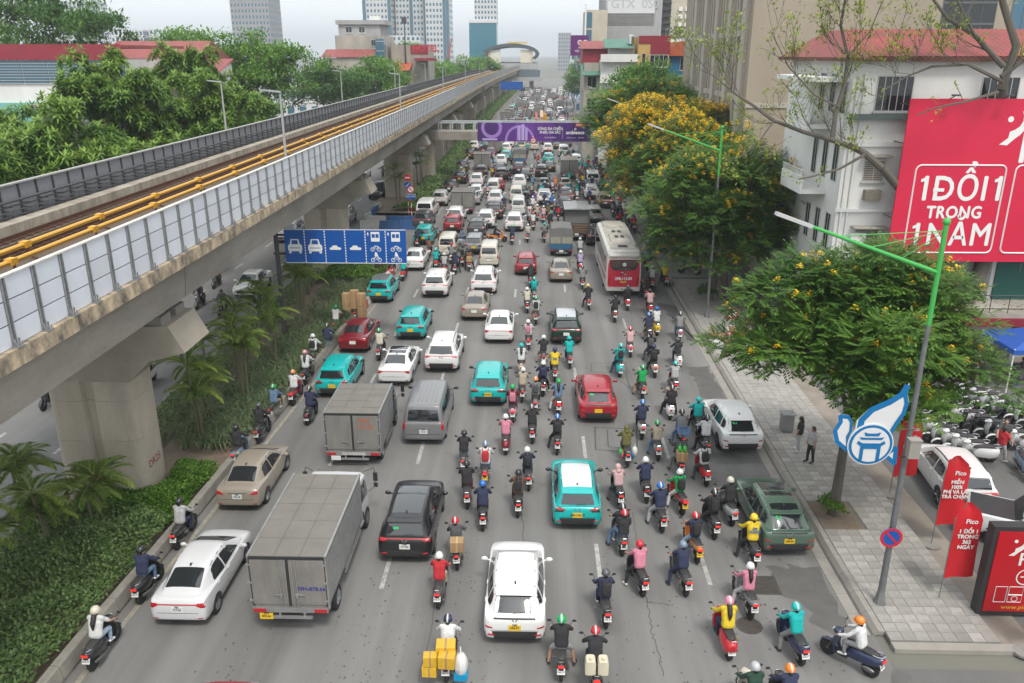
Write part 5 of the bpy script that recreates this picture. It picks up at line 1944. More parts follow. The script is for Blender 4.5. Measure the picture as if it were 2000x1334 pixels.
	# ================================================================ traffic, placed where it stands in the photograph
WH,BK,RD,SV,CH_=(.70,.70,.69),(.012,.012,.014),(.30,.008,.018),(.36,.36,.36),(.27,.235,.19)
CY_,DG,GY,CRM=(.0,.40,.385),(.05,.055,.062),(.20,.21,.22),(.55,.52,.44)
put_car('electric_suv',1005,1266,WH,'large white electric crossover with yellow plate alone at the bottom of the road','yellow',number='29E\n558.37')
put_car('crossover',1127,1040,CY_,'turquoise taxi with a white roof between the motorbikes','yellow',number='29E-130.77',roof=(.55,.55,.55))
put_car('suv',792,1105,BK,'black crossover with a dark glass roof ahead of the big grey truck',number='30B\n317.82',opts=('panorama','sticker'),skip=('roof_rail',))
t=put_car('box_truck',574,1238,(.62,.62,.62),'big grey box truck with blue number 29H-878.66 on its rear door','yellow',number='29H\n878.66')
mb=MB()
letter(mb,'29H-878.66',.18,facing((.66,-.02,1.62)),bold=.005)
part('door_lettering',mb,mat('blue_stencil',(.03,.03,.22),.7),t)
t=put_car('box_van_truck',693,912,(.03,.10,.16),'smaller worn grey box truck with orange number 99C 115.62 on its door')
mb=MB()
letter(mb,'99C\n115.62',.28,facing((.52,-.017,2.0)),bold=.004)
part('door_lettering',mb,mat('orange_stencil',(.45,.10,.03),.7),t)
mb=MB()
for i in range(14):
	x=-.5+i*.075
	mb.prism([(x,.58),(x+.035,.58),(x+.035+(.06 if i<7 else-.06),.70),(x+(.06 if i<7 else-.06),.70)],-.04,-.033,'y')
part('hazard_stripe',mb,M_WHITE,t)
put_car('fastback',352,1230,(.60,.60,.61),'pearl white sedan with dark windows by the left kerb',number='30L\n317.65')
put_car('sedan',467,1003,CH_,'champagne beige sedan by the left kerb ahead of the pearl white one',number='30A\n472.68')
put_car('van',828,872,(.17,.17,.175),'metallic grey people carrier with ribbed roof beside the worn box truck',number='29A\n105.22')
put_car('crossover',953,797,CY_,'turquoise taxi with turquoise roof between grey van and motorbikes','yellow',number='29H-043.17')
put_car('electric_suv',1168,830,RD,'glossy red crossover with black lower bumper in the middle of the motorbikes','yellow',opts=('sticker',))
put_car('electric_suv',1440,890,WH,'white electric crossover stopped against the right kerb',loc=(9.1,32.2,0),rz=.03,opts=('sticker',))
put_car('electric_suv',1545,1095,(.075,.125,.092),'sage green crossover with a black glass roof stopped at the right kerb','yellow',loc=(8.85,24.5,0),rz=.02,opts=('panorama','sticker'),number='29E\n400.66')
put_car('crossover',650,780,CY_,'turquoise taxi with turquoise roof behind the dark red sedan','yellow')
put_car('fastback',770,757,WH,'white sedan with a black glass roof ahead of the box truck',opts=('panorama',))
put_car('suv',862,731,WH,'white crossover with slim red tail lights ahead of the grey people carrier')
put_car('fastback',690,692,(.16,.006,.014),'dark red sedan near the left kerb behind the stacked carton bike')
put_car('crossover',802,667,CY_,'turquoise taxi with turquoise roof next to the dark red sedan','yellow')
put_car('fastback',974,674,WH,'white sedan with a sunroof left of the dark green crossover')
put_car('suv',1106,676,(.004,.028,.016),'dark green crossover with a silver grey roof',roof=(.42,.44,.46))
put_car('sedan',926,629,CH_,'champagne sedan behind the white crossover with three tail lights')
put_car('suv',849,584,WH,'white crossover with wide black bumper behind the turquoise row',skip=('roof_rail',))
put_car('crossover',740,594,CY_,'turquoise taxi with a grey roof below the blue lane sign','yellow',roof=(.16,.17,.18))
put_car('suv',944,578,WH,'white crossover just behind the white high roof van')
put_car('sedan',1096,554,CH_,'beige sedan behind the tarpaulin truck left of the red coach')
put_car('hatch',1027,540,RD,'small red hatchback left of the beige sedan')
put_car('microvan',955,524,CRM,'cream white microvan next to the small red hatchback')
put_car('fastback',806,531,WH,'white sedan half hidden behind the blue lane sign')
put_car('crossover',925,499,GY,'blue grey crossover behind the cream microvan','yellow')
put_car('microvan',873,505,CRM,'cream microvan with greenish rear glass among motorbikes')
put_car('crossover',826,480,CY_,'turquoise taxi above the right end of the blue lane sign','yellow')
put_car('suv',824,449,DG,'dark grey crossover ahead of the turquoise taxi by the traffic island',skip=('roof_rail',))
put_car('crossover',883,456,RD,'dark red crossover ahead of the cream microvan with green glass')
put_car('crossover',930,464,DG,'charcoal crossover ahead of the blue grey one')
put_car('suv',948,448,WH,'white crossover with tall tail lights ahead of the charcoal one')
put_car('suv',888,441,WH,'white crossover ahead of the dark red one','white',opts=('sticker',))
put_car('suv',965,430,(.05,.035,.028),'dark brown crossover with a roof rack')
put_car('van',829,430,WH,'white high roof van beside the traffic island')
put_car('box_van_truck',903,420,(.2,.2,.2),'small silver backed box truck in the left lanes')
put_car('suv',858,404,(.5,.5,.49),'silver white people carrier with luggage on its roof by the red and white kerb')
put_car('suv',1004,454,WH,'white luxury crossover left of the motorbike group')
put_car('microvan',1012,422,(.6,.6,.58),'white microvan ahead of the white luxury crossover')
put_car('microvan',1008,398,CRM,'second cream microvan further up the same lane')
put_car('tarp_truck',1096,502,(.02,.1,.16),'small truck with grey tarpaulin cover and blue tail board')
put_car('stake_truck',1126,472,(.2,.2,.2),'wooden sided stake truck with a tin roof beside the tarpaulin truck')
put_car('suv',1166,482,BK,'black crossover squeezed on the left of the red coach')
put_car('suv',1161,439,(.42,.40,.36),'silver beige crossover ahead of the red coach')
put_car('coach',1216,580,WH,'red and white long distance coach with fleet number 29B.113.59')
put_car('pickup',1106,424,DG,'dark pickup ahead of the stake truck')
put_car('suv',1107,398,DG,'charcoal crossover ahead of the dark pickup')
put_car('suv',1063,402,WH,'white crossover with lowered rear behind the motorbikes',opts=('panorama',))
put_car('suv',1182,409,(.15,.10,.075),'bronze brown crossover ahead of the silver beige one')
MID=[('sedan',1105,374,(.17,.125,.095),'bronze sedan right of the orange rider'),('sedan',1063,374,DG,'dark grey sedan with a scooter close behind it'),
 ('sedan',1017,390,BK,'black sedan right of the two red cars'),('suv',1014,370,WH,'white crossover behind the black crossover pair'),('sedan',1027,354,BK,'black sedan with lit brake lights in the middle lane'),
 ('hatch',972,374,RD,'red hatchback, rear one of the two red cars'),('sedan',980,352,RD,'red sedan, front one of the two red cars'),('microvan',963,382,(.6,.59,.56),'white microvan beside the red hatchback'),
 ('suv',967,404,WH,'white crossover with red brake lights behind the white microvan'),('suv',930,366,WH,'white sport utility car left of the red cars'),('hatch',929,388,WH,'white hatchback behind the white sport utility car'),
 ('sedan',923,402,SV,'silver sedan beside the small silver backed truck'),('suv',877,380,BK,'rearmost black sport utility car along the left kerb wall'),('suv',897,360,BK,'middle black sport utility car along the left kerb wall'),
 ('suv',901,337,DG,'charcoal crossover with yellow plate along the left kerb wall'),('suv',1156,391,WH,'white crossover with a yellow plate right of the bronze sedan'),('van',1158,366,(.5,.51,.53),'silver minibus at the right under the flowering trees'),
 ('box_truck',1112,352,WH,'white box truck in the right middle lanes'),('sedan',1074,337,BK,'black sedan behind the turquoise taxi in the right middle lanes'),('crossover',1071,320,CY_,'turquoise taxi left of the white box truck'),
 ('suv',1058,347,BK,'black crossover with lit brake lights beside the black sedan'),('box_van_truck',941,334,(.14,.14,.14),'grey box truck near the left kerb below the purple banner'),('suv',938,348,BK,'black crossover right behind the small grey box truck'),
 ('suv',978,325,WH,'white crossover below the purple banner'),('crossover',988,315,CY_,'turquoise taxi just below the purple banner'),('tarp_truck',1015,324,(.02,.08,.12),'tarpaulin truck below the purple banner'),
 ('suv',1013,342,BK,'black crossover behind the tarpaulin truck under the banner'),('sedan',976,341,DG,'dark sedan behind the white crossover below the banner'),('suv',979,352+2,(.06,.055,.05),'brown black crossover ahead of the red sedan'),
 ('suv',925,295,WH,'white crossover next to the left kerb under the banner'),('suv',917,312,BK,'black crossover next to the left kerb behind the white one'),('suv',957,310,(.1,.012,.02),'maroon crossover under the left half of the banner'),
 ('sedan',969,291,WH,'white sedan at the left end under the purple banner'),('suv',994,288,WH,'white crossover under the left half of the banner'),('suv',988,300,WH,'white crossover behind the other white one under the banner'),
 ('van',1017,296,(.6,.55,.3),'cream and yellow taxi van under the middle of the banner'),('microvan',1044,294,CRM,'beige microvan under the speed sign on the banner'),('suv',1070,300,WH,'white crossover under the right half of the banner'),
 ('van',1101,307,WH,'white minibus under the right half of the banner'),('suv',1126,324,WH,'white sedan like crossover right of the white box truck'),('sedan',1088,292,DG,'dark sedan under the right end of the banner')]
for k,x,y,c,l in MID:
	put_car(k,x,y,c,l,'yellow' if rnd.random()<.25 else 'white',skip=('door_handle','wiper','antenna'))
	# opposite carriageway, coming towards us
put_car('van',0,0,BK,'black luxury people carrier facing us on the opposite road by the pier',loc=(-19.0,102.4,0),flip=True)
put_car('suv',0,0,SV,'silver sport utility car facing us on the opposite road beyond the second pier',loc=(-19.6,85.5,0),flip=True)
put_car('suv',0,0,(.35,.36,.38),'grey sport utility car facing us half behind the second pier',loc=(-23.0,78,0),flip=True)
put_car('sedan',0,0,WH,'white taxi sedan facing us on the opposite road beside the sign post','yellow',loc=(-20.7,60.0,0),flip=True)
put_car('suv',0,0,WH,'white car facing us far up the opposite road',loc=(-24.3,118,0),flip=True)
# forecourt on the right
put_car('suv',0,0,WH,'white crossover parked nose to the scooters on the forecourt',loc=(16.5,27.4,.02),rz=-.10)
put_car('pickup',0,0,(.60,.60,.60),'white pickup with black cover parked behind the tall red sign',loc=(15.9,26.75,.02),rz=-2.05)
put_car('crossover',470,1347,(.36,.008,.03),'red car at the bottom edge of the picture',loc=(-7.9,13.1,0),skip=('antenna',))
# ---- riders: x, y of the rear tyre in the photo, bike, bike colour, pose, sleeve, top, legs, helmet, extras, what singles it out
RID=[
 (183,1308,'scooter','black','ride','s','white','ldenim','cream',dict(hair='long_hair',sc_='white'),'nearest one along the left kerb wall'),
 (277,1178,'scooter','black','ride','l','navy','denim','black',dict(sc_='white'),'along the left kerb wall beside the pearl white sedan'),
 (349,1072,'underbone','black','ride','l','lgrey','navy','black',{},'along the left kerb wall behind the champagne sedan'),
 (463,912,'scooter','gblue','ride','l','black','black','black',{},'along the left kerb wall beside the champagne sedan'),
 (507,866,'scooter','black','ride','l','black','dgrey','dgrey',{},'next to the kerb plants left of the worn box truck'),
 (534,822,'underbone','black','ride','l','denim','khaki','green',dict(sc_='white'),'by the kerb plants left of the turquoise taxi'),
 (602,830,'vespa','black','ride','l','navy','navy','black',{},'left of the worn box truck'),
 (574,792,'underbone','red','ride','l','white','navy','orange',{},'with red sleeves by the kerb'),
 (597,752,'underbone','black','ride','l','white','dgrey','pink',dict(hair='long_hair'),'by the kerb left of the turquoise taxi'),
 (612,716,'scooter','black','ride','l','white','black','white',dict(pack='black'),'by the kerb behind the dark red sedan'),
 (636,692,'vespa','gblue','ride','l','navy','navy','black',{},'by the kerb left of the dark red sedan'),
 (655,652,'underbone','red','ride','s','white','navy','green',{},'by the kerb ahead of the dark red sedan'),
 (742,704,'underbone','dgrey','ride','s','cream','black','green',{},'right of the dark red sedan'),
 (735,546,'scooter','red','both','l','black','black','black',{},'leftmost of those turning under the blue lane sign'),
 (746,536,'scooter','black','left','l','pink','black','white',{},'turning under the blue lane sign'),
 (766,538,'underbone','black','left','l','white','black','white',{},'turning under the middle of the blue lane sign'),
 (787,549,'scooter','red','ride','l','teal','black','teal',{},'turning under the right half of the blue lane sign'),
 (815,484,'scooter','black','left','l','navy','black','black',{},'left of the turquoise taxi near the island'),
 (838,504,'underbone','red','ride','s','brown','black','black',{},'left of the cream microvan with green glass'),
 (858,488,'scooter','silver','ride','l','brown','black','dgrey',{},'squeezing along the cream microvan'),
 (853,527,'scooter','red','both','l','black','black','teal',dict(pill=('teal','black','teal')),'two up behind the cream microvan'),
 (868,538,'underbone','red','both','s','lgrey','grey','white',{},'behind the cream microvan'),
 (881,516,'scooter','white','left','l','grey','black','red',{},'right behind the cream microvan'),
 (889,536,'scooter','black','both','l','navy','black','black',{},'left of the cream white microvan'),
 (904,521,'scooter','black','left','l','grey','black','black',dict(pack='black'),'behind the blue grey crossover'),
 (917,530,'underbone','black','both','l','brown','black','black',dict(box='card'),'with a carton behind the blue grey crossover'),
 (985,413,'scooter','black','ride','l','navy','dgrey','teal',{},'right of the dark brown crossover'),
 (905,924,'underbone','dgrey','ride','s','black','ldenim','black',{},'with a yellow print on the back, left of the red backpack'),
 (947,950,'underbone','red','ride','l','white','denim','gblue',dict(pack='red',plate='yellow'),'with a red backpack'),
 (913,993,'scooter','dgrey','ride','s','black','maroon','black',{},'with a striped jacket round the waist'),
 (943,1036,'scooter','black','ride','l','navy','black','blue',{},'right of the black crossover'),
 (988,888,'vespa','maroon','ride','l','pink','dgrey','white',{},'in a pink hoodie left of the others'),
 (1033,958,'underbone','dgrey','ride','l','navy','black','white',dict(hair='long_hair',pack='black'),'left of the white roofed taxi'),
 (1011,1010,'scooter','black','ride','l','brown','black','black',dict(hair='long_hair',pack='black'),'left behind the white roofed taxi'),
 (894,1112,'underbone','black','ride','l','dgrey','denim','red',dict(box='card'),'in a dark cape with a carton on the rack'),
 (857,1187,'scooter','dgrey','ride','s','red','beige','white',{},'left of the large white electric crossover'),
 (1096,1328,'underbone','black','both','s','black','lgrey','green',dict(legs='shorts'),'in shorts at the bottom edge right of the large white crossover'),
 (1182,1226,'underbone','black','ride','l','navy','navy','dgrey',dict(pack='black',sc_='white'),'with a backpack alone in the lower middle'),
 (1254,1164,'scooter','black','left','s','pink','black','red',dict(sc_='white'),'behind the two up scooter'),
 (1214,1085,'scooter','dgrey','left','s','black','denim','black',dict(pill=('black','denim','red')),'two up right of the white roofed taxi'),
 (1338,1164,'underbone','dgrey','left','s','navy','navy','gblue',{},'in the third row left of the sage green crossover'),
 (1360,1100,'underbone','orange','left','s','navy','ldenim','red',dict(pack='black',plate='yellow',sc_='white'),'left of the sage green crossover'),
 (1394,1053,'scooter','black','left','l','black','black','black',dict(pack='black',sc_='white'),'nearest the left side of the sage green crossover'),
 (1428,1027,'scooter','silver','left','s','black','black','cream',{},'between the two cars at the right kerb'),
 (1292,1040,'underbone','black','both','l','navy','lgrey','blue',{},'with white script on the back'),
 (1211,993,'scooter','black','left','l','lpink','dgrey',None,dict(hood='lpink'),'in a pale pink hooded jacket'),
 (1263,982,'scooter','black','ride','l','navy','dgrey','white',{},'in a tracksuit top with white lettering'),
 (1331,1006,'underbone','red','both','l','green','white','white',dict(pack='black',plate='yellow'),'in a green courier jacket'),
 (1225,912,'underbone','dgreen','ride','l','olive','dgrey',None,dict(hood='olive',bags=1),'hung with shopping bags'),
 (1285,900,'scooter','grey','left','s','beige','denim','green',{},'behind the navy rider in the middle right'),
 (1253,858,'scooter','silver','ride','l','navy','black','blue',{},'right of the glossy red crossover'),
 (1308,820,'vespa','white','both','s','beige','black','black',dict(pill=('black','black','black')),'two up on a cream scooter'),
 (1254,780,'underbone','dgrey','both','s','green','olive','green',dict(legs='shorts'),'in green with shorts above the red crossover'),
 (1279,738,'scooter','beige','left','l','black','black','navy',dict(pack='black'),'on a beige scooter'),
 (1317,772,'scooter','maroon','left','l','lgrey','grey','teal',{},'in a pale grey hoodie'),
 (1325,721,'vespa','white','ride','l','black','black','dgrey',{},'on a white scooter near the rubbish heap'),
 (1332,880,'underbone','blue','left','s','grey','denim','black',dict(box='crate'),'carrying a blue crate'),
 (1328,932,'underbone','black','left','l','dgrey','grey','black',dict(box='card',boxtop='green'),'in checks with a big carton and green bags'),
 (1379,950,'scooter','red','left','l','white','dgrey','black',dict(pack='black'),'left of the white crossover at the kerb'),
 (1378,892,'scooter','black','left','l','white','black','black',{},'beside the white crossover at the kerb'),
 (1362,852,'scooter','black','left','l','teal','black','teal',{},'in a turquoise courier jacket beside the white crossover'),
 (1470,1108,'underbone','black','left','l','yellow','black','yellow',dict(be=2),'in a yellow courier jacket beside the sage green crossover'),
 (1463,1208,'underbone','grey','left','l','pink','lgrey','white',dict(hair='long_hair'),'by the drain grate'),
 (1422,1288,'vespa','red','ride','l','yellow','navy','pink',dict(hair='long_hair'),'on the red scooter behind the manhole cover'),
 (1563,1298,'scooter','navy','left','l','teal','grey','teal',{},'in a turquoise jacket at the lower right'),
 (1088,888,'underbone','black','left','s','black','black','blue',dict(pack='black'),'with a blue helmet left of the red crossover'),
 (1040,866,'scooter','black','ride','s','black','black','dgrey',{},'in the double file left of the red crossover'),
 (1002,826,'scooter','pink','ride','l','maroon','dgrey','green',dict(pack='pink'),'with a pink backpack'),
 (1090,812,'scooter','red','left','l','denim','white','green',dict(hair='long_hair'),'in wide white trousers'),
 (1046,808,'underbone','grey','ride','l','grey','black','orange',dict(pack='dgrey'),'with an orange helmet'),
 (1019,786,'underbone','dgrey','ride','l','beige','beige','white',{},'in a raincoat right of the turquoise taxi'),
 (1018,736,'vespa','beige','ride','l','white','maroon','teal',dict(hair='long_hair'),'on a beige scooter with round body'),
 (1060,774,'scooter','black','both','l','navy','black','white',dict(pack='navy',sc_='white'),'with white shoes'),
 (1083,746,'underbone','black','ride','l','yellow','black','navy',dict(be=1),'in a yellow courier jacket behind the dark green crossover'),
 (1061,716,'underbone','dgrey','left','s','black','khaki','white',dict(legs='shorts'),'in shorts left behind the dark green crossover'),
 (1113,720,'underbone','dgrey','ride','l','teal','black','teal',{},'right behind the dark green crossover'),
 (1210,737,'vespa','teal','left','l','teal','navy','teal',dict(pack='black'),'on a turquoise scooter'),
 (1231,698,'scooter','pink','ride','l','lpink','grey','red',{},'in a pale pink hoodie with a red helmet'),
 (1033,684,'underbone','red','ride','l','white','dgrey','white',dict(hair='long_hair',pack='pink'),'right of the white sedan with a sunroof'),
 (1047,634,'underbone','dgrey','left','l','white','khaki','green',dict(pack='black',legs='shorts'),'left of the dark green crossover'),
 (1030,612,'scooter','black','ride','l','cream','black','white',{},'in a cream hoodie ahead of the green helmet'),
 (1043,590,'underbone','teal','ride','l','teal','dgrey','teal',dict(pack='teal'),'in turquoise with a courier bag'),
 (1036,562,'scooter','black','ride','l','black','black','black',{},'right behind the small red hatchback'),
 (1200,630,'scooter','dgrey','ride','l','black','black','black',{},'left one of two behind the red coach'),
 (1225,607,'scooter','red','ride','l','black','black','dgrey',dict(pack='black'),'right one of two behind the red coach'),
 (1150,606,'underbone','red','left','l','black','black','yellow',{},'with a yellow helmet left of the coach'),
 (1270,618,'scooter','red','ride','l','lpink','black','black',{},'right of the coach in pale pink'),
 (1283,656,'vespa','yellow','ride','s','white','khaki','blue',{},'on a yellow scooter'),
 (1268,668,'scooter','black','both','s','navy','khaki','blue',{},'beside the yellow scooter'),
 (1272,712,'underbone','black','left','l','black','dgrey','black',dict(pack='dgrey'),'loaded with bags behind the yellow scooter'),
 (1326,668,'scooter','gblue','ride','s','grey','gblue','dgrey',{},'alone by the gutter'),
 (1262,586,'scooter','black','left','l','brown','black','black',dict(pack='black'),'beside the rear corner of the coach'),
 (1273,566,'scooter','black','left','l','white','black','white',{},'in white right of the coach'),
 (1264,528,'underbone','black','ride','s','lblue','black','blue',{},'in pale blue along the coach'),
 (1270,508,'scooter','teal','ride','l','teal','black','teal',{},'in turquoise along the coach'),
 (1300,560,'scooter','black','left','l','yellow','dgrey','white',{},'stopped at the kerb right of the coach'),
 (1133,534,'scooter','red','ride','l','lilac','black','white',{},'in lilac left of the coach'),
 (1138,566,'underbone','black','ride','l','grey','black','black',{},'left of the rear of the coach'),
 (1134,506,'scooter','white','ride','l','lgrey','black','white',{},'beside the tarpaulin truck'),
 (1000,478,'scooter','black','ride','l','navy','black','green',{},'right of the blue grey crossover'),
 (1030,474,'underbone','red','ride','l','white','ldenim','white',dict(pack='cream'),'with a cream backpack'),
 (1063,474,'underbone','dgrey','ride','l','grey','black','teal',dict(pack='grey'),'left of the tarpaulin truck'),
 (1042,450,'scooter','black','ride','l','white','navy','red',{},'in white behind the white microvan'),
 (1034,432,'scooter','white','ride','l','white','black','black',{},'next to the white microvan'),
 (1050,432,'scooter','maroon','ride','l','beige','black','white',{},'in beige behind the white crossover with a glass roof'),
 (1062,436,'scooter','red','ride','l','lpink','black','white',{},'in pale pink behind the white crossover with a glass roof'),
 (1072,430,'underbone','red','ride','l','olive','black','dgrey',{},'in olive left of the dark pickup'),
 (1066,420,'scooter','black','ride','l','navy','black','white',{},'left of the pickup in navy'),
 (1078,410,'scooter','black','ride','s','blue','black','blue',{},'in blue left of the dark pickup'),
 (1040,415,'underbone','black','ride','l','white','dgrey','white',dict(bags=1),'covered in white bags'),
 (1040,371,'scooter','black','ride','l','denim','black','black',{},'between the black sedan and the grey sedan'),
 (1085,374,'underbone','red','ride','l','orange','black','orange',{},'in an orange raincoat'),
 (1131,374,'scooter','silver','ride','l','denim','black','teal',{},'right of the bronze sedan'),
 (1058,388,'scooter','teal','ride','l','teal','black','teal',{},'in turquoise behind the dark grey sedan'),
 (1206,418,'scooter','black','ride','l','lgrey','black','white',{},'in pale grey ahead of the coach'),
 (1196,398,'underbone','red','ride','l','green','black','green',{},'in green ahead of the coach'),
 (1218,424,'scooter','black','ride','l','white','black','white',{},'in white next to the kerb ahead of the coach'),
 (1182,372,'scooter','black','ride','l','gblue','black','black',{},'right of the silver minibus'),
 (1210,402,'underbone','red','ride','l','brown','black','red',{},'in brown ahead of the coach'),
 ]
COLW=dict(lgrey='light grey',dgrey='dark grey',lpink='pale pink',ldenim='light blue',denim='blue denim',gblue='steel blue',lblue='pale blue',tealb='turquoise',teal='turquoise',champ='champagne',dgreen='dark green')
cw_=lambda c:COLW.get(c,c)
M_GBAG=mat('green_bag',(.05,.42,.06),.5)
M_WBAG=mat('white_bag',(.6,.6,.58),.5,bump=.4,bscale=20)
M_PBAG=mat('pink_bag',(.6,.12,.2),.5)
M_BBAG=mat('blue_bag',(.03,.25,.5),.5)
M_JUG=mat('cream_jug',(.55,.50,.38),.5)
M_STRAP=mat('black_strap',(.02,.02,.02),.8)
def boxm(w_,d,h,nm,m,tape=None):
	mb=MB()
	mb.bx(-w_/2,w_/2,-d/2,d/2,0,h)
	mb.bx(-.03,.03,-d/2-.003,d/2+.003,-.002,h+.003,1 if tape else 0)
	return mb.mesh(nm,[m,tape or m])
M_TAPEC=mat('packing_tape',(.45,.33,.18),.4)
CARTON=boxm(.44,.40,.36,'carton',M_CARD,M_TAPEC)
def bag_mesh(m,s_):
	mb=MB()
	mb.ball((0,0,0),.13*s_,8,6,sz=(.7,1,1.2))
	mb.tube([(0,-.04,.14*s_),(0,0,.24*s_),(0,.04,.14*s_)],.012,4)
	return mb.mesh('carrier_bag',m,True)
BAGS=[bag_mesh(m,s_)for m,s_ in((M_GBAG,1),(M_PBAG,1.1),(M_BBAG,1.3),(M_WBAG,1.5))]
POSES_NEAR={}
bikes_used=0
for i,(x,y,bk,bc_,pose,slv,tc,lc,hm,ex,ctx)in enumerate(RID):
	rz=_ur.uniform(-.05,.07)
	if x<700 and y>640:
		rz=-.02
	if y>1000 and x>1200:
		rz=_ur.uniform(.06,.2)
	d=Vector((-math.sin(rz),math.cos(rz),0))
	loc=at(x,y)+d*.66
	ln=_ur.uniform(-.05,.05)
	what='motorbike' if bk=='underbone' else 'scooter'
	hw=('%s helmet'%cw_(hm))if hm else 'hood up'
	put_bike(bk,loc,rz,bc_,' '.join(('%s %s of the rider %s'%(cw_(bc_),what,ctx)).split()[:16]),ex.get('plate','white'),'motorbikes in the traffic',lean=ln)
	lab='rider in %s top, %s, %s'%(cw_(tc),hw,ctx)
	if len(lab.split())>15:
		lab='rider in %s top %s'%(cw_(tc),ctx)
	p=put_person(pose,loc,rz,lab,'short_sleeved_top' if slv=='s' else 'long_sleeved_top',tc,lc,hm,ex.get('hair','short_hair'),ex.get('sc_','black'),ex.get('legs','trousers'),ex.get('pack'),ex.get('hood'),'riders in the traffic',_ur.uniform(.97,1.04),tilt=ln)
	if 'pill' in ex:
		a,b,c=ex['pill']
		put_person('pillion',loc,rz,'passenger in %s top, %s helmet, %s'%(cw_(a),cw_(c),ctx),'short_sleeved_top' if slv=='s' else 'long_sleeved_top',a,b,c,'short_hair','white',group='riders in the traffic',tilt=ln)
	if ex.get('be'):
		mb=MB()
		hy=-.28 if pose!='pillion' else-.64
		letter(mb,'be' if ex['be']==1 else 'be\nFOOD',.20 if ex['be']==1 else .13,Matrix.Translation((0,-.395,1.20 if ex['be']==1 else 1.24))@Matrix.Rotation(-.10,4,'X')@Matrix.Rotation(PI/2,4,'X'),bold=.008)
		part('jacket_print',mb,mat('blue_print',(.02,.12,.30),.7),p)
	M=Matrix.Translation(loc)@Matrix.Rotation(rz,4,'Z')
	if ex.get('box')=='card':
		link('carton',CARTON,None,'cardboard carton strapped on the bike %s'%ctx,'carton',loc=M@Vector((0,-.74,.85)),rz=rz)
	if ex.get('boxtop'):
		for q in(-1,1):
			link('green_bag',BAGS[0],None,'%s green plastic bag on the carton of the checked rider'%('left' if q<0 else 'right'),'bag',loc=M@Vector((q*.1,-.72,1.32)),rz=rz)
	if ex.get('box')=='crate':
		mb=MB()
		for z in(0,.1,.2):
			mb.bx(-.24,.24,-.19,-.175,z,z+.06)
			mb.bx(-.24,.24,.175,.19,z,z+.06)
			mb.bx(-.24,-.225,-.19,.19,z,z+.06)
			mb.bx(.225,.24,-.19,.19,z,z+.06)
		for xx in(-.23,.23,0):
			for yy in(-.182,.182):
				mb.bx(xx-.01,xx+.01,yy-.01,yy+.01,0,.27)
		mb.bx(-.24,.24,-.19,.19,-.01,.0)
		link('plastic_crate',mb.mesh('plastic_crate',mat('blue_plastic',(.15,.25,.42),.5)),None,'slatted blue plastic crate on the rack of a motorbike','crate',loc=M@Vector((0,-.72,.86)),rz=rz)
	if ex.get('bags'):
		for q,(xx,zz)in enumerate(((-.28,.62),(-.2,.5),(.22,.52),(.3,.66))):
			link('carrier_bag',BAGS[(q+(0 if 'shopping' in ctx else 3))%4 if 'shopping' in ctx else 3],None,'%s bag hanging on the bike %s'%(('green','pink','blue','white')[q]if 'shopping' in ctx else('leftmost white','left white','right white','rightmost white')[q],ctx),'bag',loc=M@Vector((xx,-.5,zz)),rz=rz)
			# courier bike stacked with yellow boxes
loc=at(873,1330)+Vector((0,.66,0))
put_bike('underbone',loc,0,'black','black motorbike loaded with yellow taped boxes at the bottom edge',group='motorbikes in the traffic')
put_person('lean',loc,0,'rider in white and navy top holding a phone, behind yellow boxes','long_sleeved_top','white','black','navy',group='riders in the traffic')
YB=boxm(.52,.40,.42,'yellow_box',M_TAPE,M_CARD)
for k,(x,y,z,s_,l)in enumerate(((0,-.66,.86,1.0,'large yellow taped box in front of the stack on the courier bike'),(.06,-1.0,.84,.85,'yellow and brown box at the rear of the stack on the courier bike'),(-.42,-.95,.50,.75,'yellow and brown box hanging on the left of the courier bike'),(-.40,-.95,.84,.7,'small yellow box on the left side of the courier bike stack'))):
	o=link('yellow_box',YB,None,l,'box','boxes on the courier bike',loc=loc+Vector((x,y,z)),rz=rnd.uniform(-.1,.1))
	o.scale=(s_,s_,s_)
o=link('parcel_sack',BAGS[3],None,'white plastic parcel sack on the right of the courier bike','sack',loc=loc+Vector((.42,-.85,.75)))
o.scale=(1.5,1.3,1.6)
o=link('blue_parcel',boxm(.36,.4,.2,'blue_parcel',mat('blue_parcel',(.0,.26,.5),.5)),None,'turquoise blue parcel low on the right of the courier bike','parcel',loc=loc+Vector((.42,-.85,.35)))
# bike with jugs, bottom edge
loc=at(1162,1350)+Vector((0,.55,0))
put_bike('underbone',loc,0,'black','black motorbike carrying strapped plastic jugs at the bottom edge',group='motorbikes in the traffic')
put_person('lean',loc,0,'rider in black jacket and red helmet in front of plastic jugs','long_sleeved_top','black','black','red',group='riders in the traffic')
mb=MB()
loft(mb,[[(0,y,0),(w_,y,0),(w_,y,.36),(w_*.8,y,.42),(0,y,.43)]for y,w_ in((-.16,.1),(-.13,.14),(.13,.14),(.16,.1))])
mb.lathe([(.04,.42),(.04,.5),(.03,.51)],(0,-.06,0),n=8)
jm=mb.mesh('plastic_jug',M_JUG,True)
for q,(x,l)in enumerate(((-.17,'left'),(.17,'right'))):
	link('plastic_jug',jm,None,'%s cream plastic jug strapped behind the red helmeted rider'%l,'jug',loc=loc+Vector((x,-.72,.82)))
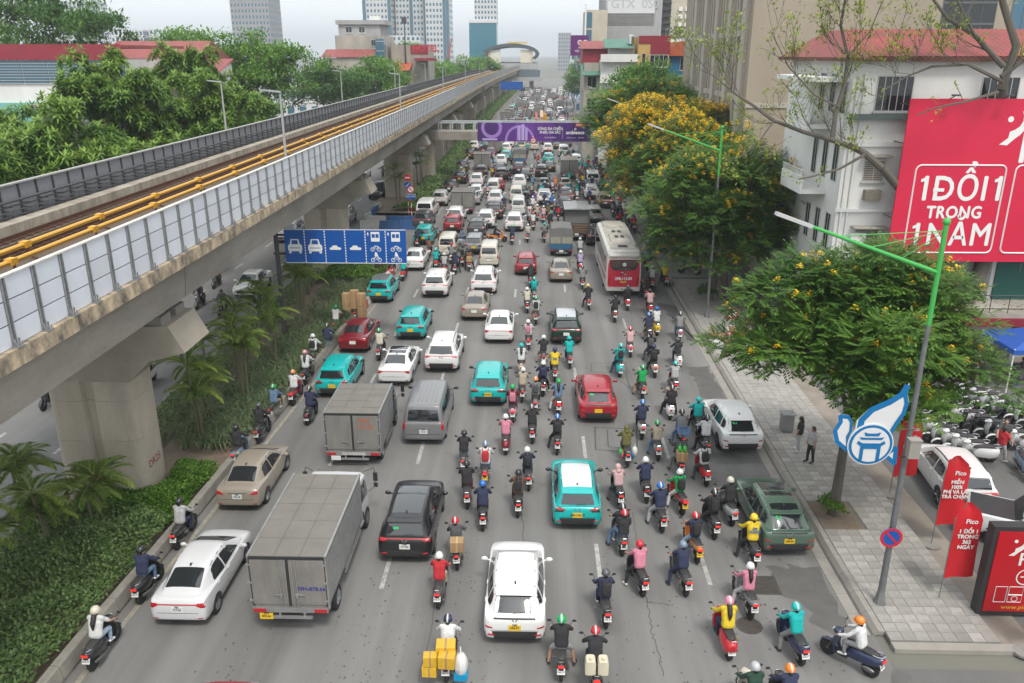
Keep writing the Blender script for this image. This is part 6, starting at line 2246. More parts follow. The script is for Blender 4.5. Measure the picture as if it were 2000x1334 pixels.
	# tall stack of cartons on a delivery bike
loc=at(695,628)+Vector((0,.66,0))
put_bike('underbone',loc,0,'black','black motorbike hidden under two tall stacks of cartons',group='motorbikes in the traffic')
put_person('ride',loc,0,'rider in green helmet hidden behind the tall stacks of cartons','long_sleeved_top','blue','black','green',group='riders in the traffic')
cb=boxm(.50,.46,.40,'carton',M_CARD,M_TAPEC)
for s_,sn in((-1,'left'),(1,'right')):
	for k in range(4):
		link('carton',cb,None,'%s carton of the %s stack on the delivery bike'%(('lowest','second lowest','second highest','topmost')[k],sn),'carton','cartons on the delivery bike',loc=loc+Vector((s_*.48,-.7+rnd.uniform(-.02,.02),.32+k*.405)),rz=rnd.uniform(-.04,.04))
for k in range(3):
	link('carton',cb,None,'%s carton between the two tall stacks on the delivery bike'%('lower','middle','upper')[k],'carton','cartons on the delivery bike',loc=loc+Vector((0,-.55,.88+k*.405)))
	# sideways and odd riders
for x,y,rz,bk,bc_,tc,lc,hm,l in((893,482,-1.0,'scooter','silver','gblue','denim','black','slanting across the lane beside the red crossover'),(958,474,-1.35,'underbone','orange','black','navy','gblue','crossing the lane beside the blue grey crossover'),
 (1700,1322,.75,'scooter','navy','white','grey','orange','turning out of the side street at the lower right'),(1478,1428,.1,'vespa','cream','dgreen','black','silver','cut by the bottom edge, silver helmet'),(1546,1432,.1,'scooter','black','navy','black','orange','cut by the bottom edge, orange helmet')):
	d=Vector((-math.sin(rz),math.cos(rz),0))
	loc=at(x,y)+d*.66
	put_bike(bk,loc,rz,bc_,'%s %s of the rider %s'%(cw_(bc_),'motorbike' if bk=='underbone' else 'scooter',l),group='motorbikes in the traffic')
	put_person('ride',loc,rz,'rider in %s top %s'%(cw_(tc),l),'long_sleeved_top',tc,lc,hm,sc_='white',group='riders in the traffic')
	# opposite road riders facing us
for x,y,bc_,tc,hm,l in((392,600,'dgrey','black','blue','left of the black jacket pair'),(436,614,'black','dgrey','black','in cream trousers'),(508,600,'lblue','dgrey','white','beside the sign post'),(424,560,'dgrey','black','grey','below the viaduct edge'),
 (100,792,'black','black','black','left of the nearest pier'),(292,752,'white','black','black','behind the nearest pier'),(748,345,'black','grey','white','by the black people carrier'),(662,405,'black','black','black','behind the second pier')):
	loc=at(x,y)
	put_bike('underbone' if bc_!='white' else 'scooter',loc,PI+.03,bc_,'%s motorbike facing us on the opposite road, %s'%(cw_(bc_),l),group='motorbikes on the opposite road')
	put_person('ride',loc,PI+.03,'rider facing us in %s top on the opposite road, %s'%(cw_(tc),l),'long_sleeved_top',tc,'cream' if 'cream' in l else 'black',hm,group='riders on the opposite road')
	# ---- the jam beyond: cars and riders too small to show their parts
fr=random.Random(11)
# right-hand swarm of riders at the banner (between 70 and 140 m)
FARM={}
def far_rider_mesh(k):
	if k in FARM:
		return FARM[k]
	mb=MB()
	v=[(-.0,0)]
	mb.ball((0,-.3,1.55),.135,8,6,mi=2)
	limbs=[((0,-.32,.9),(0,-.2,1.4),.17,.18),((.16,-.2,1.36),(.28,.25,1.05),.06,.05),((-.16,-.2,1.36),(-.28,.25,1.05),.06,.05)]
	for a,b,r0,r1 in limbs:
		mb.tube([a,lerp(Vector(a),Vector(b),.5),b],[r0,(r0+r1)/2,r1],7,0)
	for s_ in(-1,1):
		mb.tube([(s_*.1,-.3,.86),(s_*.18,.1,.8),(s_*.18,.08,.4)],[.1,.075,.06],6,1)
	return mb.mesh('distant_rider',[M_CLOTH,mat('dark_trousers',(.03,.03,.035),.9),mat('helmet_%d'%k,[(.6,.6,.6),(.02,.02,.02),(.0,.3,.08),(.45,.02,.02),(.0,.38,.36),(.02,.1,.35)][k],.3)],True)
for k in range(6):
	FARM[k]=far_rider_mesh(k)
lowbike={k:BIKE[k].low(skip=('plate_lettering','grab_rail','kickstand','front_fork'))for k in('underbone','scooter')}
CLO=['white','black','navy','grey','teal','lpink','red','lgrey','denim','green','black','beige','lblue','yellow','purple']
taken=[(o.location.x,o.location.y,1.3 if o.get('category')=='motorbike' else 2.6)for o in COL.objects if o.parent is None and o.get('category')in('car','truck','van','bus','pickup','motorbike')]
NR=0
def free(x,y,r_,hx=1.15):
	for a,b,q in taken:
		if abs(a-x)<(hx if q>2 else .75)+(.55 if r_>2 else 0)and abs(b-y)<q+r_*.5:
			return False
	return True
def zone(x,y):
	s_=x-sh(y)
	return('left lanes' if s_<-4 else 'middle lanes' if s_<3.5 else 'right lanes')+(' before the purple banner' if y<108 else ' beyond the purple banner' if y<170 else ' by the works fence' if y<235 else ' near the station')
def far_rider(x,y,opp=False):
	global NR
	rz=(PI if opp else 0)+fr.uniform(-.08,.08)
	k=fr.randrange(6)
	bk=fr.choice(('underbone','scooter'))
	cb_,cc_=fr.choice(('black','red','dgrey','black','silver','gblue','white')),fr.choice(CLO)
	hc=('white','black','green','red','turquoise','blue')[k]
	zn=zone(x,y)
	link('motorbike',lowbike[bk],None,'small %s motorbike under a rider in %s, %s'%(cw_(cb_),cw_(cc_),zn),'motorbike','distant motorbikes',None,C[cb_],(x,y,0),rz)
	link('person',FARM[k],None,'small rider in %s with %s helmet, %s'%(cw_(cc_),hc,zn),'person','distant riders',None,C[cc_],(x,y,0),rz)
	taken.append((x,y,1.3))
	NR+=1
tries=0
while NR<85 and tries<3000:
	tries+=1
	y=78+62*fr.random()**.8
	x=fr.uniform(4.2,9.6)if y>95 else fr.choice((fr.uniform(8.3,9.7),fr.uniform(-1.5,4.5)))
	if free(x,y,1.3):
		far_rider(x,y)
tries=0
while NR<112 and tries<3000:
	tries+=1
	y=fr.uniform(95,150)
	x=fr.uniform(-10,4)
	if free(x,y,1.3):
		far_rider(x,y)
		# far lanes of cars
CK=['sedan','suv','crossover','suv','sedan','hatch','van','microvan','fastback','box_van_truck']
PC=[WH,WH,BK,DG,SV,WH,BK,CY_,RD,CH_,(.05,.06,.12),WH]
PN=['white','white','black','charcoal','silver','white','black','turquoise','red','champagne','navy','white']
nc=0
for lane in(-9.0,-6.6,-3.6,-.6,2.4,5.4):
	y=134+fr.uniform(0,6)
	while y<400:
		k=fr.choice(CK)
		x=lane+sh(y)+fr.uniform(-.5,.5)+(1.2 if y>200 else 0)
		hole=172<y<232 and-2.6<lane<3.0
		if not hole and free(x,y,4.5):
			lo=CAR[k].low()
			yy=y+(2.2 if CAR[k].rear<0 else 0)
			ci=fr.randrange(len(PC))
			link('car' if 'truck' not in k else 'truck',lo,None,'small %s %s queueing %s'%(PN[ci],{'fastback':'sedan','box_van_truck':'box truck','hatch':'hatchback','suv':'sport utility car'}.get(k,k),zone(x,yy)),'car' if 'truck' not in k else 'truck','distant vehicles beyond the footbridge',None,PC[ci],(x,yy,0),fr.uniform(-.03,.03))
			taken.append((x,yy,2.6))
			nc+=1
		y+=fr.uniform(6.5,11)*(1 if y<230 else 1.6)
tries=0
while NR<152 and tries<6000:
	tries+=1
	y=140+240*fr.random()**1.3
	x=fr.uniform(-9.5,9.3)+sh(y)
	if 172<y<232 and-2.9<x-sh(y)<4.0:
		continue
	if free(x,y,1.3):
		far_rider(x,y)
r_=random.Random(31)
mb=MB()
for i in range(170):  # farthest riders, a crowd nobody could count
	y=175+215*r_.random()
	x=r_.uniform(-9.5,9.3)+sh(y)
	if(y<232 and-2.9<x-sh(y)<4.2)or not free(x,y,1.3):
		continue
	c=r_.randrange(5)
	mb.tube([(x,y,.8),(x,y+.08,1.1),(x,y+.12,1.4)],[.16,.2,.16],6,c)
	mb.ball((x,y+.1,1.58),.14,6,5,mi=(c+2)%5)
	mb.tube([(x,y-.8,.45),(x,y,.6),(x,y+.5,.8)],[.12,.17,.12],5,1)
	mb.lathe([(.28,-.05),(.28,.05)],(x,y-.6,.28),'x',8,1)
solid('far_crowd_of_riders',mb,[mat('crowd_%d'%k,c,.8)for k,c in enumerate(((.55,.55,.54),(.03,.03,.035),(.02,.3,.3),(.4,.05,.05),(.12,.14,.2)))],'far off crowd of riders filling the end of the road','crowd',kind='stuff')
print('far riders',NR,'far cars',nc)
# ================================================================ trees and planting
M_BARK=mat('tree_bark',(0.075,0.062,0.050),0.95,var=0.7,vscale=3,col2=(0.15,0.13,0.11),bump=0.6,bscale=9,stretch=(1,1,.3))
M_BARKG=mat('grey_bark',(0.115,0.10,0.08),0.9,var=0.6,vscale=3,col2=(0.09,0.085,0.075),bump=0.4,bscale=9)
L_FLAME=leafmat('flame_tree_leaf',(0.026,0.092,0.022),(0.165,0.295,0.042))
L_YELF=leafmat('yellow_blossom',(0.78,0.46,0.008),(0.88,0.62,0.03),trans=.15)
L_WHORL=leafmat('whorl_leaf',(0.048,0.15,0.030),(0.24,0.36,0.065))
L_DARK=leafmat('dark_leaf',(0.03,0.10,0.024),(0.14,0.26,0.05))
L_MID=leafmat('mid_leaf',(0.048,0.16,0.026),(0.23,0.40,0.055))
L_PALE=leafmat('pale_young_leaf',(0.16,0.24,0.03),(0.36,0.42,0.06))
L_PALM=leafmat('palm_leaf',(0.055,0.13,0.028),(0.28,0.36,0.065))
L_HEDGE=leafmat('hedge_leaf',(0.05,0.12,0.034),(0.25,0.34,0.12))
L_HEDGEL=leafmat('light_hedge_leaf',(0.04,0.12,0.015),(0.16,0.28,0.035))
L_STRAP=leafmat('strap_leaf',(0.045,0.095,0.035),(0.24,0.29,0.15))
nr=np.random.RandomState(3)
def unit(v):
	return v/np.maximum(np.linalg.norm(v,axis=-1,keepdims=True),1e-9)
def quads_mesh(name,base,d,ln,wd,tone,mats,up=None,mid=.45,fold=0.0,midx=None):
	"""leaf-shaped quads: base points, directions, lengths, widths"""
	n=len(base)
	d=unit(d)
	ref=np.tile(np.array([0,0,1.0]),(n,1))if up is None else up
	sd=unit(np.cross(d,ref)+1e-6)
	ln=np.broadcast_to(ln,(n,))[:,None]
	wd=np.broadcast_to(wd,(n,))[:,None]
	V=np.empty((n,4,3))
	V[:,0]=base
	V[:,1]=base+d*ln*mid+sd*wd*.5
	V[:,2]=base+d*ln
	V[:,3]=base+d*ln*mid-sd*wd*.5
	me=bpy.data.meshes.new(name)
	me.vertices.add(n*4)
	me.vertices.foreach_set('co',V.reshape(-1).astype(np.float32))
	me.loops.add(n*4)
	me.loops.foreach_set('vertex_index',np.arange(n*4,dtype=np.int32))
	me.polygons.add(n)
	me.polygons.foreach_set('loop_start',np.arange(0,n*4,4,dtype=np.int32))
	me.polygons.foreach_set('loop_total',np.full(n,4,dtype=np.int32))
	for q in(mats if isinstance(mats,(list,tuple))else[mats]):
		me.materials.append(q)
	if midx is not None:
		me.polygons.foreach_set('material_index',midx.astype(np.int32))
	a=me.attributes.new('tone','FLOAT','FACE')
	a.data.foreach_set('value',np.clip(tone,0,1).astype(np.float32))
	me.update(calc_edges=True)
	return me
def sprays(cent,rad,flat,n_sp,kind,size,seed,outward=None,updir=.55):
	"""leaf sprays over clumps. cent (k,3), rad (k,). returns base, dir, len, width, tone"""
	r_=np.random.RandomState(seed)
	k=len(cent)
	ci=np.repeat(np.arange(k),n_sp)
	u=unit(r_.normal(size=(len(ci),3)))
	u[:,2]=np.where(u[:,2]<-.25,-u[:,2]*.5,u[:,2])
	rr=rad[ci]*(.55+.45*r_.rand(len(ci))**.6)
	off=u*rr[:,None]*np.array([1,1,flat])
	p=cent[ci]+off
	hd=unit(np.stack([u[:,0],u[:,1],u[:,2]*.6+updir*r_.uniform(-.8,.9,len(ci))],1)+r_.normal(size=(len(ci),3))*.35)
	ct=r_.rand(k)[ci]*.35+r_.rand(len(ci))*.25
	B,D,Ln,Wd,T=[],[],[],[],[]
	if kind=='pinnate':
		nl=5
		side=unit(np.cross(hd,np.array([0,0,1.0]))+1e-6)
		for j in range(nl):
			t=(j+.6)/nl
			q=p+hd*(size*2.2*t)+np.array([0,0,-.35*size])*t*t
			for s_ in(-1,1):
				B.append(q)
				D.append(hd*.55+side*s_*1.0+np.array([0,0,-.22]))
				Ln.append(np.full(len(ci),size*(1.05-.35*abs(t-.4))))
				Wd.append(np.full(len(ci),size*.42))
				T.append(ct+r_.rand(len(ci))*.4)
		B.append(p+hd*size*2.1)
		D.append(hd+np.array([0,0,-.35]))
		Ln.append(np.full(len(ci),size*.9))
		Wd.append(np.full(len(ci),size*.42))
		T.append(ct+r_.rand(len(ci))*.4)
	elif kind=='whorl':
		nl=8
		a0=r_.rand(len(ci))*6.28
		ax=unit(hd*.6+np.array([0,0,.75]))
		e1=unit(np.cross(ax,np.array([.3,1,.1])))
		e2=np.cross(ax,e1)
		for lay in range(2):
			for j in range(nl):
				a=a0+2*PI*j/nl+lay*.4
				B.append(p+np.array([0,0,-.06*lay*size]))
				D.append(e1*np.cos(a)[:,None]+e2*np.sin(a)[:,None]+ax*(.35-.6*lay+r_.uniform(-.15,.15,len(ci)))[:,None])
				Ln.append(np.full(len(ci),size*(1.0 if lay else .9)))
				Wd.append(np.full(len(ci),size*.27))
				T.append(ct+.3*(1-lay)+r_.rand(len(ci))*.3)
	else:
		nl=6
		for j in range(nl):
			B.append(p+r_.normal(size=p.shape)*size*.7)
			D.append(hd+r_.normal(size=p.shape)*.7)
			Ln.append(size*r_.uniform(.7,1.15,len(ci)))
			Wd.append(np.full(len(ci),size*.52))
			T.append(ct+r_.rand(len(ci))*.4)
	return np.concatenate(B),np.concatenate(D),np.concatenate(Ln),np.concatenate(Wd),np.concatenate(T)
def clumps(c,r,n,seed,shell=.55,low=-.45,rad=(.8,1.25)):
	r_=np.random.RandomState(seed)
	out=[]
	while len(out)<n:
		u=r_.normal(size=3)
		u/=np.linalg.norm(u)
		if u[2]<low:
			continue
		k=shell+(1-shell)*r_.rand()
		wob=1+.18*math.sin(3*math.atan2(u[1],u[0])+seed)+.12*math.sin(5*math.atan2(u[1],u[0])+2*seed)
		p=np.array(c)+u*np.array(r)*k*np.array([wob,wob,1])
		if all(np.linalg.norm((p-q)/np.array([1,1,.6]))>rad[0]*.75 for q in out)or r_.rand()<.08:
			out.append(p)
	return np.array(out),r_.uniform(rad[0],rad[1],n)
def tree(name,label,base,crown,trunk_r,n_cl,n_sp,kind,size,lm,seed,flowers=0.0,fl_lm=None,group=None,low=-.45,rad=(.8,1.25),flat=.55,bark=None,limbs=8,shell=.55,fork=.55,fsize=.13,extra_trunk=None):
	c,r=crown
	t=thing(name,label,'tree',base,0,group)
	b=Vector(base)
	cc,cr=clumps(c,r,n_cl,seed,shell,low,rad)
	mb=MB()
	rl=random.Random(seed)
	fk=Vector((lerp(b.x,c[0],.55),lerp(b.y,c[1],.55),lerp(b.z,c[2]-r[2]*.5,1.0)))
	pts=[b-Vector((0,0,.2)),b+Vector((0,0,.25)),b.lerp(fk,.5)+Vector((rl.uniform(-.15,.15),rl.uniform(-.1,.1),0)),fk]
	mb.tube([p-b for p in pts],[trunk_r*1.5,trunk_r*1.05,trunk_r*.9,trunk_r*.75],10)
	if extra_trunk:
		e=Vector(extra_trunk)
		mb.tube([e-b-Vector((0,0,.2)),e.lerp(fk,.5)-b,fk-b],[trunk_r,trunk_r*.8,trunk_r*.6],8)
	part('trunk',mb,bark or M_BARK,t,True)
	lb=MB()
	idx=list(range(len(cc)))
	rl.shuffle(idx)
	hubs=[]
	for i in idx[:limbs]:
		e=Vector(cc[i])
		m_=fk.lerp(e,.5)+Vector((rl.uniform(-.3,.3),rl.uniform(-.3,.3),rl.uniform(-.1,.4)))
		lb.tube([fk-b,m_-b,e-b],[trunk_r*.5,trunk_r*.3,trunk_r*.12],6)
		hubs.append(m_)
	for i in idx[limbs:]:
		e=Vector(cc[i])
		h=min(hubs,key=lambda q:(q-e).length)
		lb.tube([h-b,h.lerp(e,.5)-b+Vector((0,0,-.1)),e-b],[trunk_r*.16,trunk_r*.1,.02],4)
	part('limbs',lb,bark or M_BARK,t,True)
	B,D,Ln,Wd,T=sprays(cc,cr,flat,int(n_sp*(1.7 if kind=='oval' else 1.5 if kind=='whorl' else 1)),kind,size,seed+1)
	me=quads_mesh('crown',B-np.array(b),D,Ln,Wd,T,lm)
	link('crown',me,t)
	if flowers>0:
		r_=np.random.RandomState(seed+9)
		# blossom stands on the upper outer side of clumps, each a short cone of petals
		ci=np.where(r_.rand(len(cc))<.35+.65*flowers)[0]
		nst=np.maximum(1,(26*flowers*cr[ci]**2).astype(int))
		FB,FD=[],[]
		for i,k in zip(ci,nst):
			u=unit(r_.normal(size=(k,3)))
			u[:,2]=np.abs(u[:,2])*.8+.15
			if flowers<.5:
				u[:,0]+=.25
			s_=cc[i]+unit(u)*cr[i]*np.array([1.02,1.02,flat*1.12])
			FB.append(s_)
		st=np.concatenate(FB)
		m=26 if flowers<.5 else 15
		pb=np.repeat(st,m,0)
		hgt=r_.rand(len(pb))*fsize*2.6
		ang=r_.rand(len(pb))*6.28
		rr=(1-hgt/(fsize*3.2))*fsize*.95*r_.rand(len(pb))**.5
		pb=pb+np.stack([np.cos(ang)*rr,np.sin(ang)*rr,hgt*.55],1)
		fd=np.stack([np.cos(ang),np.sin(ang),r_.uniform(-.2,.9,len(pb))],1)
		me=quads_mesh('blossom',pb-np.array(b),fd,fsize*.62,fsize*.55,r_.rand(len(pb)),fl_lm)
		link('blossom',me,t,kind='stuff')
	return t
G1='flowering trees along the right pavement'
tree('flame_tree','nearest green tree with scattered yellow blossom on the right pavement',(11.35,27.3,.12),((11.75,28.2,5.9),(4.0,4.0,4.2)),.19,118,90,'pinnate',.19,L_FLAME,5,.13,L_YELF,G1,low=-.08,limbs=9,rad=(.8,1.35),flat=.42)
tree('flame_tree','second tree with yellow blossom beside the coach on the right pavement',(13.5,55.8,.12),((12.9,56.0,6.4),(6.5,5.2,4.5)),.24,160,52,'pinnate',.26,L_FLAME,8,.24,L_YELF,G1,low=-.75,rad=(.95,1.4),limbs=9,extra_trunk=(12.3,55.7,.1),fsize=.16)
tree('flame_tree','broad tree covered in yellow blossom in front of the tan tower on the right',(13.6,78,.12),((13.6,79,7.8),(7.9,6.4,5.0)),.3,175,40,'pinnate',.34,L_FLAME,14,.7,L_YELF,G1,low=-.65,rad=(1.15,1.7),limbs=10,fsize=.24)
tree('flame_tree','green feathery tree with yellow tips behind the blossom covered tree',(13.2,97,.12),((12.8,98,9.0),(6.2,5.5,5.0)),.3,100,40,'pinnate',.40,L_MID,17,.12,L_YELF,G1,low=-.3,rad=(1.2,1.7),fsize=.24)
tree('flame_tree','leafy tree with yellow blossom standing between the two broad flowering ones',(13.4,67,.12),((12.6,67,7.2),(5.2,4.6,4.2)),.24,90,44,'pinnate',.30,L_FLAME,19,.3,L_YELF,G1,low=-.6,rad=(1.0,1.5),fsize=.2)
tree('flame_tree','green feathery tree close to the white corner house',(17.6,59.5,.1),((17.4,59.5,6.4),(4.0,3.6,3.2)),.2,60,44,'pinnate',.27,L_FLAME,20,.12,L_YELF,G1,low=-.5,rad=(.9,1.3))
tree('street_tree','tall light green tree behind the flowering trees below the yellow house',(15.5,112,.12),((14.5,112,11.0),(5.5,5,4.0)),.3,60,22,'oval',.46,L_MID,23,low=-.3,rad=(1.3,1.9))
tree('street_tree','small dark round tree left of the flowering trees by the footbridge end',(10.8,122,.12),((11.2,122,6.4),(3.6,3.6,3.6)),.25,36,26,'oval',.42,L_DARK,29,low=-.5,rad=(1.1,1.5))
tree('street_tree','dark green tree standing before the white apartment houses',(21,92,.12),((21,92,9.5),(4.5,4,4.0)),.3,44,24,'oval',.42,L_DARK,31,low=-.4,rad=(1.2,1.7))
for i,(x,y,z,rx,rz,lm,l)in enumerate(((13,235,9,6,5,L_DARK,'nearest round dark green tree at the right kerb beyond the footbridge'),(14.5,262,8,6,5,L_MID,'second round green tree at the right kerb beyond the footbridge'),
 (17,300,9,7,5.5,L_MID,'third round green tree at the right kerb far away'),(20,345,9,7,6,L_MID,'fourth hazy green tree at the right kerb far away'),(24,400,10,9,6,L_MID,'hazy green tree beside the far station'))):
	tree('street_tree',l,(x+sh(y),y,0),((x+sh(y),y,z),(rx,rx,rz)),.3,34,22,'oval',.62,lm,40+i,low=-.6,rad=(1.8,2.6),group='trees along the right kerb far away',limbs=5)
	# left side
G2='trees beyond the viaduct on the left'
for i,(x,y,z,rx,ry,rz,ncl,l)in enumerate(((-33.5,47,9.3,4.2,4,4.2,30,'star leaved tree at the left picture edge beside the turquoise building'),(-29.5,52,8.8,3.8,4,4.6,26,'star leaved tree second from the left picture edge'),
 (-33.4,66,11.9,5.2,4.5,4.6,40,'large star leaved tree in front of the long red roofed building'),(-29,72,10.2,4.6,4,4.2,32,'star leaved tree right of the large one before the red roof'),
 (-27.5,60,8.2,3.2,3,3.2,18,'low star leaved tree just behind the viaduct barrier'),(-38,58,9.2,4.4,4,4.2,32,'star leaved tree left of the large one, hiding the teal wall'),(-33,80,12.2,4.6,4,5,34,'tall star leaved tree before the small gate house'),(-28.5,82,9.2,3.8,3.5,4,24,'star leaved tree beside the second viaduct lamp'))):
	tree('whorl_leaf_tree',l,(x,y,0),((x,y,z),(rx,ry,rz)),.22,int(ncl*1.9),15,'whorl',.66,L_WHORL,60+i,group=G2,low=-.8,rad=(.9,1.45),flat=.95,shell=.4,limbs=8)
for i,(x,y,z,rx,rz,ncl,nsp,lf,lm,l)in enumerate(((-66,112,17.5,13,7.5,80,26,.62,L_DARK,'huge dark tree in the upper left corner'),(-47,118,13.5,7.5,7.0,60,24,.56,L_MID,'tall light green tree left of the tall grey tower'),
 (-39,122,12.5,6.5,6.5,54,24,.56,L_MID,'tall light green tree right of the tall grey tower'),(-33,96,8.4,5,4.8,40,24,.46,L_DARK,'dark round tree behind the viaduct lamp'),
 (-31.5,84,6.6,3.4,3.2,26,24,.38,L_MID,'small clipped looking light green tree behind the viaduct'),(-36,150,9.5,8,5.5,56,22,.6,L_DARK,'broad dark tree below the concrete house'),
 (-33,182,10,7,5.5,44,22,.66,L_MID,'green tree under the hotel sign'),(-32,215,12,8,6,48,20,.75,L_MID,'rounded tree right of the hotel'),(-28,250,9,7,5,36,20,.8,L_MID,'green tree left of the crane arm'),
 (-26,290,9,8,5.5,36,20,.9,L_MID,'hazy green tree before the blue glass tower'),(-22,335,9,8,6,36,20,1.0,L_MID,'hazy green tree beside the station roof'),(-52,140,9,8,6,44,20,.62,L_DARK,'dark tree between the two tall light green ones'))):
	tree('broadleaf_tree',l,(x,y,0),((x,y,z),(rx,rx*.85,rz)),.35,ncl,nsp,'oval',lf,lm,80+i,group=G2,low=-.5,rad=(1.5,2.3)if rx>5 else(.9,1.3),limbs=7)
	# ---- kapok tree with new leaves at the upper right: bare grey limbs
kt=thing('bare_branched_tree','bare branched tree with sparse pale new leaves before the white house','tree',(24.5,45.75,0))
KB=Vector((24.5,45.75,0))
kr=random.Random(4)
tips=[]
def kp(l,Y):
	return[atY(x,y,Y)for x,y in l]
lbm=MB()
def kbranch(pts,r0,r1,depth):
	n=len(pts)
	rr=[lerp(r0,r1,i/(n-1))for i in range(n)]
	lbm.tube([p-KB for p in pts],rr,8 if r0>.1 else 5)
	if depth==0:
		tips.append((pts[-1],(pts[-1]-pts[-2]).normalized()))
		return
	for i in range(1,n):
		for q in range(2):
			if kr.random()<(.85 if i>n*.3 else .35):
				d=(pts[i]-pts[i-1]).normalized()
				s_=Vector((kr.uniform(-1,1),kr.uniform(-.5,.5),kr.uniform(-.35,.9)))
				d2=(d*.7+s_*.85).normalized()
				L_=kr.uniform(.7,1.6)*(1.15,.62,1.0,1.25)[depth]
				p0=pts[i-1].lerp(pts[i],kr.uniform(.3,1))
				m1=p0+d2*L_*.5+Vector((0,0,kr.uniform(-.05,.12)))
				m2=p0+d2*L_+Vector((0,0,kr.uniform(.05,.35)*L_))
				rb=max(.012,rr[i]*.42)
				kbranch([p0,m1,m2],min(rb,.07),.008,depth-1)
	tips.append((pts[-1],(pts[-1]-pts[-2]).normalized()))
tk=MB()
tk.tube([p-KB for p in[KB,KB+Vector((0,0,3)),Vector((22.5,45.75,6.6)),*kp([(1772,385)],45.6),*kp([(1722,328)],44.6)]],[.5,.42,.3,.25,.2],10)
tk.tube([p-KB for p in[KB+Vector((.2,0,2.5)),KB+Vector((1.0,0,6)),*kp([(1955,240)],45.7),*kp([(1958,165)],45.3)]],[.42,.36,.3,.27],10)
part('trunk',tk,M_BARKG,kt,True)
kbranch(kp([(1722,328),(1690,300),(1660,285),(1620,272),(1570,258),(1512,236)],44.5),.2,.08,3)
kbranch(kp([(1512,236),(1470,205),(1440,186),(1408,160)],43.6),.10,.03,3)
kbranch(kp([(1626,268),(1632,220),(1650,165),(1656,110),(1642,50),(1652,-10)],43.5),.14,.05,3)
kbranch(kp([(1640,210),(1590,185),(1540,130),(1505,60)],43.4),.06,.02,3)
kbranch(kp([(1690,302),(1640,330),(1585,345),(1560,350)],43.6),.09,.03,1)
kbranch(kp([(1512,236),(1480,280),(1440,310)],43.4),.05,.02,2)
kbranch(kp([(1656,110),(1700,60),(1720,10)],43.4),.05,.02,2)
kbranch(kp([(1955,175),(1985,90),(1960,10),(1950,-30)],45.0),.24,.14,2)
kbranch(kp([(1960,130),(1905,70),(1850,35),(1820,-5)],44.0),.15,.07,3)
kbranch(kp([(1960,160),(1890,125),(1820,130),(1770,150),(1720,180)],43.9),.10,.03,3)
kbranch(kp([(1950,180),(1880,200),(1830,210),(1790,225)],43.4),.08,.03,1)
kbranch(kp([(1955,150),(2010,110),(2040,60)],44.0),.14,.06,2)
kbranch(kp([(1905,70),(1880,20),(1860,-20)],43.8),.07,.03,2)
part('limbs',lbm,M_BARKG,kt,True)
tp=np.array([p for p,d in tips])
td=np.array([d for p,d in tips])
sel=nr.rand(len(tp))<.85
tp,td=tp[sel],td[sel]
m=15
pb=np.repeat(tp,m,0)+nr.normal(size=(len(tp)*m,3))*.15
dd=np.repeat(td,m,0)*.4+nr.normal(size=(len(pb),3))*np.array([1,1,.5])
link('crown',quads_mesh('crown',pb-np.array(KB),dd,.23,.10,nr.rand(len(pb)),L_PALE),kt)
# ---- palms of the central reservation
def palm(label,x,y,h,nfr,L_,seed,stems=3,z0=.3):
	r_=random.Random(seed)
	t=thing('areca_palm',label,'palm',(x,y,z0),0,'palms on the central reservation')
	B,D,Ln,Wd,T=[],[],[],[],[]
	for s_ in range(stems):
		hh=h*(1 if s_==0 else r_.uniform(.6,.95))
		ox,oy=(0,0)if s_==0 else(r_.uniform(-.35,.35),r_.uniform(-.35,.35))
		lx,ly=r_.uniform(-.25,.25),r_.uniform(-.25,.25)
		mb=MB()
		mb.tube([(ox,oy,-.1),(ox+lx*.5,oy+ly*.5,hh*.55),(ox+lx,oy+ly,hh)],[.06,.05,.055],7)
		part('stem',mb,mat('palm_stem',(0.14,0.13,0.075),.7,var=.7,vscale=6,col2=(.06,.075,.03),stretch=(1,1,3)),t,True)
		rc=MB()
		for f in range(nfr):
			a=2*PI*f/nfr+r_.uniform(-.3,.3)
			el=r_.uniform(.5,1.25)
			l_=L_*r_.uniform(.75,1.1)
			pts=[]
			p=Vector((ox+lx,oy+ly,hh))
			e=el
			for k in range(9):
				pts.append(p.copy())
				p=p+Vector((math.cos(a)*math.cos(e),math.sin(a)*math.cos(e),math.sin(e)))*l_/8
				e-=r_.uniform(.16,.24)
			rc.tube(pts,[.022]*3+[.014]*3+[.006]*3,4)
			for k in range(1,8):
				for sub in range(4):
					q=pts[k].lerp(pts[k+1],sub/4)
					ax=(pts[k+1]-pts[k]).normalized()
					sd=ax.cross(Vector((0,0,1))).normalized()
					tt=(k+sub/4)/8
					for s2 in(-1,1):
						B.append(q)
						D.append(ax*.75+sd*s2+Vector((0,0,.35-.7*tt)))
						Ln.append(l_*.30*(1-.55*abs(tt-.35)*1.3))
						Wd.append(.05)
						T.append(r_.random()*.7+(.3 if f%5==0 else 0))
		part('frond_rib',rc,mat('palm_rib',(0.20,0.22,0.05),.6),t,True)
	me=quads_mesh('fronds',np.array([tuple(b)for b in B]),np.array([tuple(b)for b in D]),np.array(Ln),np.array(Wd),np.array(T),L_PALM)
	link('fronds',me,t)
	return t
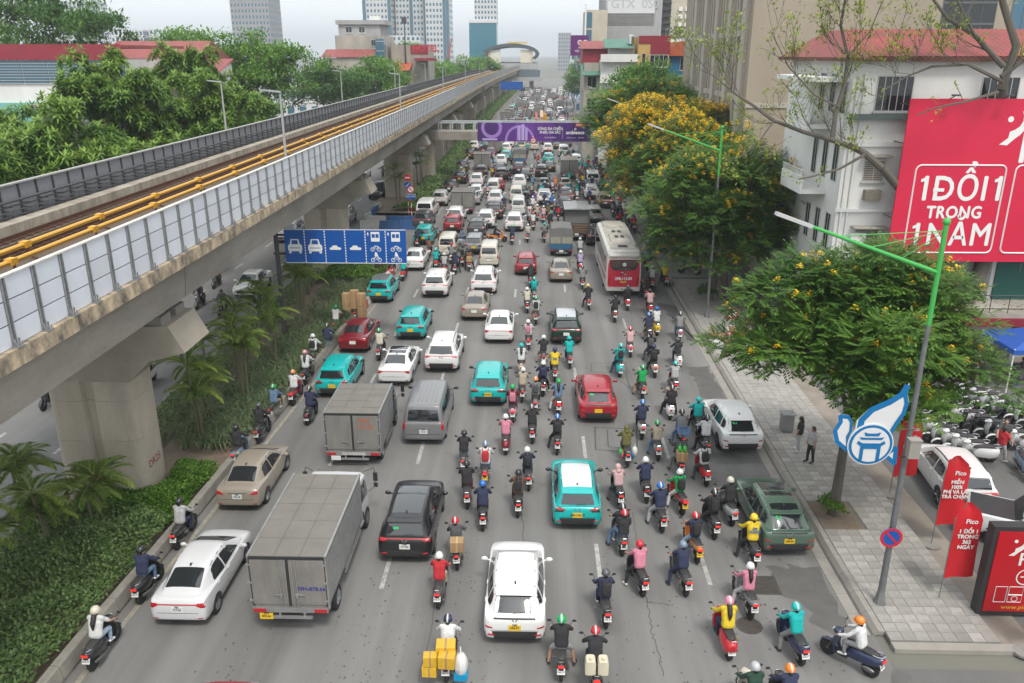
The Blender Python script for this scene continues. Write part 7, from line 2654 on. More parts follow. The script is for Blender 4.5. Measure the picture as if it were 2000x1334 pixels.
PALMS=[(-17.2,21.6,2.6,'nearest palm at the lower left picture edge'),(-16.1,23.2,2.2,'palm in front of the nearest pier, left one'),(-15.3,24.9,1.7,'low palm right at the foot of the nearest pier'),(-17.6,24.6,2.4,'palm left of the nearest pier'),
 (-14.6,32.2,3.2,'first palm behind the nearest pier'),(-15.0,34.6,3.4,'second palm behind the nearest pier'),(-14.2,36.8,3.3,'third palm behind the nearest pier'),(-15.2,39.2,3.5,'fourth palm behind the nearest pier'),(-14.4,42.0,3.2,'palm two steps before the sign post'),
 (-15.6,44.2,3.3,'palm left of the sign post'),(-14.6,48.5,3.0,'palm just beyond the sign post'),(-15.4,52.0,3.2,'palm in the middle between sign post and second pier'),(-16.2,56.0,3.0,'palm before the second pier'),
 (-15.6,92.5,3.4,'palm before the third pier'),(-14.8,103.5,3.6,'palm just beyond the third pier'),(-15.5,112,3.8,'palm below the footbridge end'),(-16,150,5,'tall palm beyond the footbridge under the viaduct'),(-15.5,162,5,'second tall palm beyond the footbridge under the viaduct')]
for i,(x,y,h,l)in enumerate(PALMS):
	palm(l,x,y,h+.45,8 if y<60 else 9,1.5 if y<60 else 2.2,200+i,3 if y<60 else 2)
	# ---- hedges and ground cover: leaf masses nobody could count
def hedge(name,label,region,n,hgt,size,lm,seed,kind='leaf',cat='hedge'):
	"""region: list of (y0, y1, fx0, fx1)"""
	r_=np.random.RandomState(seed)
	B=[]
	for y0,y1,f0,f1,wt in region:
		k=int(n*wt)
		y=r_.uniform(y0,y1,k)
		a=np.array([f0(q)for q in y])
		b=np.array([f1(q)for q in y])
		u=r_.rand(k)
		x=a+(b-a)*u
		bump=.5+.5*np.sin(x*2.3+1.3*np.sin(y*1.1))*np.sin(y*1.9+x)
		z=.3+hgt*(.55+.45*bump)*(1-.5*np.abs(2*u-1)**4)*r_.uniform(.55,1,k)**.5
		B.append(np.stack([x,y,z],1))
	B=np.concatenate(B)
	if kind=='leaf':
		D=r_.normal(size=B.shape)*np.array([1,1,.6])+np.array([0,0,.35])
		me=quads_mesh(name,B,D,size*r_.uniform(.7,1.2,len(B)),size*.6,r_.rand(len(B))*.8+.2*(r_.rand(len(B))<.2),lm)
	else:  # arching strap leaves in tufts
		tuft=B[:,:]*np.array([1,1,0])+np.array([0,0,.32])
		m=16
		tb=np.repeat(tuft,m,0)
		a=r_.rand(len(tb))*6.28
		l_=size*r_.uniform(.7,1.25,len(tb))
		out=np.stack([np.cos(a),np.sin(a),np.zeros(len(tb))],1)
		p1=tb+out*(l_*.18)[:,None]+np.array([0,0,1])*(l_*.62)[:,None]*hgt
		p2=p1+out*(l_*.42)[:,None]+np.array([0,0,1])*(l_*.12)[:,None]*hgt
		p3=p2+out*(l_*.40)[:,None]-np.array([0,0,1])*(l_*.34)[:,None]*hgt
		T=np.repeat(r_.rand(len(tuft)),m)*.4+r_.rand(len(tb))*.5
		P0=np.concatenate([tb,p1-(p1-tb)*.12,p2-(p2-p1)*.12])
		DD=np.concatenate([p1-tb,p2-p1,p3-p2])
		LL=np.linalg.norm(DD,axis=1)*1.12
		WW=np.concatenate([np.full(len(tb),.05),np.full(len(tb),.055),np.full(len(tb),.045)])
		me=quads_mesh(name,P0,DD,LL,WW,np.concatenate([T,T,T]),lm)
	return link(name,me,None,label,cat,kind='stuff')
wall=lambda y:lk(y)-.34
inn=lambda d:(lambda y:lk(y)-d)
hedge('hedge','dense dark green clipped shrubs filling the reservation at the lower left',[(13,25.6,inn(5.4),wall,1.0)],30000,1.2,.15,L_HEDGE,1)
hedge('hedge','lighter green shrubs round the foot of the nearest pier',[(25.4,27.2,inn(4.6),wall,.6),(27.0,29.6,lambda y:-14.5,wall,.4)],10000,.95,.13,L_HEDGEL,2)
hedge('strap_leaf_plants','arching strap leaved plants along the kerb wall between the piers',[(31.5,58.5,lambda y:lk(y)-1.9,lambda y:lk(y)-.5,.75),(31,58,lambda y:lk(y)-3.6,lambda y:lk(y)-1.8,.25)],620,1.0,.75,L_STRAP,3,'strap','plants')
hedge('hedge','green shrubs around the foot of the second pier',[(58.5,64.0,lambda y:-16.2,lambda y:lk(y)-.6,1.0)],6500,.9,.2,L_HEDGEL,4)
hedge('hedge','dark hedge along the kerb wall beyond the traffic island',[(90.5,160,lambda y:lk(y)-3.6,lambda y:lk(y)-.4,1.0)],17000,1.5,.32,L_HEDGE,5)
hedge('hedge','hazy hedge strip far along the kerb wall',[(160,390,lambda y:lk(y)-4.5,lambda y:lk(y)-.4,1.0)],15000,1.7,.6,L_HEDGE,6)
hedge('hedge','low green bushes on the far side of the reservation',[(30,62,lambda y:-18.0,lambda y:-16.2,1.0)],7000,.5,.18,L_HEDGE,7)
hedge('hedge','bright bush on the small traffic island',[(88.3,90.2,lambda y:lk(y)-4.6,lambda y:lk(y)-.6,1.0)],2200,.9,.22,L_HEDGEL,8)
hedge('weeds','small leafy weeds round the trunk of the nearest tree',[(26.6,27.8,lambda y:10.85,lambda y:11.6,1.0)],500,.6,.14,L_HEDGEL,9,cat='weeds')
hedge('hedge','leafy bush at the foot of the second pavement tree',[(55.0,56.6,lambda y:11.6,lambda y:12.8,1.0)],900,1.1,.18,L_HEDGEL,10,cat='bush')
# ================================================================ buildings
def plaster(nm,c,c2=None,v=.5,sc_=.5):
	return mat(nm,c,.85,var=v,vscale=sc_,col2=c2 or tuple(q*.62 for q in c),stretch=(1,1,.35),bump=.08,bscale=8)
W_WHITE=plaster('white_render',(.70,.70,.68),(.50,.49,.46),.4)
W_TAN=plaster('tan_stone',(.33,.275,.215),(.25,.21,.165),.5,.3)
W_TAN2=plaster('tan_pilaster',(.42,.38,.33),(.28,.25,.22))
W_YEL=plaster('ochre_render',(.52,.34,.12))
W_GREY=plaster('grey_render',(.36,.36,.36))
W_CONC=plaster('raw_concrete_wall',(.40,.37,.32),(.22,.2,.17),.7)
W_BROWN=plaster('brown_pilaster',(.13,.05,.035))
W_TEAL=plaster('teal_cladding',(.18,.45,.42))
W_CREAM=plaster('cream_wall',(.50,.45,.36))
M_WIN=mat('dark_window',(.02,.024,.028),.1,spec=.6)
M_WINB=mat('blue_window',(.05,.13,.19),.12,spec=.6)
M_FRAME=mat('window_frame',(.45,.45,.44),.5)
M_SHUT=mat('old_shutter',(.24,.21,.17),.8,var=.5,vscale=5)
M_REDR=mat('red_metal_roof',(.29,.06,.055),.6,var=.8,vscale=.9,col2=(.16,.05,.045))
M_MAROON=mat('maroon_sheet',(.25,.018,.035),.5,var=.3,vscale=1)
M_GRNR=mat('green_metal_roof',(.09,.21,.16),.6,var=.4,vscale=.8)
M_TILE=mat('orange_tile_roof',(.45,.10,.04),.7,var=.4,vscale=2)
M_CORR=mat('corrugated_grey',(.28,.28,.27),.55,metal=.3,var=.5,vscale=1)
M_BLUEP=mat('blue_door_paint',(.01,.14,.28),.6,var=.3,vscale=2)
M_RAILK=mat('black_railing',(.02,.02,.02),.5)
def win(t,x,z,w_,h,y,glass=M_WIN,frame=M_FRAME,bars=2,sill=True,face='f',shut=False):
	"""a window in a wall facing -Y at y (or -X at x=y when face 's', x being the Y position): frame > pane"""
	f=MB()
	e=.05
	P_=lambda mb,a0,a1,b0,b1,d0,d1:mb.bx(a0,a1,y-d1,y-d0,b0,b1)if face=='f' else mb.bx(y-d1,y-d0,a0,a1,b0,b1)
	for a0,a1,b0,b1 in((x-w_/2-e,x-w_/2,z-e,z+h+e),(x+w_/2,x+w_/2+e,z-e,z+h+e),(x-w_/2,x+w_/2,z-e,z),(x-w_/2,x+w_/2,z+h,z+h+e)):
		P_(f,a0,a1,b0,b1,-.05,.045)
	for k in range(1,bars+1):
		q=x-w_/2+w_*k/(bars+1)
		P_(f,q-.02,q+.02,z,z+h,-.05,.035)
	if sill:
		P_(f,x-w_/2-.12,x+w_/2+.12,z-.14,z-.052,-.05,.14)
	o=part('window',f,frame,t)
	g=MB()
	if shut:
		for k in range(int(h/.12)):
			P_(g,x-w_/2,x+w_/2,z+k*.12,z+k*.12+.095,-.04,.02)
	else:
		P_(g,x-w_/2,x+w_/2,z,z+h,-.04,.012)
	part('pane',g,M_SHUT if shut else glass,o)
	return o
def bldg(name,label,x0,x1,y0,y1,h,wall,cat='building',z0=0,group=None):
	t=thing(name,label,cat,((x0+x1)/2,y0,0),0,group)
	t.location=(0,0,0)
	mb=MB()
	mb.bx(x0,x1,y0,y1,z0-.3,h)
	part('wall',mb,wall,t)
	return t
def bxp(t,nm,m,*a):
	mb=MB()
	for q in a:
		mb.bx(*q)
	return part(nm,mb,m,t)
def corr(t,nm,m,x0,x1,y0,y1,za,zb,n=40):
	"""corrugated sheet sloping from za at y0 to zb at y1"""
	mb=MB()
	V=[]
	for i in range(n+1):
		x=lerp(x0,x1,i/n)
		d=.05 if i%2 else 0
		V+=[(x,y0,za+d),(x,y1,zb+d)]
	mb.add(V,[(2*i,2*i+2,2*i+3,2*i+1)for i in range(n)])
	mb.add([(v[0],v[1],v[2]-.06)for v in V],[(2*i+1,2*i+3,2*i+2,2*i)for i in range(n)])
	return part(nm,mb,m,t)
	# ---- white corner house
t=bldg('white_corner_house','white three storey house with red corrugated roof behind the pink billboard',17.0,34,46.5,58,16.2,W_WHITE)
corr(t,'roof',M_REDR,17.6,34,46.1,50.5,16.35,17.8,110)
mb=MB()
mb.add([(16.3,46.1,16.32),(17.7,46.1,16.32),(17.7,50.5,17.8),(16.3,58.4,16.32),(17.7,54,17.8)],[(0,1,2),(0,2,4,3)])
part('roof',mb,M_REDR,t)
bxp(t,'eave',W_BROWN,(16.2,34,46.0,46.3,16.12,16.32),(16.2,16.5,46.3,58.4,16.12,16.32))
win(t,19.25,13.6,1.85,1.75,46.5,bars=4)
win(t,24.8,13.6,1.9,1.7,46.5,bars=4)
win(t,18.75,9.85,1.05,1.15,46.5,bars=1,shut=True)
win(t,18.85,5.9,1.2,1.2,46.5,bars=1,shut=True)
bxp(t,'ledge',mat('green_grey_ledge',(.10,.13,.12),.7),(17.0,23,46.0,46.5,13.15,13.42))
bxp(t,'cornice',W_WHITE,(16.9,30,46.36,46.5,11.7,11.95),(16.9,30,46.36,46.5,8.1,8.3))
for q in((18.0,19.5,45.95,46.5,11.18,11.26),(17.9,19.8,45.8,46.5,7.25,7.32)):
	bxp(t,'window_hood',W_CONC,q)
bxp(t,'wall_air_conditioner',M_SHUT,(18.35,19.2,46.1,46.5,8.8,9.35))
for q in((20.6,12.0),(21.6,9.0),(17.9,6.4)):
	bxp(t,'wall_air_conditioner',M_WHITE,(q[0],q[0]+.8,46.15,46.5,q[1],q[1]+.55))
mb=MB()
for x in(17.25,17.6):
	mb.tube([(x,46.42,15.5),(x,46.42,4)],.05,6)
part('drain_pipe',mb,W_WHITE,t,True)
for z in(13.4,9.7,5.8):
	for y in(47.6,49.4,51.2):
		win(t,y,z,.75,2.0,17.0,bars=1,face='s',sill=False)
for z in(12.7,9.0):
	bxp(t,'balcony_slab',W_WHITE,(15.5,17.0,48.6,52.6,z-.25,z),(15.5,15.62,48.6,52.6,z,z+.75))
	mb=MB()
	for k in range(16):
		y=48.7+k*.25
		mb.tube([(15.56,y,z+.75),(15.56,y+.12,z+.92),(15.56,y+.25,z+1.12)],.018,4)
	mb.tube([(15.56,48.6,z+1.12),(15.56,52.6,z+1.12)],.025,4)
	part('balcony_rail',mb,W_WHITE,t)
bxp(t,'flat_canopy',W_WHITE,(15.0,17.2,47.0,54,15.05,15.3))
# ---- billboard
bb=thing('billboard','huge pink red advertising billboard reading 1 ĐỔI 1 TRONG 1 NĂM','billboard',(19.5,45,0))
bb.location=(0,0,0)
M_PINK=mat('billboard_red',(.58,.006,.045),.5,var=.25,vscale=.6,col2=(.47,.007,.045))
bxp(bb,'panel',M_PINK,(19.5,33,44.92,45.0,5.65,14.3))
mb=MB()
for x in(19.6,23,27,31):
	mb.tube([(x,45.1,5),(x,45.1,14.2)],.06,5)
	for z in(6,8,10,12,14):
		mb.tube([(x,45.1,z),(x,46.45,z)],.03,4)
part('support_frame',mb,M_DSTEEL,bb)
mb=MB()
for a,z,s_,x in(('DỔI',9.6,1.85,22.85),('1',9.6,1.85,21.0),('1',9.6,1.85,24.9),('TRONG',8.35,.92,22.75),('NĂM',7.1,1.75,23.2),('1',7.1,1.75,20.95)):
	mb=MB()
	letter(mb,a,s_,facing((x,44.9,z)),bold=.03,sx=.86,space=1.1)
	if a=='1':
		mb.add([(x-.05,44.89,z+s_*.36),(x-.05,44.89,z+s_*.24),(x-.3,44.89,z+s_*.22),(x-.3,44.89,z+s_*.3)],[(0,3,2,1)])
	part('letter',mb,M_WHITE,bb)
mb=MB()
mb.bx(21.42,22.0,44.885,44.893,9.5,9.68)
part('letter',mb,M_WHITE,bb)
for x,z,q in((26.62,9.7,'H'),(26.5,8.4,'N')):
	mb=MB()
	letter(mb,q,1.2 if q=='H' else .8,facing((x+.35,44.905,z)),bold=.03)
	part('letter',mb,M_WHITE,bb)
mb=MB()
letter(mb,'Pico',2.3,facing((27.3,44.905,11.75)),bold=.03,sx=.9)
part('lettering',mb,M_WHITE,bb)
mb=MB()
def rr_line(x0,x1,z0,z1,r_,th=.045,y=44.905):
	p=[]
	for cx,cz,a0 in((x1-r_,z1-r_,0),(x0+r_,z1-r_,90),(x0+r_,z0+r_,180),(x1-r_,z0+r_,270)):
		p+=[(cx+r_*math.cos(R(a0+k*18)),y,cz+r_*math.sin(R(a0+k*18)))for k in range(6)]
	mb.tube(p+p[:1],th,4)
rr_line(20.35,25.1,6.15,10.9,.3)
rr_line(25.6,32,6.15,10.9,.3)
part('panel_outline',mb,M_WHITE,bb)
def swoosh(t,x,y,z,s_):
	"""the curved mark with a dot"""
	mb=MB()
	a=[(.1,1),(.42,.72),(.52,.35),(.42,0),(.2,-.3),(-.05,-.5),(-.4,-.85),(-.85,-.82)]
	b=[(.1,1),(.22,.75),(.24,.45),(.12,.18),(-.1,0),(-.38,-.12),(-.4,-.45),(-.85,-.82)]
	mb.add([(x+p[0]*s_,y,z+p[1]*s_)for p in a+b],[(i,8+i,9+i,i+1)for i in range(7)])
	mb.lathe([(.16*s_,-.004),(.16*s_,.0)],(x-.45*s_,y,z+.55*s_),'y',14)
	part('logo_mark',mb,M_WHITE,t)
swoosh(bb,25.25,44.905,12.75,.95)
mb=MB()
for x in(21.5,24.2,29,31):
	mb.tube([(x,44.9,14.3),(x,44.3,14.5)],.03,4)
	mb.box((x,44.3,14.5),(.4,.2,.08))
part('flood_lamp',mb,M_DSTEEL,bb)
# ---- shop under the billboard
t=bldg('shop_building','low shop with dark open front and railed terrace under the pink billboard',19.8,34,47.4,58,4.9,W_CREAM)
corr(t,'corrugated_wall',M_CORR,19.8,26,46.0,46.02,3.2,5.7,60)
bxp(t,'terrace_slab',W_CONC,(19.6,34,43.6,47.4,2.75,3.05))
bxp(t,'red_fascia',M_MAROON,(19.8,34,43.45,43.6,2.35,2.8))
bxp(t,'interior_shade_panel',mat('shop_interior_shade',(.03,.03,.032),.8),(20,34,46.9,47.38,0,2.74))  # near-black slab paints the shade inside the open shop front
bxp(t,'step',W_CONC,(20,34,44.2,46.8,.02,.32))
for x in(20.2,23.4,26.8,30.2):
	bxp(t,'column',W_GREY,(x-.14,x+.14,43.8,44.1,0,2.75))
mb=MB()
for x in range(20,35,1):
	mb.tube([(x,43.7,3.05),(x,43.7,4.05)],.025,4)
for z in(3.3,4.05):
	mb.tube([(19.8,43.7,z),(34,43.7,z)],.03,4)
part('terrace_railing',mb,M_RAILK,t)
mb=MB()
for i in range(420):
	x,y=20+rnd.random()*13,44+rnd.random()*3
	s_=rnd.uniform(.04,.1)
	mb.add([(x,y,3.06),(x+s_,y+.02,3.07),(x+s_,y+s_,3.08),(x,y+s_,3.06)],[(0,1,2,3)])
part('dead_leaves',mb,mat('dead_leaf',(.14,.08,.045),.9),t,kind='stuff')
bxp(t,'green_sheet',mat('green_tarp',(.01,.09,.075),.7),(26.5,34,46.4,46.5,3.1,5.6))
# ---- display hoarding with the car maker's mark
t=thing('hoarding_panel','tall white and blue display panel behind the nearest flowering tree','hoarding',(17.9,53,0))
t.location=(0,0,0)
m=mat('hoarding_blue_white',(.50,.53,.57),.45)
bxp(t,'panel',m,(15.85,19.9,53,53.25,.2,4.15))
for k in range(5):
	bxp(t,'blue_print',mat('print_blue_%d'%k,tuple(lerp(a,b,k/4)for a,b in zip((.42,.52,.60),(.0,.32,.60))),.45),(18.2+k*.34,18.54+k*.34 if k<4 else 19.9,52.992,52.999,2.6-k*.35,4.15))
mb=MB()
for s_ in(-1,1):
	mb.add([(17.55+s_*.02,52.985,2.95),(17.55+s_*.10,52.985,2.95),(17.55+s_*.34,52.985,3.5),(17.55+s_*.2,52.985,3.5)],[(0,1,2,3)if s_>0 else(3,2,1,0)])
part('emblem',mb,mat('navy_print',(.02,.05,.16),.6),t)
mb=MB()
letter(mb,'THANH XUÂN',.5,facing((17.95,52.985,2.05)),bold=.012)
part('lettering',mb,mat('navy_print',(.02,.05,.16),.6),t)
bxp(t,'roof_edge',W_CONC,(15.6,21,53.3,57,4.0,4.4))
# ---- tan office block
t=bldg('tan_office_block','tall tan stone office block with narrow vertical windows on the right',17.6,46,72,104,42,W_TAN)
for k in range(5):
	y=73.2+k*5.6
	bxp(t,'pilaster',W_TAN2,(17.25,17.6,y,y+1.3,0,42))
	bxp(t,'pilaster',W_TAN2,(17.4,17.6,y+2.9,y+3.3,0,42))
	for z in(2,7.2,13.2,18.4,23.6):
		for q in(1.75,3.6):
			bxp(t,'slot_window',M_WIN,(17.54,17.62,y+q-.05,y+q+.75,z,z+4.4))
			bxp(t,'sill',W_TAN2,(17.35,17.6,y+q-.4,y+q+1.1,z-.5,z-.05))
win(t,34.8,17.2,4.2,6,72,M_WIN,mat('bronze_frame',(.10,.11,.11),.5),bars=3,sill=False)
bxp(t,'transom',mat('bronze_frame'),(32.7,36.9,71.93,71.99,18.7,18.85),(32.7,36.9,71.93,71.99,20.3,20.45))
win(t,40,17.2,3.6,6,72,M_WINB,mat('bronze_frame'),bars=3,sill=False)
bxp(t,'string_course',W_TAN2,(17.6,46,71.9,72,12.2,12.6))
t=bldg('green_roofed_shed','shed with a dark green sheet roof behind the flowering trees',17.5,30,60.5,70,6.2,W_CREAM)
corr(t,'roof',M_GRNR,17.0,30,60,66,6.3,8.0,60)
bxp(t,'shop_sign',mat('teal_sign',(.03,.35,.33),.5),(17.6,20.5,60.38,60.48,4.8,6.0))
# ---- row of narrow houses
Yh=130
t=bldg('narrow_white_house','narrow white house with two balconies and a green sheet roof',9.8,15.0,Yh,Yh+14,15.6,W_WHITE)
for z in(9.2,12.6,15.6):
	bxp(t,'balcony',W_WHITE,(9.6,15.1,Yh-1.0,Yh,z-.25,z),(9.6,15.1,Yh-1.0,Yh-.85,z,z+.85))
win(t,12.6,10.0,1.1,1.9,Yh,M_MAROON,bars=1,sill=False)
win(t,12.6,6.4,1.1,1.9,Yh,bars=1)
bxp(t,'roof_shelter',W_GREY,(11,14.6,Yh+.2,Yh+4,15.6,17.2))
corr(t,'roof',M_GRNR,10.2,14.6,Yh-.4,Yh+4,17.3,18.6,24)
mb=MB()
mb.lathe([(.45,0),(.45,1.1),(.2,1.3)],(14.2,Yh+1,17.9),n=12)
part('water_tank',mb,M_CHROME,t,True)
t=bldg('grey_old_house','weathered grey house with maroon cladding left of the narrow white one',7.4,9.75,Yh+2,Yh+14,15.2,W_CONC)
corr(t,'roof',M_GRNR,7.0,10.2,Yh+.8,Yh+4,13.4,14.9,16)
bxp(t,'cladding',M_MAROON,(7.2,12.5,Yh+4.2,Yh+12,15.2,17.2))
corr(t,'roof',M_REDR,6.8,13,Yh+3.6,Yh+9,17.2,18.4,24)
for z in(5,8.4,11.6):
	win(t,8.6,z,1.3,1.6,Yh+2,bars=1)
t=bldg('ochre_house','tall ochre house with maroon cladding on its top floor',15.1,19.7,Yh-1,Yh+14,18.9,W_YEL)
bxp(t,'cladding',M_MAROON,(15.1,19.75,Yh-1.08,Yh-1.01,17.9,19.0),(16.9,19.75,Yh-1.09,Yh-1.01,16.4,17.9))
bxp(t,'grey_surround',W_GREY,(16.7,19.7,Yh-1.06,Yh-1.01,10.8,14.4))
for z,w_ in((14.7,2.6),(11.8,2.4),(8.4,2.4)):
	win(t,18.2,z,w_,1.6,Yh-1.06,bars=3,frame=M_WHITE)
win(t,15.95,14.9,.45,1.6,Yh-1.01,bars=0)
t=bldg('blue_balcony_house','narrow house with orange tiled gable and blue painted top floor',19.8,23.6,Yh,Yh+14,13.4,W_WHITE)
bxp(t,'top_floor',M_BLUEP,(19.9,23.5,Yh+.4,Yh+10,13.4,16.2))
mb=MB()
mb.prism([(19.5,16.2),(24.0,16.2),(22.6,18.2),(21.0,18.2)],Yh-.3,Yh+10,'y')
part('roof',mb,M_TILE,t)
win(t,22.3,14.2,1.3,1.7,Yh+.4,bars=1)
for z in(9.6,5.8):
	bxp(t,'balcony',W_WHITE,(19.8,23.6,Yh-.7,Yh,z-.5,z-.3))
	for x in(20.4,21.7,23.0):
		win(t,x,z,.8,2.2,Yh,M_WIN,mat('brown_frame',(.10,.05,.04),.6),bars=0,sill=False)
t=bldg('brown_pillar_house','wide white house with dark brown pillars and a red roofed terrace',23.7,31.5,Yh,Yh+14,14.6,W_WHITE)
for x in(23.85,27.4,31.2):
	bxp(t,'pillar',W_BROWN,(x-.28,x+.28,Yh-.3,Yh-.01,0,14.6))
for z in(11.0,7.6,4.2):
	for x in(25.6,29.3):
		win(t,x,z,1.9,2.2,Yh,bars=3,frame=M_WHITE,sill=False)
		bxp(t,'balcony',W_WHITE,(x-1.3,x+1.3,Yh-.8,Yh-.02,z-.35,z-.15))
		bxp(t,'balcony_railing',M_RAILK,(x-1.25,x+1.25,Yh-.8,Yh-.77,z+.55,z+.6),*[(x-1.25+.25*k,x-1.22+.25*k,Yh-.8,Yh-.77,z-.15,z+.55)for k in range(11)])
bxp(t,'terrace_cage',mat('mesh_cage',(.10,.11,.10),.8,var=.6,vscale=3),(23.5,31.6,Yh+.2,Yh+8,14.6,17.2))
corr(t,'roof',M_REDR,22.8,31.8,Yh-.2,Yh+8,17.3,18.4,40)
# behind the row
t=bldg('glass_strip_building','slim pale building with a dark glass corner strip beside the purple sign',9.1,12.9,160,172,24,W_CREAM)
bxp(t,'glass_strip',M_WINB,*[(9.1,10.1,159.9,159.99,z,z+2.6)for z in range(3,24,3)])
bxp(t,'corner_post',W_WHITE,(8.8,9.08,159.7,160,0,25))
t=bldg('blank_grey_tower','big blank grey building with a faded white sign on top',13.0,23.4,165,185,34,W_GREY)
bxp(t,'faded_sign',mat('faded_white_sign',(.55,.55,.56),.6),(13.2,22,164.8,164.95,23.6,30))
bxp(t,'louvre',M_CORR,*[(13.1,22,164.9,164.98,21.6+.3*k,21.78+.3*k)for k in range(6)])
bxp(t,'fire_stair',M_DSTEEL,(23.45,25.2,166,168,4,34),*[(23.45,25.3,165.6,166,5+k*1.2,5.12+k*1.2)for k in range(24)])
mb=MB()
letter(mb,'TGTX  0S0',2.2,facing((17.6,164.78,25.2)),bold=.02)
part('lettering',mb,mat('faded_letter',(.40,.41,.43),.7),t)
t=bldg('cream_block','cream block with air conditioners on its wall behind the blank grey building',27.5,37.5,200,215,40,W_CREAM)
for x in(32,33.5,35):
	for z in(22.3,24,25.6):
		bxp(t,'air_conditioner',M_WHITE,(x,x+.9,199.6,199.98,z,z+.8))
bxp(t,'corner_pipe',M_DSTEEL,(36.6,37.4,199.7,199.98,0,40))
t=bldg('roof_garden','low block with a planted roof terrace behind the brown pillared house',22,40,150,160,19,W_WHITE,'building')
mb=MB()
for i in range(500):
	x,z=22+rnd.random()*17,19+rnd.random()**2*1.9
	s_=rnd.uniform(.15,.4)
	mb.add([(x,149.9,z),(x+s_,149.8,z+.1),(x+s_*.6,149.9,z+s_),(x-.1,150,z+s_*.5)],[(0,1,2,3)])
part('terrace_plants',mb,mat('terrace_plant',(.07,.11,.05),.8),t,kind='stuff')
bxp(t,'terrace_railing',M_CORR,(22,40,149.7,149.75,20.4,20.5),*[(22+k*.6,22.06+k*.6,149.7,149.75,19,20.4)for k in range(30)])
mb=MB()
mb.lathe([(.1,-1.3),(.9,-1.1),(.9,1.1),(.1,1.3)],(32,151,21.2),'x',14)
part('steel_water_tank',mb,M_CHROME,t,True)
sgn=thing('purple_sign','purple shop sign with white letters above the far right houses','sign',(7,150,0))
sgn.location=(0,0,0)
bxp(sgn,'panel',mat('purple_panel',(.10,.01,.12),.5),(5.9,9.0,150,150.2,16.2,19.5))
bxp(sgn,'post',M_DSTEEL,(8.6,8.9,150.2,150.5,0,19))
mb=MB()
letter(mb,'OC',1.1,facing((7.9,149.98,18.3)),bold=.02)
letter(mb,'Mỹ\nVận hành',.5,facing((7.6,149.98,17.2)))
part('lettering',mb,M_WHITE,sgn)
def tower(name,label,x0,x1,y,h,wall,cols,rows,zb=0,dep=14,glass=M_WINB,fw=.55,fh=.5,strips=(),sides=True,group='distant towers',ss=None):
	"""distant block with every window opening built, joined per facade"""
	t=bldg(name,label,x0,x1,y,y+dep,h,wall,z0=zb,group=group)
	mb=MB()
	cwid=(x1-x0)/cols
	rh=(h-zb)/rows
	for i in range(cols):
		if i in strips:
			continue
		for j in range(rows):
			xa=x0+cwid*(i+.5-fw/2)
			za=zb+rh*(j+.5-fh/2)
			mb.bx(xa,xa+cwid*fw,y-.06,y+.1,za,za+rh*fh)
	sd=x1 if x1<0 else x0
	nd=max(2,int(dep/cwid))
	for i in range(nd if sides else 0):
		for j in range(rows):
			ya=y+dep/nd*(i+.5-fw/2)
			za=zb+rh*(j+.5-fh/2)
			mb.bx(sd-.06,sd+.06,ya,ya+dep/nd*fw,za,za+rh*fh)
	part('window_grid',mb,glass,t,kind='stuff')
	for i in strips:
		bxp(t,'glass_strip',M_WINB,(x0+cwid*i+.1,x0+cwid*(i+1)-.1,y-.3,y,zb,h))
	bxp(t,'floor_band',wall,*[(x0-.1,x1+.1,y-.14,y-.001,zb+rh*j-.12,zb+rh*j+.12)for j in range(1,rows)])
	return t
W_TWH=plaster('tower_white',(.60,.60,.60),(.5,.5,.5),.3)
W_TGR=plaster('tower_grey',(.33,.32,.33),(.26,.25,.26),.3)
tower('balcony_tower','white apartment tower with balconies at the top right of the tan block',50,62,280,48,W_TWH,6,16,dep=14)
tower('grey_tower','tall grey apartment tower in the haze at upper left',-175,-153,500,95,W_TGR,11,30,dep=24)
tower('white_block','left one of two hazy white apartment blocks over the red roof',-207,-191,420,27.5,W_TWH,8,9,dep=14)
tower('white_block','right one of two hazy white apartment blocks over the red roof',-188,-171,420,28,W_TWH,8,9,dep=14)
tower('white_tower','faint pale tower behind the huge dark tree in the upper left',-345,-315,620,52,W_TWH,10,18,dep=20)
tower('white_glass_tower','left white residential tower with blue glass strip in the centre left cluster',-103,-86,520,110,W_TWH,8,34,strips=(0,7),dep=20)
tower('white_glass_tower','middle white residential tower with blue glass strip in the centre left cluster',-85,-66,530,110,W_TWH,9,34,strips=(4,8),dep=20)
tower('white_glass_tower','right white residential tower with blue glass strip in the centre left cluster',-65,-51,515,110,W_TWH,7,34,strips=(5,6),dep=20)
tower('podium_block','stepped white block at the foot of the white residential towers',-90,-64,480,26,W_TWH,10,8,dep=14)
t=tower('blue_glass_tower','tower with a blue glass base and white upper floors beside the station',-30.5,-19.5,432,95,W_TWH,7,26,zb=32,strips=(),dep=12)
bxp(t,'glass_base',mat('teal_curtain_wall',(.03,.16,.22),.15,var=.3,vscale=.3,col2=(.05,.22,.28)),(-33,-19.6,430,446,0,30.8))
bxp(t,'glass_mullion',M_WINB,*[(-33+k*1.67,-32.9+k*1.67,429.9,429.99,1,30.5)for k in range(9)],*[(-33,-19.6,429.9,429.98,z,z+.1)for z in range(3,31,3)])
bxp(t,'white_band',W_TWH,(-33.2,-19.4,429.8,446,30.8,32))
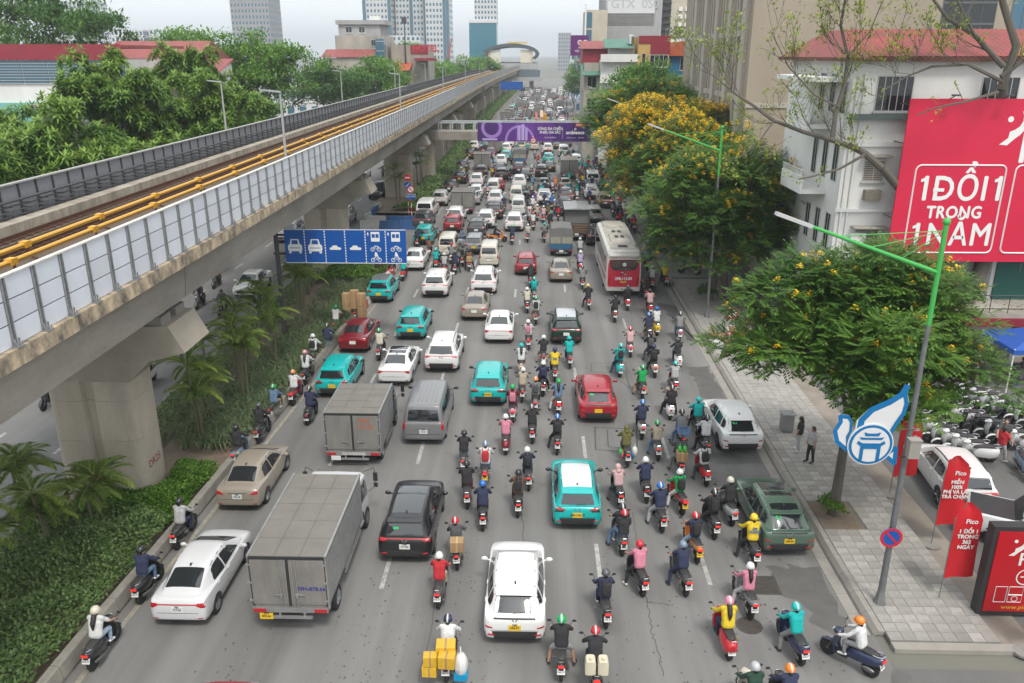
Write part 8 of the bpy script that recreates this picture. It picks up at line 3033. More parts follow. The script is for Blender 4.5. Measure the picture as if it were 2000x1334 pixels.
for i,(x0,x1,y,h,c,r_,l)in enumerate(((22,34,860,36,5,10,'pale hazy tower right of the station'),(60,84,1000,30,6,8,'low hazy block far right of the station'),
 (-130,-105,640,20,9,6,'low hazy block left of the white towers'),(20,30,430,24,4,7,'hazy white house behind the far kerb trees'),(13,22,330,17,4,5,'hazy shop house before the far kerb trees'),(12.5,20,285,14,4,4,'second hazy shop house along the far right kerb'),(11.5,17,250,18,3,5,'third hazy shop house with flat roof along the far right kerb'),
 (-150,-120,300,14,8,4,'low pale house left of the concrete house'),(-75,-55,230,12,6,3,'low house half hidden by trees left of the concrete house'))):
	tower('distant_block',l,x0,x1,y,h,W_TWH if i%3 else W_TGR,c,r_,dep=12)
	# ---- left: long red roofed hall, concrete house, hotel
t=bldg('red_roofed_hall','long building with dark red fascia and a band of windows at upper left',-62,-37.8,78,92,16.0,W_WHITE)
corr(t,'red_fascia',M_MAROON,-62,-37.6,77.75,77.78,16.0,17.3,80)
bxp(t,'window_band',M_WINB,*[(-61.5+k*2.4,-59.2+k*2.4,77.9,77.99,13.9,15.9)for k in range(10)])
bxp(t,'glazing_bar',M_FRAME,*[(-61.5,-37.9,77.84,77.9,13.9+k*.25,13.94+k*.25)for k in range(8)])
bxp(t,'teal_wall',W_TEAL,(-62,-44,77.6,77.98,6,12.2))
bxp(t,'ochre_pillar',W_YEL,(-36.4,-35.2,77,78.4,0,12),(-40.2,-39.4,77,77.95,0,11))
bxp(t,'canopy',W_CREAM,(-46,-37,75.5,77.9,11.9,12.15))
bxp(t,'roof_slab',M_REDR,(-62,-37.6,78,92,17.0,17.25))
t=bldg('red_gabled_hall','red gabled roof hall right behind the long red fascia',-50,-40.5,100,114,15.4,W_WHITE)
mb=MB()
mb.prism([(99.5,15.4),(114.5,15.4),(107,18.0)],-52,-40.2,'x')
part('roof',mb,M_REDR,t)
t=bldg('ornate_gate_house','small cream gate house with a pointed gable below the red roof',-34.5,-32,79,84,13.6,W_CREAM)
mb=MB()
mb.prism([(-34.6,13.6),(-31.9,13.6),(-33.2,15.6)],78.8,84,'y')
part('gable',mb,W_CREAM,t)
corr(t,'roof',M_REDR,-40,-31,83,88,14.6,16.0,30)
t=bldg('concrete_house','tall raw concrete house with grey top storey and red lean to roofs left of centre',-44.5,-33.6,192,206,20.3,W_CONC)
bxp(t,'top_storey',W_GREY,(-43.8,-34.5,193,204,20.3,23.2),(-44.3,-33.4,192.5,205,22.6,23.5))
for x in(-41.5,-38.6):
	win(t,x,20.9,1.3,1.2,193,bars=1,frame=M_WHITE)
win(t,-36,18.2,.9,1.2,192,bars=1)
bxp(t,'front_wing',W_CONC,(-46,-36,186,191.9,0,15.6))
corr(t,'roof',M_REDR,-46.4,-35.2,185.6,191,15.8,17.4,30)
bxp(t,'glass_stair',M_WINB,(-35,-33.2,189,192,4,19.6))
bxp(t,'stair_bar',M_FRAME,*[(-35,-33.2,188.93,188.99,z,z+.12)for z in range(5,20,2)])
bxp(t,'roof_sign',W_WHITE,(-37,-34.6,194,194.4,23.5,24.4))
t=bldg('hotel_building','concrete hotel with red letters HOTEL on its roof',-32.8,-24.5,196,208,18.4,W_CONC)
bxp(t,'red_cladding',M_MAROON,(-28.4,-24.4,195.9,195.99,16.4,18.4),(-27.2,-22.6,193,196,15.0,15.6))
corr(t,'roof',M_TILE,-33,-28,190,195.9,13,14.6,20)
mb=MB()
letter(mb,'HOTEL',1.9,facing((-24.8,194.5,17.6)),bold=.06)
part('roof_letters',mb,mat('red_letters',(.45,.03,.05),.5),t)
mb=MB()
mb.tube([(-29.4,195,14),(-29.4,195,24.2)],[.22,.1],6)
mb.bx(-30,-28.9,194.8,195.2,22.8,24.2)
part('antenna_mast',mb,M_DSTEEL,t)
# ---- station over the far end
st=thing('railway_station','elevated station with a rounded grey roof at the end of the viaduct','station',(-11,400,0))
st.location=(0,0,0)
mb=MB()
V=[]
n_=24
for y in(398,450):
	for k in range(n_+1):
		a=PI*(-.18+1.36*k/n_)
		V.append((-11.3+12.8*math.cos(a),y,16.4+4.6*math.sin(a)))
mb.add(V,[(i,i+1,n_+2+i,n_+1+i)for i in range(n_)])
V2=[(-11.3+(v[0]+11.3)*.86,v[1],16.4+(v[2]-16.4)*.66)for v in V]
mb.add(V2,[(n_+1+i,n_+2+i,i+1,i)for i in range(n_)])
mb.add([V[k]for k in range(n_+1)]+[V2[k]for k in range(n_+1)],[(i+1,i,n_+1+i,n_+2+i)for i in range(n_)])
part('roof_shell',mb,mat('station_roof',(.06,.07,.08),.8),st,True,ang=30)
for x in(-19.2,-4.4):
	bxp(st,'end_panel',mat('yellow_pattern_panel',(.58,.50,.34),.6,var=.9,vscale=.5,col2=(.62,.62,.58)),(x-2.8,x+2.8,399,399.6,12.6,18.2))
bxp(st,'platform',W_GREY,(-24,1,399,450,9.6,12.4))
bxp(st,'concourse',mat('station_glass',(.10,.13,.15),.3),(-10,2,398.5,440,6.4,9.5))
bxp(st,'concourse_floor',W_GREY,(-22,3,397,440,4.6,6.3))
for x in(-20,-2):
	bxp(st,'pier',M_PIER,(x-1,x+1,405,407.5,0,5))
bxp(st,'yellow_ridge',mat('yellow_ridge',(.6,.4,.05),.6),(-13,-4,399,401,21.0,21.6))
# ================================================================ signs and street furniture
def ring(mb,c,r0,r1,n=28,mi=0,y=None):
	V=[(c[0]+q*math.cos(2*PI*k/n),c[1]if y is None else y,c[2]+q*math.sin(2*PI*k/n))for q in(r0,r1)for k in range(n)]
	mb.add(V,[(k,(k+1)%n,n+(k+1)%n,n+k)for k in range(n)],mi)
def disc(mb,c,r_,mi=0,n=28):
	mb.add([(c[0]+r_*math.cos(2*PI*k/n),c[1],c[2]+r_*math.sin(2*PI*k/n))for k in range(n)],[tuple(range(n))],mi)
def poly(mb,pts,x,y,z,s_,mi=0):
	mb.add([(x+a*s_,y,z+b*s_)for a,b in pts],[tuple(range(len(pts)))],mi)
M_SB=mat('sign_blue',(.0,.075,.33),.5,var=.25,vscale=1.5,col2=(.0,.055,.25))
M_SR=mat('sign_red',(.50,.01,.025),.5)
M_POLE=mat('steel_pole',(.20,.205,.21),.5,metal=.4,var=.5,vscale=3)
M_GREEN=mat('green_pole',(.05,.36,.07),.5)
# ---- blue lane sign on its gantry arm
t=thing('lane_sign','wide blue overhead lane sign with white vehicle symbols beside the viaduct','road sign',(-15,46.3,0))
t.location=(0,0,0)
mb=MB()
mb.tube([(-15,46.45,.2),(-15,46.45,7.1)],[.15,.13],10)
part('post',mb,mat('dark_post',(.05,.05,.055),.6),t,True)
mb=MB()
for z in(5.5,6.6):
	mb.tube([(-15.2,46.45,z),(-7.6,46.45,z)],.07,6)
part('arm',mb,mat('dark_post'),t)
bxp(t,'panel',M_SB,(-14.45,-7.4,46.26,46.34,4.98,6.98))
mb=MB()
yy=46.25
mb.bx(-14.45,-7.4,yy,yy+.005,6.94,6.98)
mb.bx(-14.45,-7.4,yy,yy+.005,4.98,5.02)
for k in range(1,6):
	x=-14.45+7.05*k/6
	for j in range(12):
		mb.bx(x-.03,x+.03,yy,yy+.005,5.04+j*.16,5.14+j*.16)
for k in range(6):
	x=-14.45+7.05*(k+.5)/6
	if k<2:  # car from the front
		poly(mb,[(-.36,0),(.36,0),(.42,.12),(.40,.36),(.3,.42),(.22,.72),(-.22,.72),(-.3,.42),(-.40,.36),(-.42,.12)],x,yy,5.68,1)
		for s_ in(-1,1):
			mb.bx(x+s_*.3-.07,x+s_*.3+.07,yy,yy+.004,5.56,5.7)
	elif k<4:
		poly(mb,[(-.34,.06),(-.3,0),(.3,0),(.34,.08),(.3,.14),(.16,.16),(.08,.26),(-.14,.26),(-.22,.15),(-.32,.13)],x,yy,5.78,1)
	else:
		mb.bx(x-.25,x+.25,yy,yy+.004,6.28,6.84)
		for z in(5.82,5.2):
			for s_ in(-1,1):
				ring(mb,(x+s_*.19,yy,z),.085,.12,16)
			mb.tube([(x-.19,yy,z),(x-.05,yy,z+.2),(x+.12,yy,z+.18),(x+.19,yy,z)],.02,4)
			mb.tube([(x-.05,yy,z+.2),(x+.02,yy,z),(x+.12,yy,z+.18)],.02,4)
		poly(mb,[(-.08,.2),(.1,.18),(.04,.36),(-.04,.4)],x,yy,5.2,1.2)
		poly(mb,[(0,-.12),(.05,0),(0,.12),(-.05,0)],x-.42,yy,6.72,1)
part('symbols',mb,M_WHITE,t)
mb=MB()
for k in range(2):
	x=-14.45+7.05*(k+.5)/6
	poly(mb,[(-.2,.42),(.2,.42),(.16,.66),(-.16,.66)],x,yy-.003,5.68,1)
	mb.bx(x-.3,x+.3,yy-.004,yy-.003,5.86,5.9)
for k in(4,5):
	x=-14.45+7.05*(k+.5)/6
	mb.bx(x-.2,x-.02,yy-.004,yy-.003,6.5,6.72)
	mb.bx(x+.02,x+.2,yy-.004,yy-.003,6.5,6.72)
part('symbol_windows',mb,M_SB,t)
t=thing('lane_sign','small blue overhead lane sign far away under the viaduct','road sign',(0,0,0))
bxp(t,'panel',M_SB,(-8.2,-3.0,200,200.1,8.6,10.4))
bxp(t,'post',M_POLE,(-12.2,-8.3,200.1,200.2,9.4,9.6),(-12.4,-12.1,200,200.3,0,10))
# ---- footbridge with banner
fb_=thing('footbridge','grey footbridge with pale railings crossing the road behind the purple banner','footbridge',(0,0,0))
bxp(fb_,'deck_beam',M_GIRD,(-17,13.5,108.1,111,6.0,7.05))
bxp(fb_,'pillar',M_PIER,(-14.2,-13.2,108.6,110.2,0,6.0))
bxp(fb_,'pillar',M_PIER,(11.6,12.6,108.6,110.2,0,6.0))
for y in(108.15,110.9):
	mb=MB()
	mb.bx(-17,13.5,y-.06,y+.06,8.1,8.25)
	for k in range(21):
		mb.bx(-17+k*1.5,-16.86+k*1.5,y-.04,y+.04,7.05,8.1)
	part('railing',mb,mat('pale_steel',(.42,.46,.47),.5),fb_)
bn=thing('purple_banner','long purple advertising banner hanging on the footbridge','banner',(0,0,0))
PU=((.055,.012,.13),(.085,.018,.20),(.13,.03,.28),(.10,.02,.22),(.06,.012,.15),(.03,.006,.085))
for k in range(6):
	bxp(bn,'panel',mat('banner_purple_%d'%k,PU[k],.5),(-7.4+k*2.417,-7.4+(k+1)*2.417,107.9,108.0,5.85,8.2))
mb=MB()
ring(mb,(-5.6,107.88,7.6),.95,1.35,24)
ring(mb,(-2.0,107.88,6.0),1.6,1.9,24)
mb.v=[(a,b,min(max(c,5.87),8.18))for a,b,c in mb.v]
part('swirl',mb,mat('lilac_print',(.32,.18,.50),.5),bn)
bxp(bn,'tower_print',mat('pale_print',(.42,.32,.62),.5),(-2.3,-1.9,107.87,107.89,6.0,7.8),(-1.8,-1.4,107.87,107.89,6.0,8.0),(-1.3,-1.0,107.87,107.89,6.0,7.5),(-6.8,-4.9,107.87,107.89,6.0,6.25))
mb=MB()
letter(mb,'SÓNG ĐA CHIỀU\nPHIÊU ĐA SẮC',.46,facing((1.9,107.88,7.22)),bold=.012,sx=.9)
letter(mb,'TẠI HẢI PHÒNG',.2,facing((1.9,107.88,6.35)))
letter(mb,'ambience',.62,facing((5.1,107.88,6.98)),bold=.015)
letter(mb,'ambience.com.vn      1900 1900',.17,facing((5.1,107.88,6.35)))
ring(mb,(5.1,107.88,7.42),.08,.14,14)
mb.bx(3.48,3.5,107.88,107.89,6.2,7.4)
part('lettering',mb,M_WHITE,bn)
bxp(bn,'red_tab',M_SR,(5.1,7.05,107.87,107.89,7.72,8.15))
mb=MB()
letter(mb,'GAMUDA LAND',.24,facing((6.08,107.86,7.94)),bold=.006)
part('tab_lettering',mb,M_WHITE,bn)
t=thing('round_sign','small round red rimmed sign hanging on the lower edge of the purple banner','road sign',(0,0,0))
mb=MB()
disc(mb,(-.25,107.8,6.0),.36,0)
mb.bx(-.3,-.2,107.81,107.9,5.9,6.5)
part('plate',mb,M_WHITE,t)
mb=MB()
ring(mb,(-.25,107.79,6.0),.26,.38)
part('rim',mb,M_SR,t)
mb=MB()
letter(mb,'50',.3,facing((-.25,107.785,6.0)),bold=.01)
part('numerals',mb,M_INK,t)
def signpost(label,x,y,z,kind,h=None,r_=.35,pole=True):
	t=thing('round_road_sign',label,'road sign',(0,0,0))
	if pole:
		for k in range(int((z-.3)/.4)):
			mb=MB()
			mb.tube([(x,y+.05,k*.4),(x,y+.05,k*.4+.4)],.04,6)
			part('pole_band',mb,M_SR if k%2 else M_WHITE,t)
	mb=MB()
	mb.lathe([(r_,.0),(r_,.025)],(x,y-.02,z),'y',28)
	part('plate',mb,{'noturn':M_WHITE,'noparking':M_SB,'noentry':M_SR,'keep':M_SB}[kind],t)
	yf=y-.026
	mb=MB()
	if kind in('noturn','noparking'):
		ring(mb,(x,yf,z),r_*.76,r_*1.01)
		w_=r_*.09
		mb.add([(x-r_*.58-w_,yf-.004,z+r_*.58),(x-r_*.58+w_,yf-.004,z+r_*.58+w_),(x+r_*.58+w_,yf-.004,z-r_*.58),(x+r_*.58-w_,yf-.004,z-r_*.58-w_)],[(0,3,2,1)])
		part('rim',mb,M_SR,t)
	elif kind=='noentry':
		mb.bx(x-r_*.7,x+r_*.7,yf-.003,yf,z-r_*.16,z+r_*.16)
		part('bar',mb,M_WHITE,t)
	else:
		mb.tube([(x+r_*.5,yf,z+r_*.5),(x-r_*.5,yf,z-r_*.5)],r_*.12,4)
		part('arrow',mb,M_WHITE,t)
	if kind=='noturn':
		mb=MB()
		mb.tube([(x+r_*.12,yf,z-r_*.5),(x+r_*.12,yf,z+r_*.3),(x-r_*.3,yf,z+r_*.3),(x-r_*.3,yf,z-r_*.05)],r_*.07,4)
		part('symbol',mb,M_INK,t)
	return t
signpost('red rimmed no turning sign on a striped post by the rubbish heap',11.4,45.4,2.4,'noturn',r_=.36)
t=signpost('round blue no parking sign with red rim on the lamp post',10.93,21.84,2.62,'noparking',r_=.33,pole=False)
signpost('red no entry sign above the traffic island',-13.1,84.6,4.5,'noentry',r_=.36)
signpost('small blue arrow sign below the no entry sign',-13.1,84.5,3.75,'keep',r_=.34,pole=False)
t=signpost('white no turning sign beside the blue arrow sign on the island',-12.65,83.6,3.45,'noturn',r_=.36)
bxp(t,'blue_plate',M_SB,(-13.1,-12.2,83.55,83.6,2.45,2.98))
mb=MB()
letter(mb,'CẤM Ô TÔ\nQUAY ĐẦU',.2,facing((-12.65,83.54,2.83)))
part('plate_lettering',mb,M_WHITE,t)
ORD=['first','second','third','fourth','fifth','sixth','seventh','eighth','ninth','tenth']
# ---- plastic water barriers round the island
mb=MB()
mb.prism([(-.28,0),(.28,0),(.2,.3),(.1,.85),(-.1,.85),(-.2,.3)],-.95,.95,'x')
wb0=mb.mesh('water_barrier',mat('blue_barrier',(.02,.08,.22),.5,var=.3,vscale=3))
wb1=mb.mesh('water_barrier',mat('pale_barrier',(.45,.44,.40),.6,var=.4,vscale=3))
for k,(x,y,a)in enumerate([(-16.2+i*1.0*2,83.0,0)for i in range(3)]+[(-16.4+i*2.0,80.4,0)for i in range(3)]+[(-17.4,84.5+i*2.0,1.45)for i in range(4)]+[(-12.0,84.6+i*2.0,1.6)for i in range(3)]):
	o=link('water_barrier',wb0 if k<10 and k%3 else wb1,None,'%s plastic road barrier, %s one %s the traffic island'%('dark blue' if k<10 and k%3 else 'pale',ORD[k if k<3 else k-3 if k<6 else k-6 if k<10 else k-10],'in the inner row before' if k<3 else 'in the outer row before' if k<6 else 'on the left of' if k<10 else 'on the right of'),'barrier','plastic barriers round the traffic island',loc=(x,y,.005),rz=a)
	# ---- lamp posts of the right pavement with long green arms
def lamp(x,y,label,full=True):
	t=thing('street_lamp',label,'street lamp',(x,y,.12),0,'green armed street lamps')
	mb=MB()
	mb.tube([(0,0,0),(0,0,1.2),(0,0,9.3)],[.115,.10,.065],10)
	mb.lathe([(.22,0),(.17,.1),(.115,.45)],n=8)
	part('post',mb,M_POLE,t,True)
	mb=MB()
	mb.tube([(0,0,9.25),(0,0,12.1)],.072,8)
	mb.ball((0,0,12.15),.11,8,6)
	part('upper_post',mb,M_GREEN,t,True)
	mb=MB()
	mb.tube([(0,0,10.75),(-3.55,0,12.0)],[.06,.045],8)
	part('arm',mb,M_GREEN,t,True)
	mb=MB()
	for q in(.3,.55,.8):
		mb.tube([(0,0,11.9),(-3.5*q,0,10.75+1.25*q)],.012,4)
	part('stay_wire',mb,M_GREEN,t)
	mb=MB()
	mb.box((-4.05,0,12.18),(1.05,.22,.09),ry=.34)
	part('lamp_head',mb,mat('lamp_head',(.45,.45,.45),.4),t)
	return t
LN=['nearest tall street lamp with a long green arm carrying the dove emblem','second street lamp with a long green arm above the flowering trees','third street lamp with a long green arm above the blossom covered tree','fourth street lamp with a green arm near the footbridge','fifth small street lamp with a green arm far along the right kerb','sixth small street lamp with a green arm far along the right kerb','farthest small street lamp with a green arm along the right kerb']
for i,y in enumerate((22,51.8,82,113,144,175,206)):
	lamp(11.0+(.4 if i else 0)+sh(y),y,LN[i])
M_DB=mat('emblem_blue',(.0,.13,.33),.45)
M_DW=mat('emblem_white',(.60,.60,.60),.45)
def dove(x,y,z,s_,label):
	"""flat cut-out emblem: dove with raised wing over a round pavilion badge"""
	t=thing('dove_emblem',label,'emblem sign',(0,0,0),0,'dove emblems on the lamp posts')
	wing=[(-.62,.25),(-.60,.62),(-.30,1.0),(.25,1.28),(.62,1.55),(.74,1.84),(.74,1.5),(.82,1.25),(.78,.9),(.6,.55),(.45,.2)]
	head=[(-.72,-.42),(-1.12,-.1),(-1.25,.3),(-1.1,.62),(-1.14,.84),(-.86,.8),(-.74,.62),(-.72,.3),(-.8,.1)]
	tail=[(.35,-.5),(.55,-.3),(.68,-.2),(.72,-.8),(.5,-.6)]
	for nm,p in(('wing',wing),('head',head),('tail',tail)):
		c=(sum(a for a,b in p)/len(p),sum(b for a,b in p)/len(p))
		mb=MB()
		mb.prism([(x+a*s_,z+b*s_)for a,b in p],y-.012,y+.03,'y')
		part(nm,mb,M_DW,t)
		mb=MB()
		q=[Vector((x+(c[0]+(a-c[0])*.86)*s_,y-.014,z+(c[1]+(b-c[1])*.9)*s_))for a,b in p]
		hw=.075*s_ if nm=='wing' else .05*s_
		for k,(a,b)in enumerate(zip(q,q[1:]+q[:1])):
			if nm=='wing' and k==len(q)-1:
				continue
			n_=Vector((b.z-a.z,0,a.x-b.x)).normalized()*hw*(1.25 if k<5 else .8)
			e=Vector((0,-.0015*k,0))
			d_=(b-a).normalized()*hw*.5
			mb.add([a-n_-d_+e,b-n_+d_+e,b+n_+d_+e,a+n_-d_+e],[(0,1,2,3)])
		part(nm+'_stripe',mb,M_DB,t)
	for k,(r_,m_)in enumerate(((.68,M_DW),(.64,M_DB),(.56,M_DW))):
		mb=MB()
		mb.lathe([(r_*s_,-.05-.012*k),(r_*s_,.0)],(x-.12*s_,y,z-.12*s_),'y',28)
		part('badge',mb,m_,t)
	mb=MB()
	for p in([(-.3,-.5),(-.2,-.5),(-.2,-.12),(.2,-.12),(.2,-.5),(.3,-.5),(.3,-.02),(-.3,-.02)],[(-.42,.06),(-.32,-.02),(.32,-.02),(.42,.06),(.38,.14),(.26,.06),(-.26,.06),(-.38,.14)],[(-.3,.18),(.3,.18),(.36,.26),(.2,.24),(-.2,.24),(-.36,.26)],[(-.2,.3),(.2,.3),(.24,.42),(.12,.38),(-.12,.38),(-.24,.42)]):
		mb.prism([(x-.12*s_+a*s_,z-.12*s_+b*s_)for a,b in p],y-.092,y-.08,'y')
	part('pavilion',mb,M_DB,t)
	mb=MB()
	for q in(.35,-.55):
		mb.tube([(x,y+.04,z+q*s_),(x+1.15*s_,y+.04,z+q*s_)],.025,5)
	part('bracket',mb,M_RUST,t)
	return t
dove(9.98,21.9,5.85,.98,'large blue and white dove emblem on the nearest lamp post')
for i,y in enumerate((113,144,160,175,206)):
	dove(10.4+sh(y),y-.1,6.3,1.15,['nearest small dove emblem by the footbridge','second small dove emblem beyond the footbridge','third small dove emblem beyond the footbridge','fourth small dove emblem beyond the footbridge','farthest small dove emblem beyond the footbridge'][i])
mb=MB()
mb.bx(10.9,11.22,21.62,21.85,5.4,5.95)
mb.bx(10.88,11.24,21.6,21.87,5.95,5.99)
solid('meter_box',mb,M_GUT,'cream meter box strapped to the nearest lamp post','box')
# ---- red shop flags, red light box
M_FLAG=mat('flag_red',(.55,.012,.02),.6,var=.2,vscale=3,bump=.2,bscale=6)
for k,(x,y,txt,l)in enumerate(((14.1,28.9,'BAO\nGIÁ\nHOÀN\nTIỀN','farthest red feather flag half hidden by the lamp post'),(14.15,25.4,'MIỄN\n100%\nPHÍ VÀ LÃI\nTRẢ CHẬM','middle red feather flag reading MIỄN 100%'),(13.0,22.3,'1 ĐỔI 1\nTRONG\n365\nNGÀY','red feather flag reading 1 ĐỔI 1 TRONG 365 NGÀY'),(14.35,19.9,'QUÀ\nTẶNG','nearest red feather flag at the right edge'))):
	t=thing('feather_flag',l,'flag',(x,y,.06),0,'red shop flags along the forecourt')
	t.scale=(1.1,1.1,1.14)
	mb=MB()
	mb.lathe([(.3,0),(.3,.06),(.05,.08)],n=16)
	part('base',mb,M_CONC,t,True)
	mb=MB()
	mb.tube([(0,0,.05),(0,.0,2.6),(.25,0,3.05)],.015,5)
	part('pole',mb,M_POLE,t)
	mb=MB()
	V=[]
	for j in range(9):
		z=.7+2.3*j/8
		for i in range(5):
			xx=.02+(.78-(.45 if j==8 else .12 if j==7 else 0))*i/4
			V.append((xx,.05*math.sin(i*1.4+j*.5),z+.12*(i/4)))
	mb.add(V,[(j*5+i,j*5+i+1,j*5+i+6,j*5+i+5)for j in range(8)for i in range(4)])
	part('cloth',mb,M_FLAG,t,True)
	mb=MB()
	letter(mb,txt,.165,facing((.41,-.065,2.0)),bold=.008)
	letter(mb,'Pico',.2,facing((.45,-.065,2.55)),bold=.006)
	part('lettering',mb,M_WHITE,t)
lb_=thing('light_box_sign','tall red light box sign in a black frame at the right edge','sign',(0,0,0))
bxp(lb_,'frame',M_BLACKP,(13.75,16.4,21.5,21.85,.15,3.25))
bxp(lb_,'panel',mat('sign_box_red',(.42,.008,.015),.4),(13.9,16.3,21.46,21.5,.3,3.1))
swoosh(lb_,14.6,21.45,2.6,.36)
mb=MB()
letter(mb,'Pico',.62,facing((15.15,21.45,2.15)),bold=.01)
letter(mb,'→',.4,facing((14.95,21.45,1.55)),bold=.01)
ring(mb,(14.95,21.45,1.55),.24,.28)
for a in((14.15,14.5,.65,1.2),(14.56,14.98,.92,1.2),(14.56,14.98,.65,.9)):
	mb.tube([(a[0],21.45,a[2]),(a[1],21.45,a[2]),(a[1],21.45,a[3]),(a[0],21.45,a[3]),(a[0],21.45,a[2])],.012,4)
ring(mb,(14.77,21.45,.77),.08,.1)
part('lettering',mb,M_WHITE,lb_)
mb=MB()
letter(mb,'www.pico.vn',.22,facing((15.0,21.45,.46)))
part('web_address',mb,mat('gold_print',(.7,.42,.03),.5),lb_)
# ---- parked scooters on the forecourt
PS=[]
for i in range(9):
	PS.append((18.9-.2*i,32.0+.52*i,1.35,('white','white','white','white','silver','white','yellow','yellow','gblue')[i],'front row'))
for i in range(10):
	PS.append((21.4-.26*i,33.0+.54*i,1.35,('white','white','silver','black','black','white','white','black','white','silver')[i],'middle row'))
for i in range(9):
	PS.append((23.6-.26*i,34.6+.54*i,1.35,('white','silver','white','black','white','white','silver','white','black')[i],'back row'))
cnt={}
for x,y,rz,c,row in PS:
	k=cnt[row]=cnt.get(row,-1)+1
	put_bike('vespa',(x,y,.022),rz+rnd.uniform(-.08,.08),c,'%s scooter, %s from the front of the %s on the forecourt'%(cw_(c),ORD[k],row),group='scooters parked on the forecourt',parked=True,lean=-.12)
for i in range(9):
	put_bike('underbone' if i%2 else 'scooter',(15.75+.04*i,58.6-.55*i,.1),1.3,('black','dgrey','black','navy','black','beige','black','dgrey','black')[i],'%s motorbike parked %s from the back beside the display panel'%(cw_(('black','dgrey','black','navy','black','beige','black','dgrey','black')[i]),ORD[i]),group='motorbikes parked by the display panel',parked=True,lean=-.12)
for i in range(16):  # bikes on the pavement beyond, too small to show parts
	y=63+i*4.3
	c=('black','red','dgrey','white','navy')[i%5]
	link('motorbike',lowbike[('underbone','scooter')[i%2]],None,'small %s motorbike on the far pavement, %s'%(cw_(c),('under the trees' if i<9 else 'before the far houses')+(' close to the kerb' if i%3==0 else ' by the wall')),'motorbike','motorbikes parked on the far pavement',None,C[c],(12.2 if i%3==0 else 15.3+(i%2)*.8,y,.13),1.2+.1*(i%3))
put_bike('scooter',(20.3,30.8,.022),2.9,'gblue','dark scooter the man in the red shirt is reaching for',parked=True)
put_bike('underbone',(12.3,46.6,.14),-1.2,'red','red motorbike parked on the pavement behind the no turning sign',parked=True)
for x,y,rz,l in((22.9,42.6,.5,'left'),(23.6,42.9,.5,'right')):
	put_bike('scooter',(x,y,.022),rz,'black','%s one of two black scooters parked beside the blue tent'%l,parked=True,lean=-.1)
	# ---- people on foot
put_person('stand',(11.75,31.4,.15),1.9,'man in grey shirt and black trousers standing on the pavement','short_sleeved_top','lgrey','black',None)
put_person('stand',(11.55,32.4,.15),.9,'person in black shirt and pale trousers half hidden under the tree','short_sleeved_top','black','lgrey',None,sc_='white')
put_person('walk',(19.9,31.9,.022),-1.3,'man in red shirt and grey trousers among the parked scooters','short_sleeved_top','red','lgrey',None,sc_='white')
put_person('walk',(20.4,32.7,.022),2.6,'woman in dark top behind the man in the red shirt','short_sleeved_top','dgrey','black',None,'long_hair',sc_='white')
put_person('stand',(21.2,31.4,.022),2.2,'person in beige shirt at the right edge by the scooters','short_sleeved_top','beige','dgrey',None)
# ---- blue tent with seats
t=thing('blue_tent','blue folding canopy tent with white legs in front of the shop','tent',(0,0,0))
mb=MB()
cx,cy=26.3,41.2
for a,b in(((-1,-1),(1,-1)),((1,-1),(1,1)),((1,1),(-1,1)),((-1,1),(-1,-1))):
	p=[(cx+q[0]*2.0,cy+q[1]*1.6)for q in(a,b)]
	mb.add([(*p[0],2.35),(*p[1],2.35),(cx,cy,3.1),(*p[0],2.1),(*p[1],2.1)],[(0,1,2),(3,4,1,0)])
part('canopy',mb,mat('tent_blue',(.015,.085,.36),.6,bump=.3,bscale=3),t)
for a in(-1,1):
	for b in(-1,1):
		mb=MB()
		mb.tube([(cx+a*1.95,cy+b*1.55,0),(cx+a*1.95,cy+b*1.55,2.4)],.035,5)
		part('leg',mb,M_WHITE,t)
for k,(x,y)in enumerate(((25.2,40.6),(25.9,41.6))):
	mb=MB()
	for a in(-.16,.16):
		for b in(-.16,.16):
			mb.tube([(a*1.1,b*1.1,0),(a,b,.44)],.02,4)
	mb.bx(-.19,.19,-.19,.19,.44,.47)
	mb.bx(-.19,.19,.17,.2,.47,.8)
	link('folding_chair',mb.mesh('folding_chair',M_BLUEP),None,'%s blue chair under the blue tent'%('front','rear')[k],'chair',loc=(x,y,.022),rz=.6)
	put_person('sit',(x+.1,y+.12,.0),.6,'%s seated person in dark clothes under the blue tent'%('front','rear')[k],'long_sleeved_top','dgrey','black',None)
	# ---- rubbish heap, kiosk cart
t=thing('rubbish_heap','heap of white rubbish sacks and cartons on the pavement edge','rubbish',(11.4,46.6,.12))
for i in range(16):
	mb=MB()
	mb.ball((0,0,0),rnd.uniform(.22,.42),8,6,sz=(1.2,1,.7))
	mb.v=[tuple(c*rnd.uniform(.86,1.14)for c in v)for v in mb.v]
	o=part('sack',mb,(M_WBAG,mat('grey_sack',(.4,.4,.4),.6,bump=.5,bscale=15),M_CARD)[i%3],t,True)
	o.location=(rnd.uniform(-.7,1.1),rnd.uniform(-1.4,1.4),rnd.uniform(.1,.45))
t=thing('kiosk_cart','small grey metal cart standing under the nearest tree','cart',(0,0,0))
bxp(t,'cabinet',M_CORR,(11.4,11.9,34.3,34.8,.2,1.0))
bxp(t,'counter',M_STEEL,(11.35,11.95,34.25,34.85,1.0,1.04))
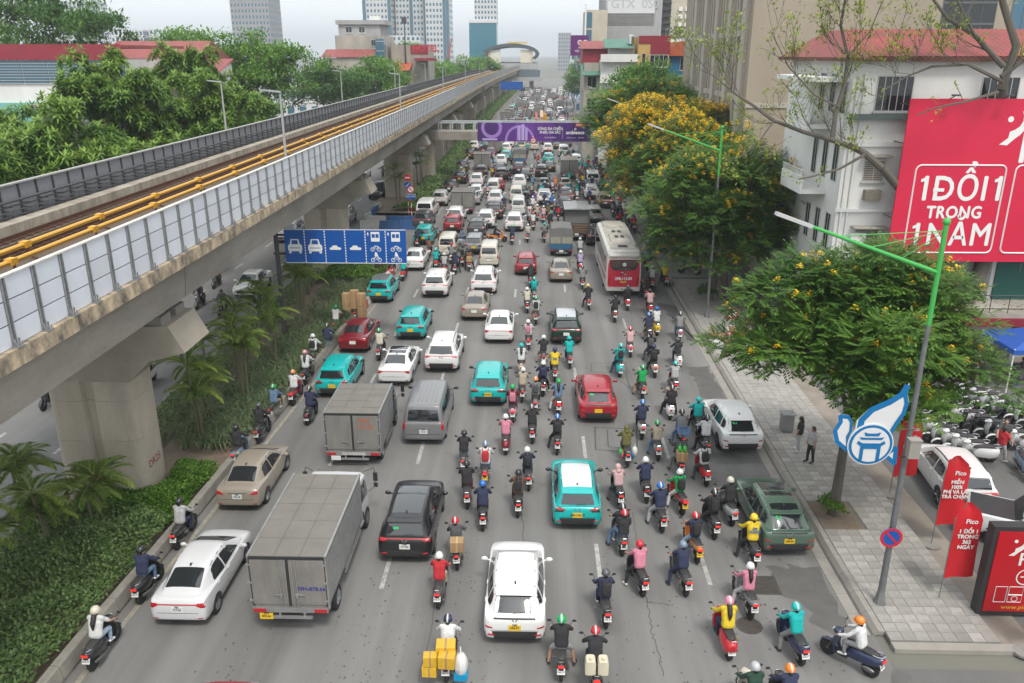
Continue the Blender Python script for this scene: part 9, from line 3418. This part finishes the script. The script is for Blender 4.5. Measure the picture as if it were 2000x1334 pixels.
# ---- works site in the far road: hoarding fence and a crane truck
t=thing('site_hoarding','grey steel hoarding fence round the works in the middle of the far road','fence',(0,0,0))
for x in(-2.7,3.9):
	for k in range(20):
		bxp(t,'fence_panel',M_CORR,(x-.04,x+.04,178+k*2.5,180.4+k*2.5,0,2.6))
for k in range(3):
	bxp(t,'fence_panel',mat('green_fence',(.05,.2,.13),.6),(-2.6+k*2.2,-.5+k*2.2,177.8,177.88,0,1.6))
t=thing('crane_truck','yellow and black striped crane truck inside the works fence','crane',(1.2,190,0))
mb=MB()
mb.bx(-1.3,1.3,0,9,.8,1.6)
part('chassis',mb,M_YEL,t)
for k in range(6):
	mb=MB()
	a=-1.3+k*.43
	mb.prism([(a,.9),(a+.22,.9),(a+.22+(.2 if k<3 else-.2),1.9),(a+(.2 if k<3 else-.2),1.9)],-.06,-.01,'y')
	part('hazard_stripe',mb,M_BLACKP if k%2 else M_YEL,t)
mb=MB()
mb.box((.2,2,3.4),(.7,8,.7),rx=.12)
part('boom',mb,mat('boom_tan',(.5,.33,.2),.6),t)
mb=MB()
mb.box((-1.0,2.5,2.9),(.5,7,.6),rx=.14)
part('boom',mb,mat('boom_red',(.4,.08,.05),.6),t)
mb=MB()
mb.bx(.5,1.4,5.5,7.5,1.6,3.4)
part('cab',mb,M_YEL,t)
for y in(1,3,7.5):
	for s_ in(-1,1):
		link('wheel',wheel_meshes(.48,.3)[1],t,loc=(s_*1.15,y,.48))
t=thing('tower_crane_arm','slanting crane arm above the trees before the blue glass tower','crane',(0,0,0))
mb=MB()
mb.tube([(-35,320,4),(-31,320,22)],[.6,.25],5)
mb.tube([(-31,320,22),(-33.5,320,12)],.08,4)
part('boom',mb,mat('boom_red'),t)
# ================================================================ haze
mb=MB()
mb.bx(-2650,2650,-75,5260,-1.5,118)
hz=link('haze',mb.mesh('haze',None),None,'thin pale haze over the city','haze',kind='stuff')
hm=bpy.data.materials.new('haze_air')
hm.use_nodes=True
hm.node_tree.nodes.clear()
ho=hm.node_tree.nodes.new('ShaderNodeOutputMaterial')
hv=hm.node_tree.nodes.new('ShaderNodeVolumePrincipled')
hv.inputs['Color'].default_value=(.86,.92,.97,1)
hv.inputs['Density'].default_value=.0004
hv.inputs['Anisotropy'].default_value=.2
hm.node_tree.links.new(hv.outputs[0],ho.inputs['Volume'])
hz.data.materials.clear()
hz.data.materials.append(hm)
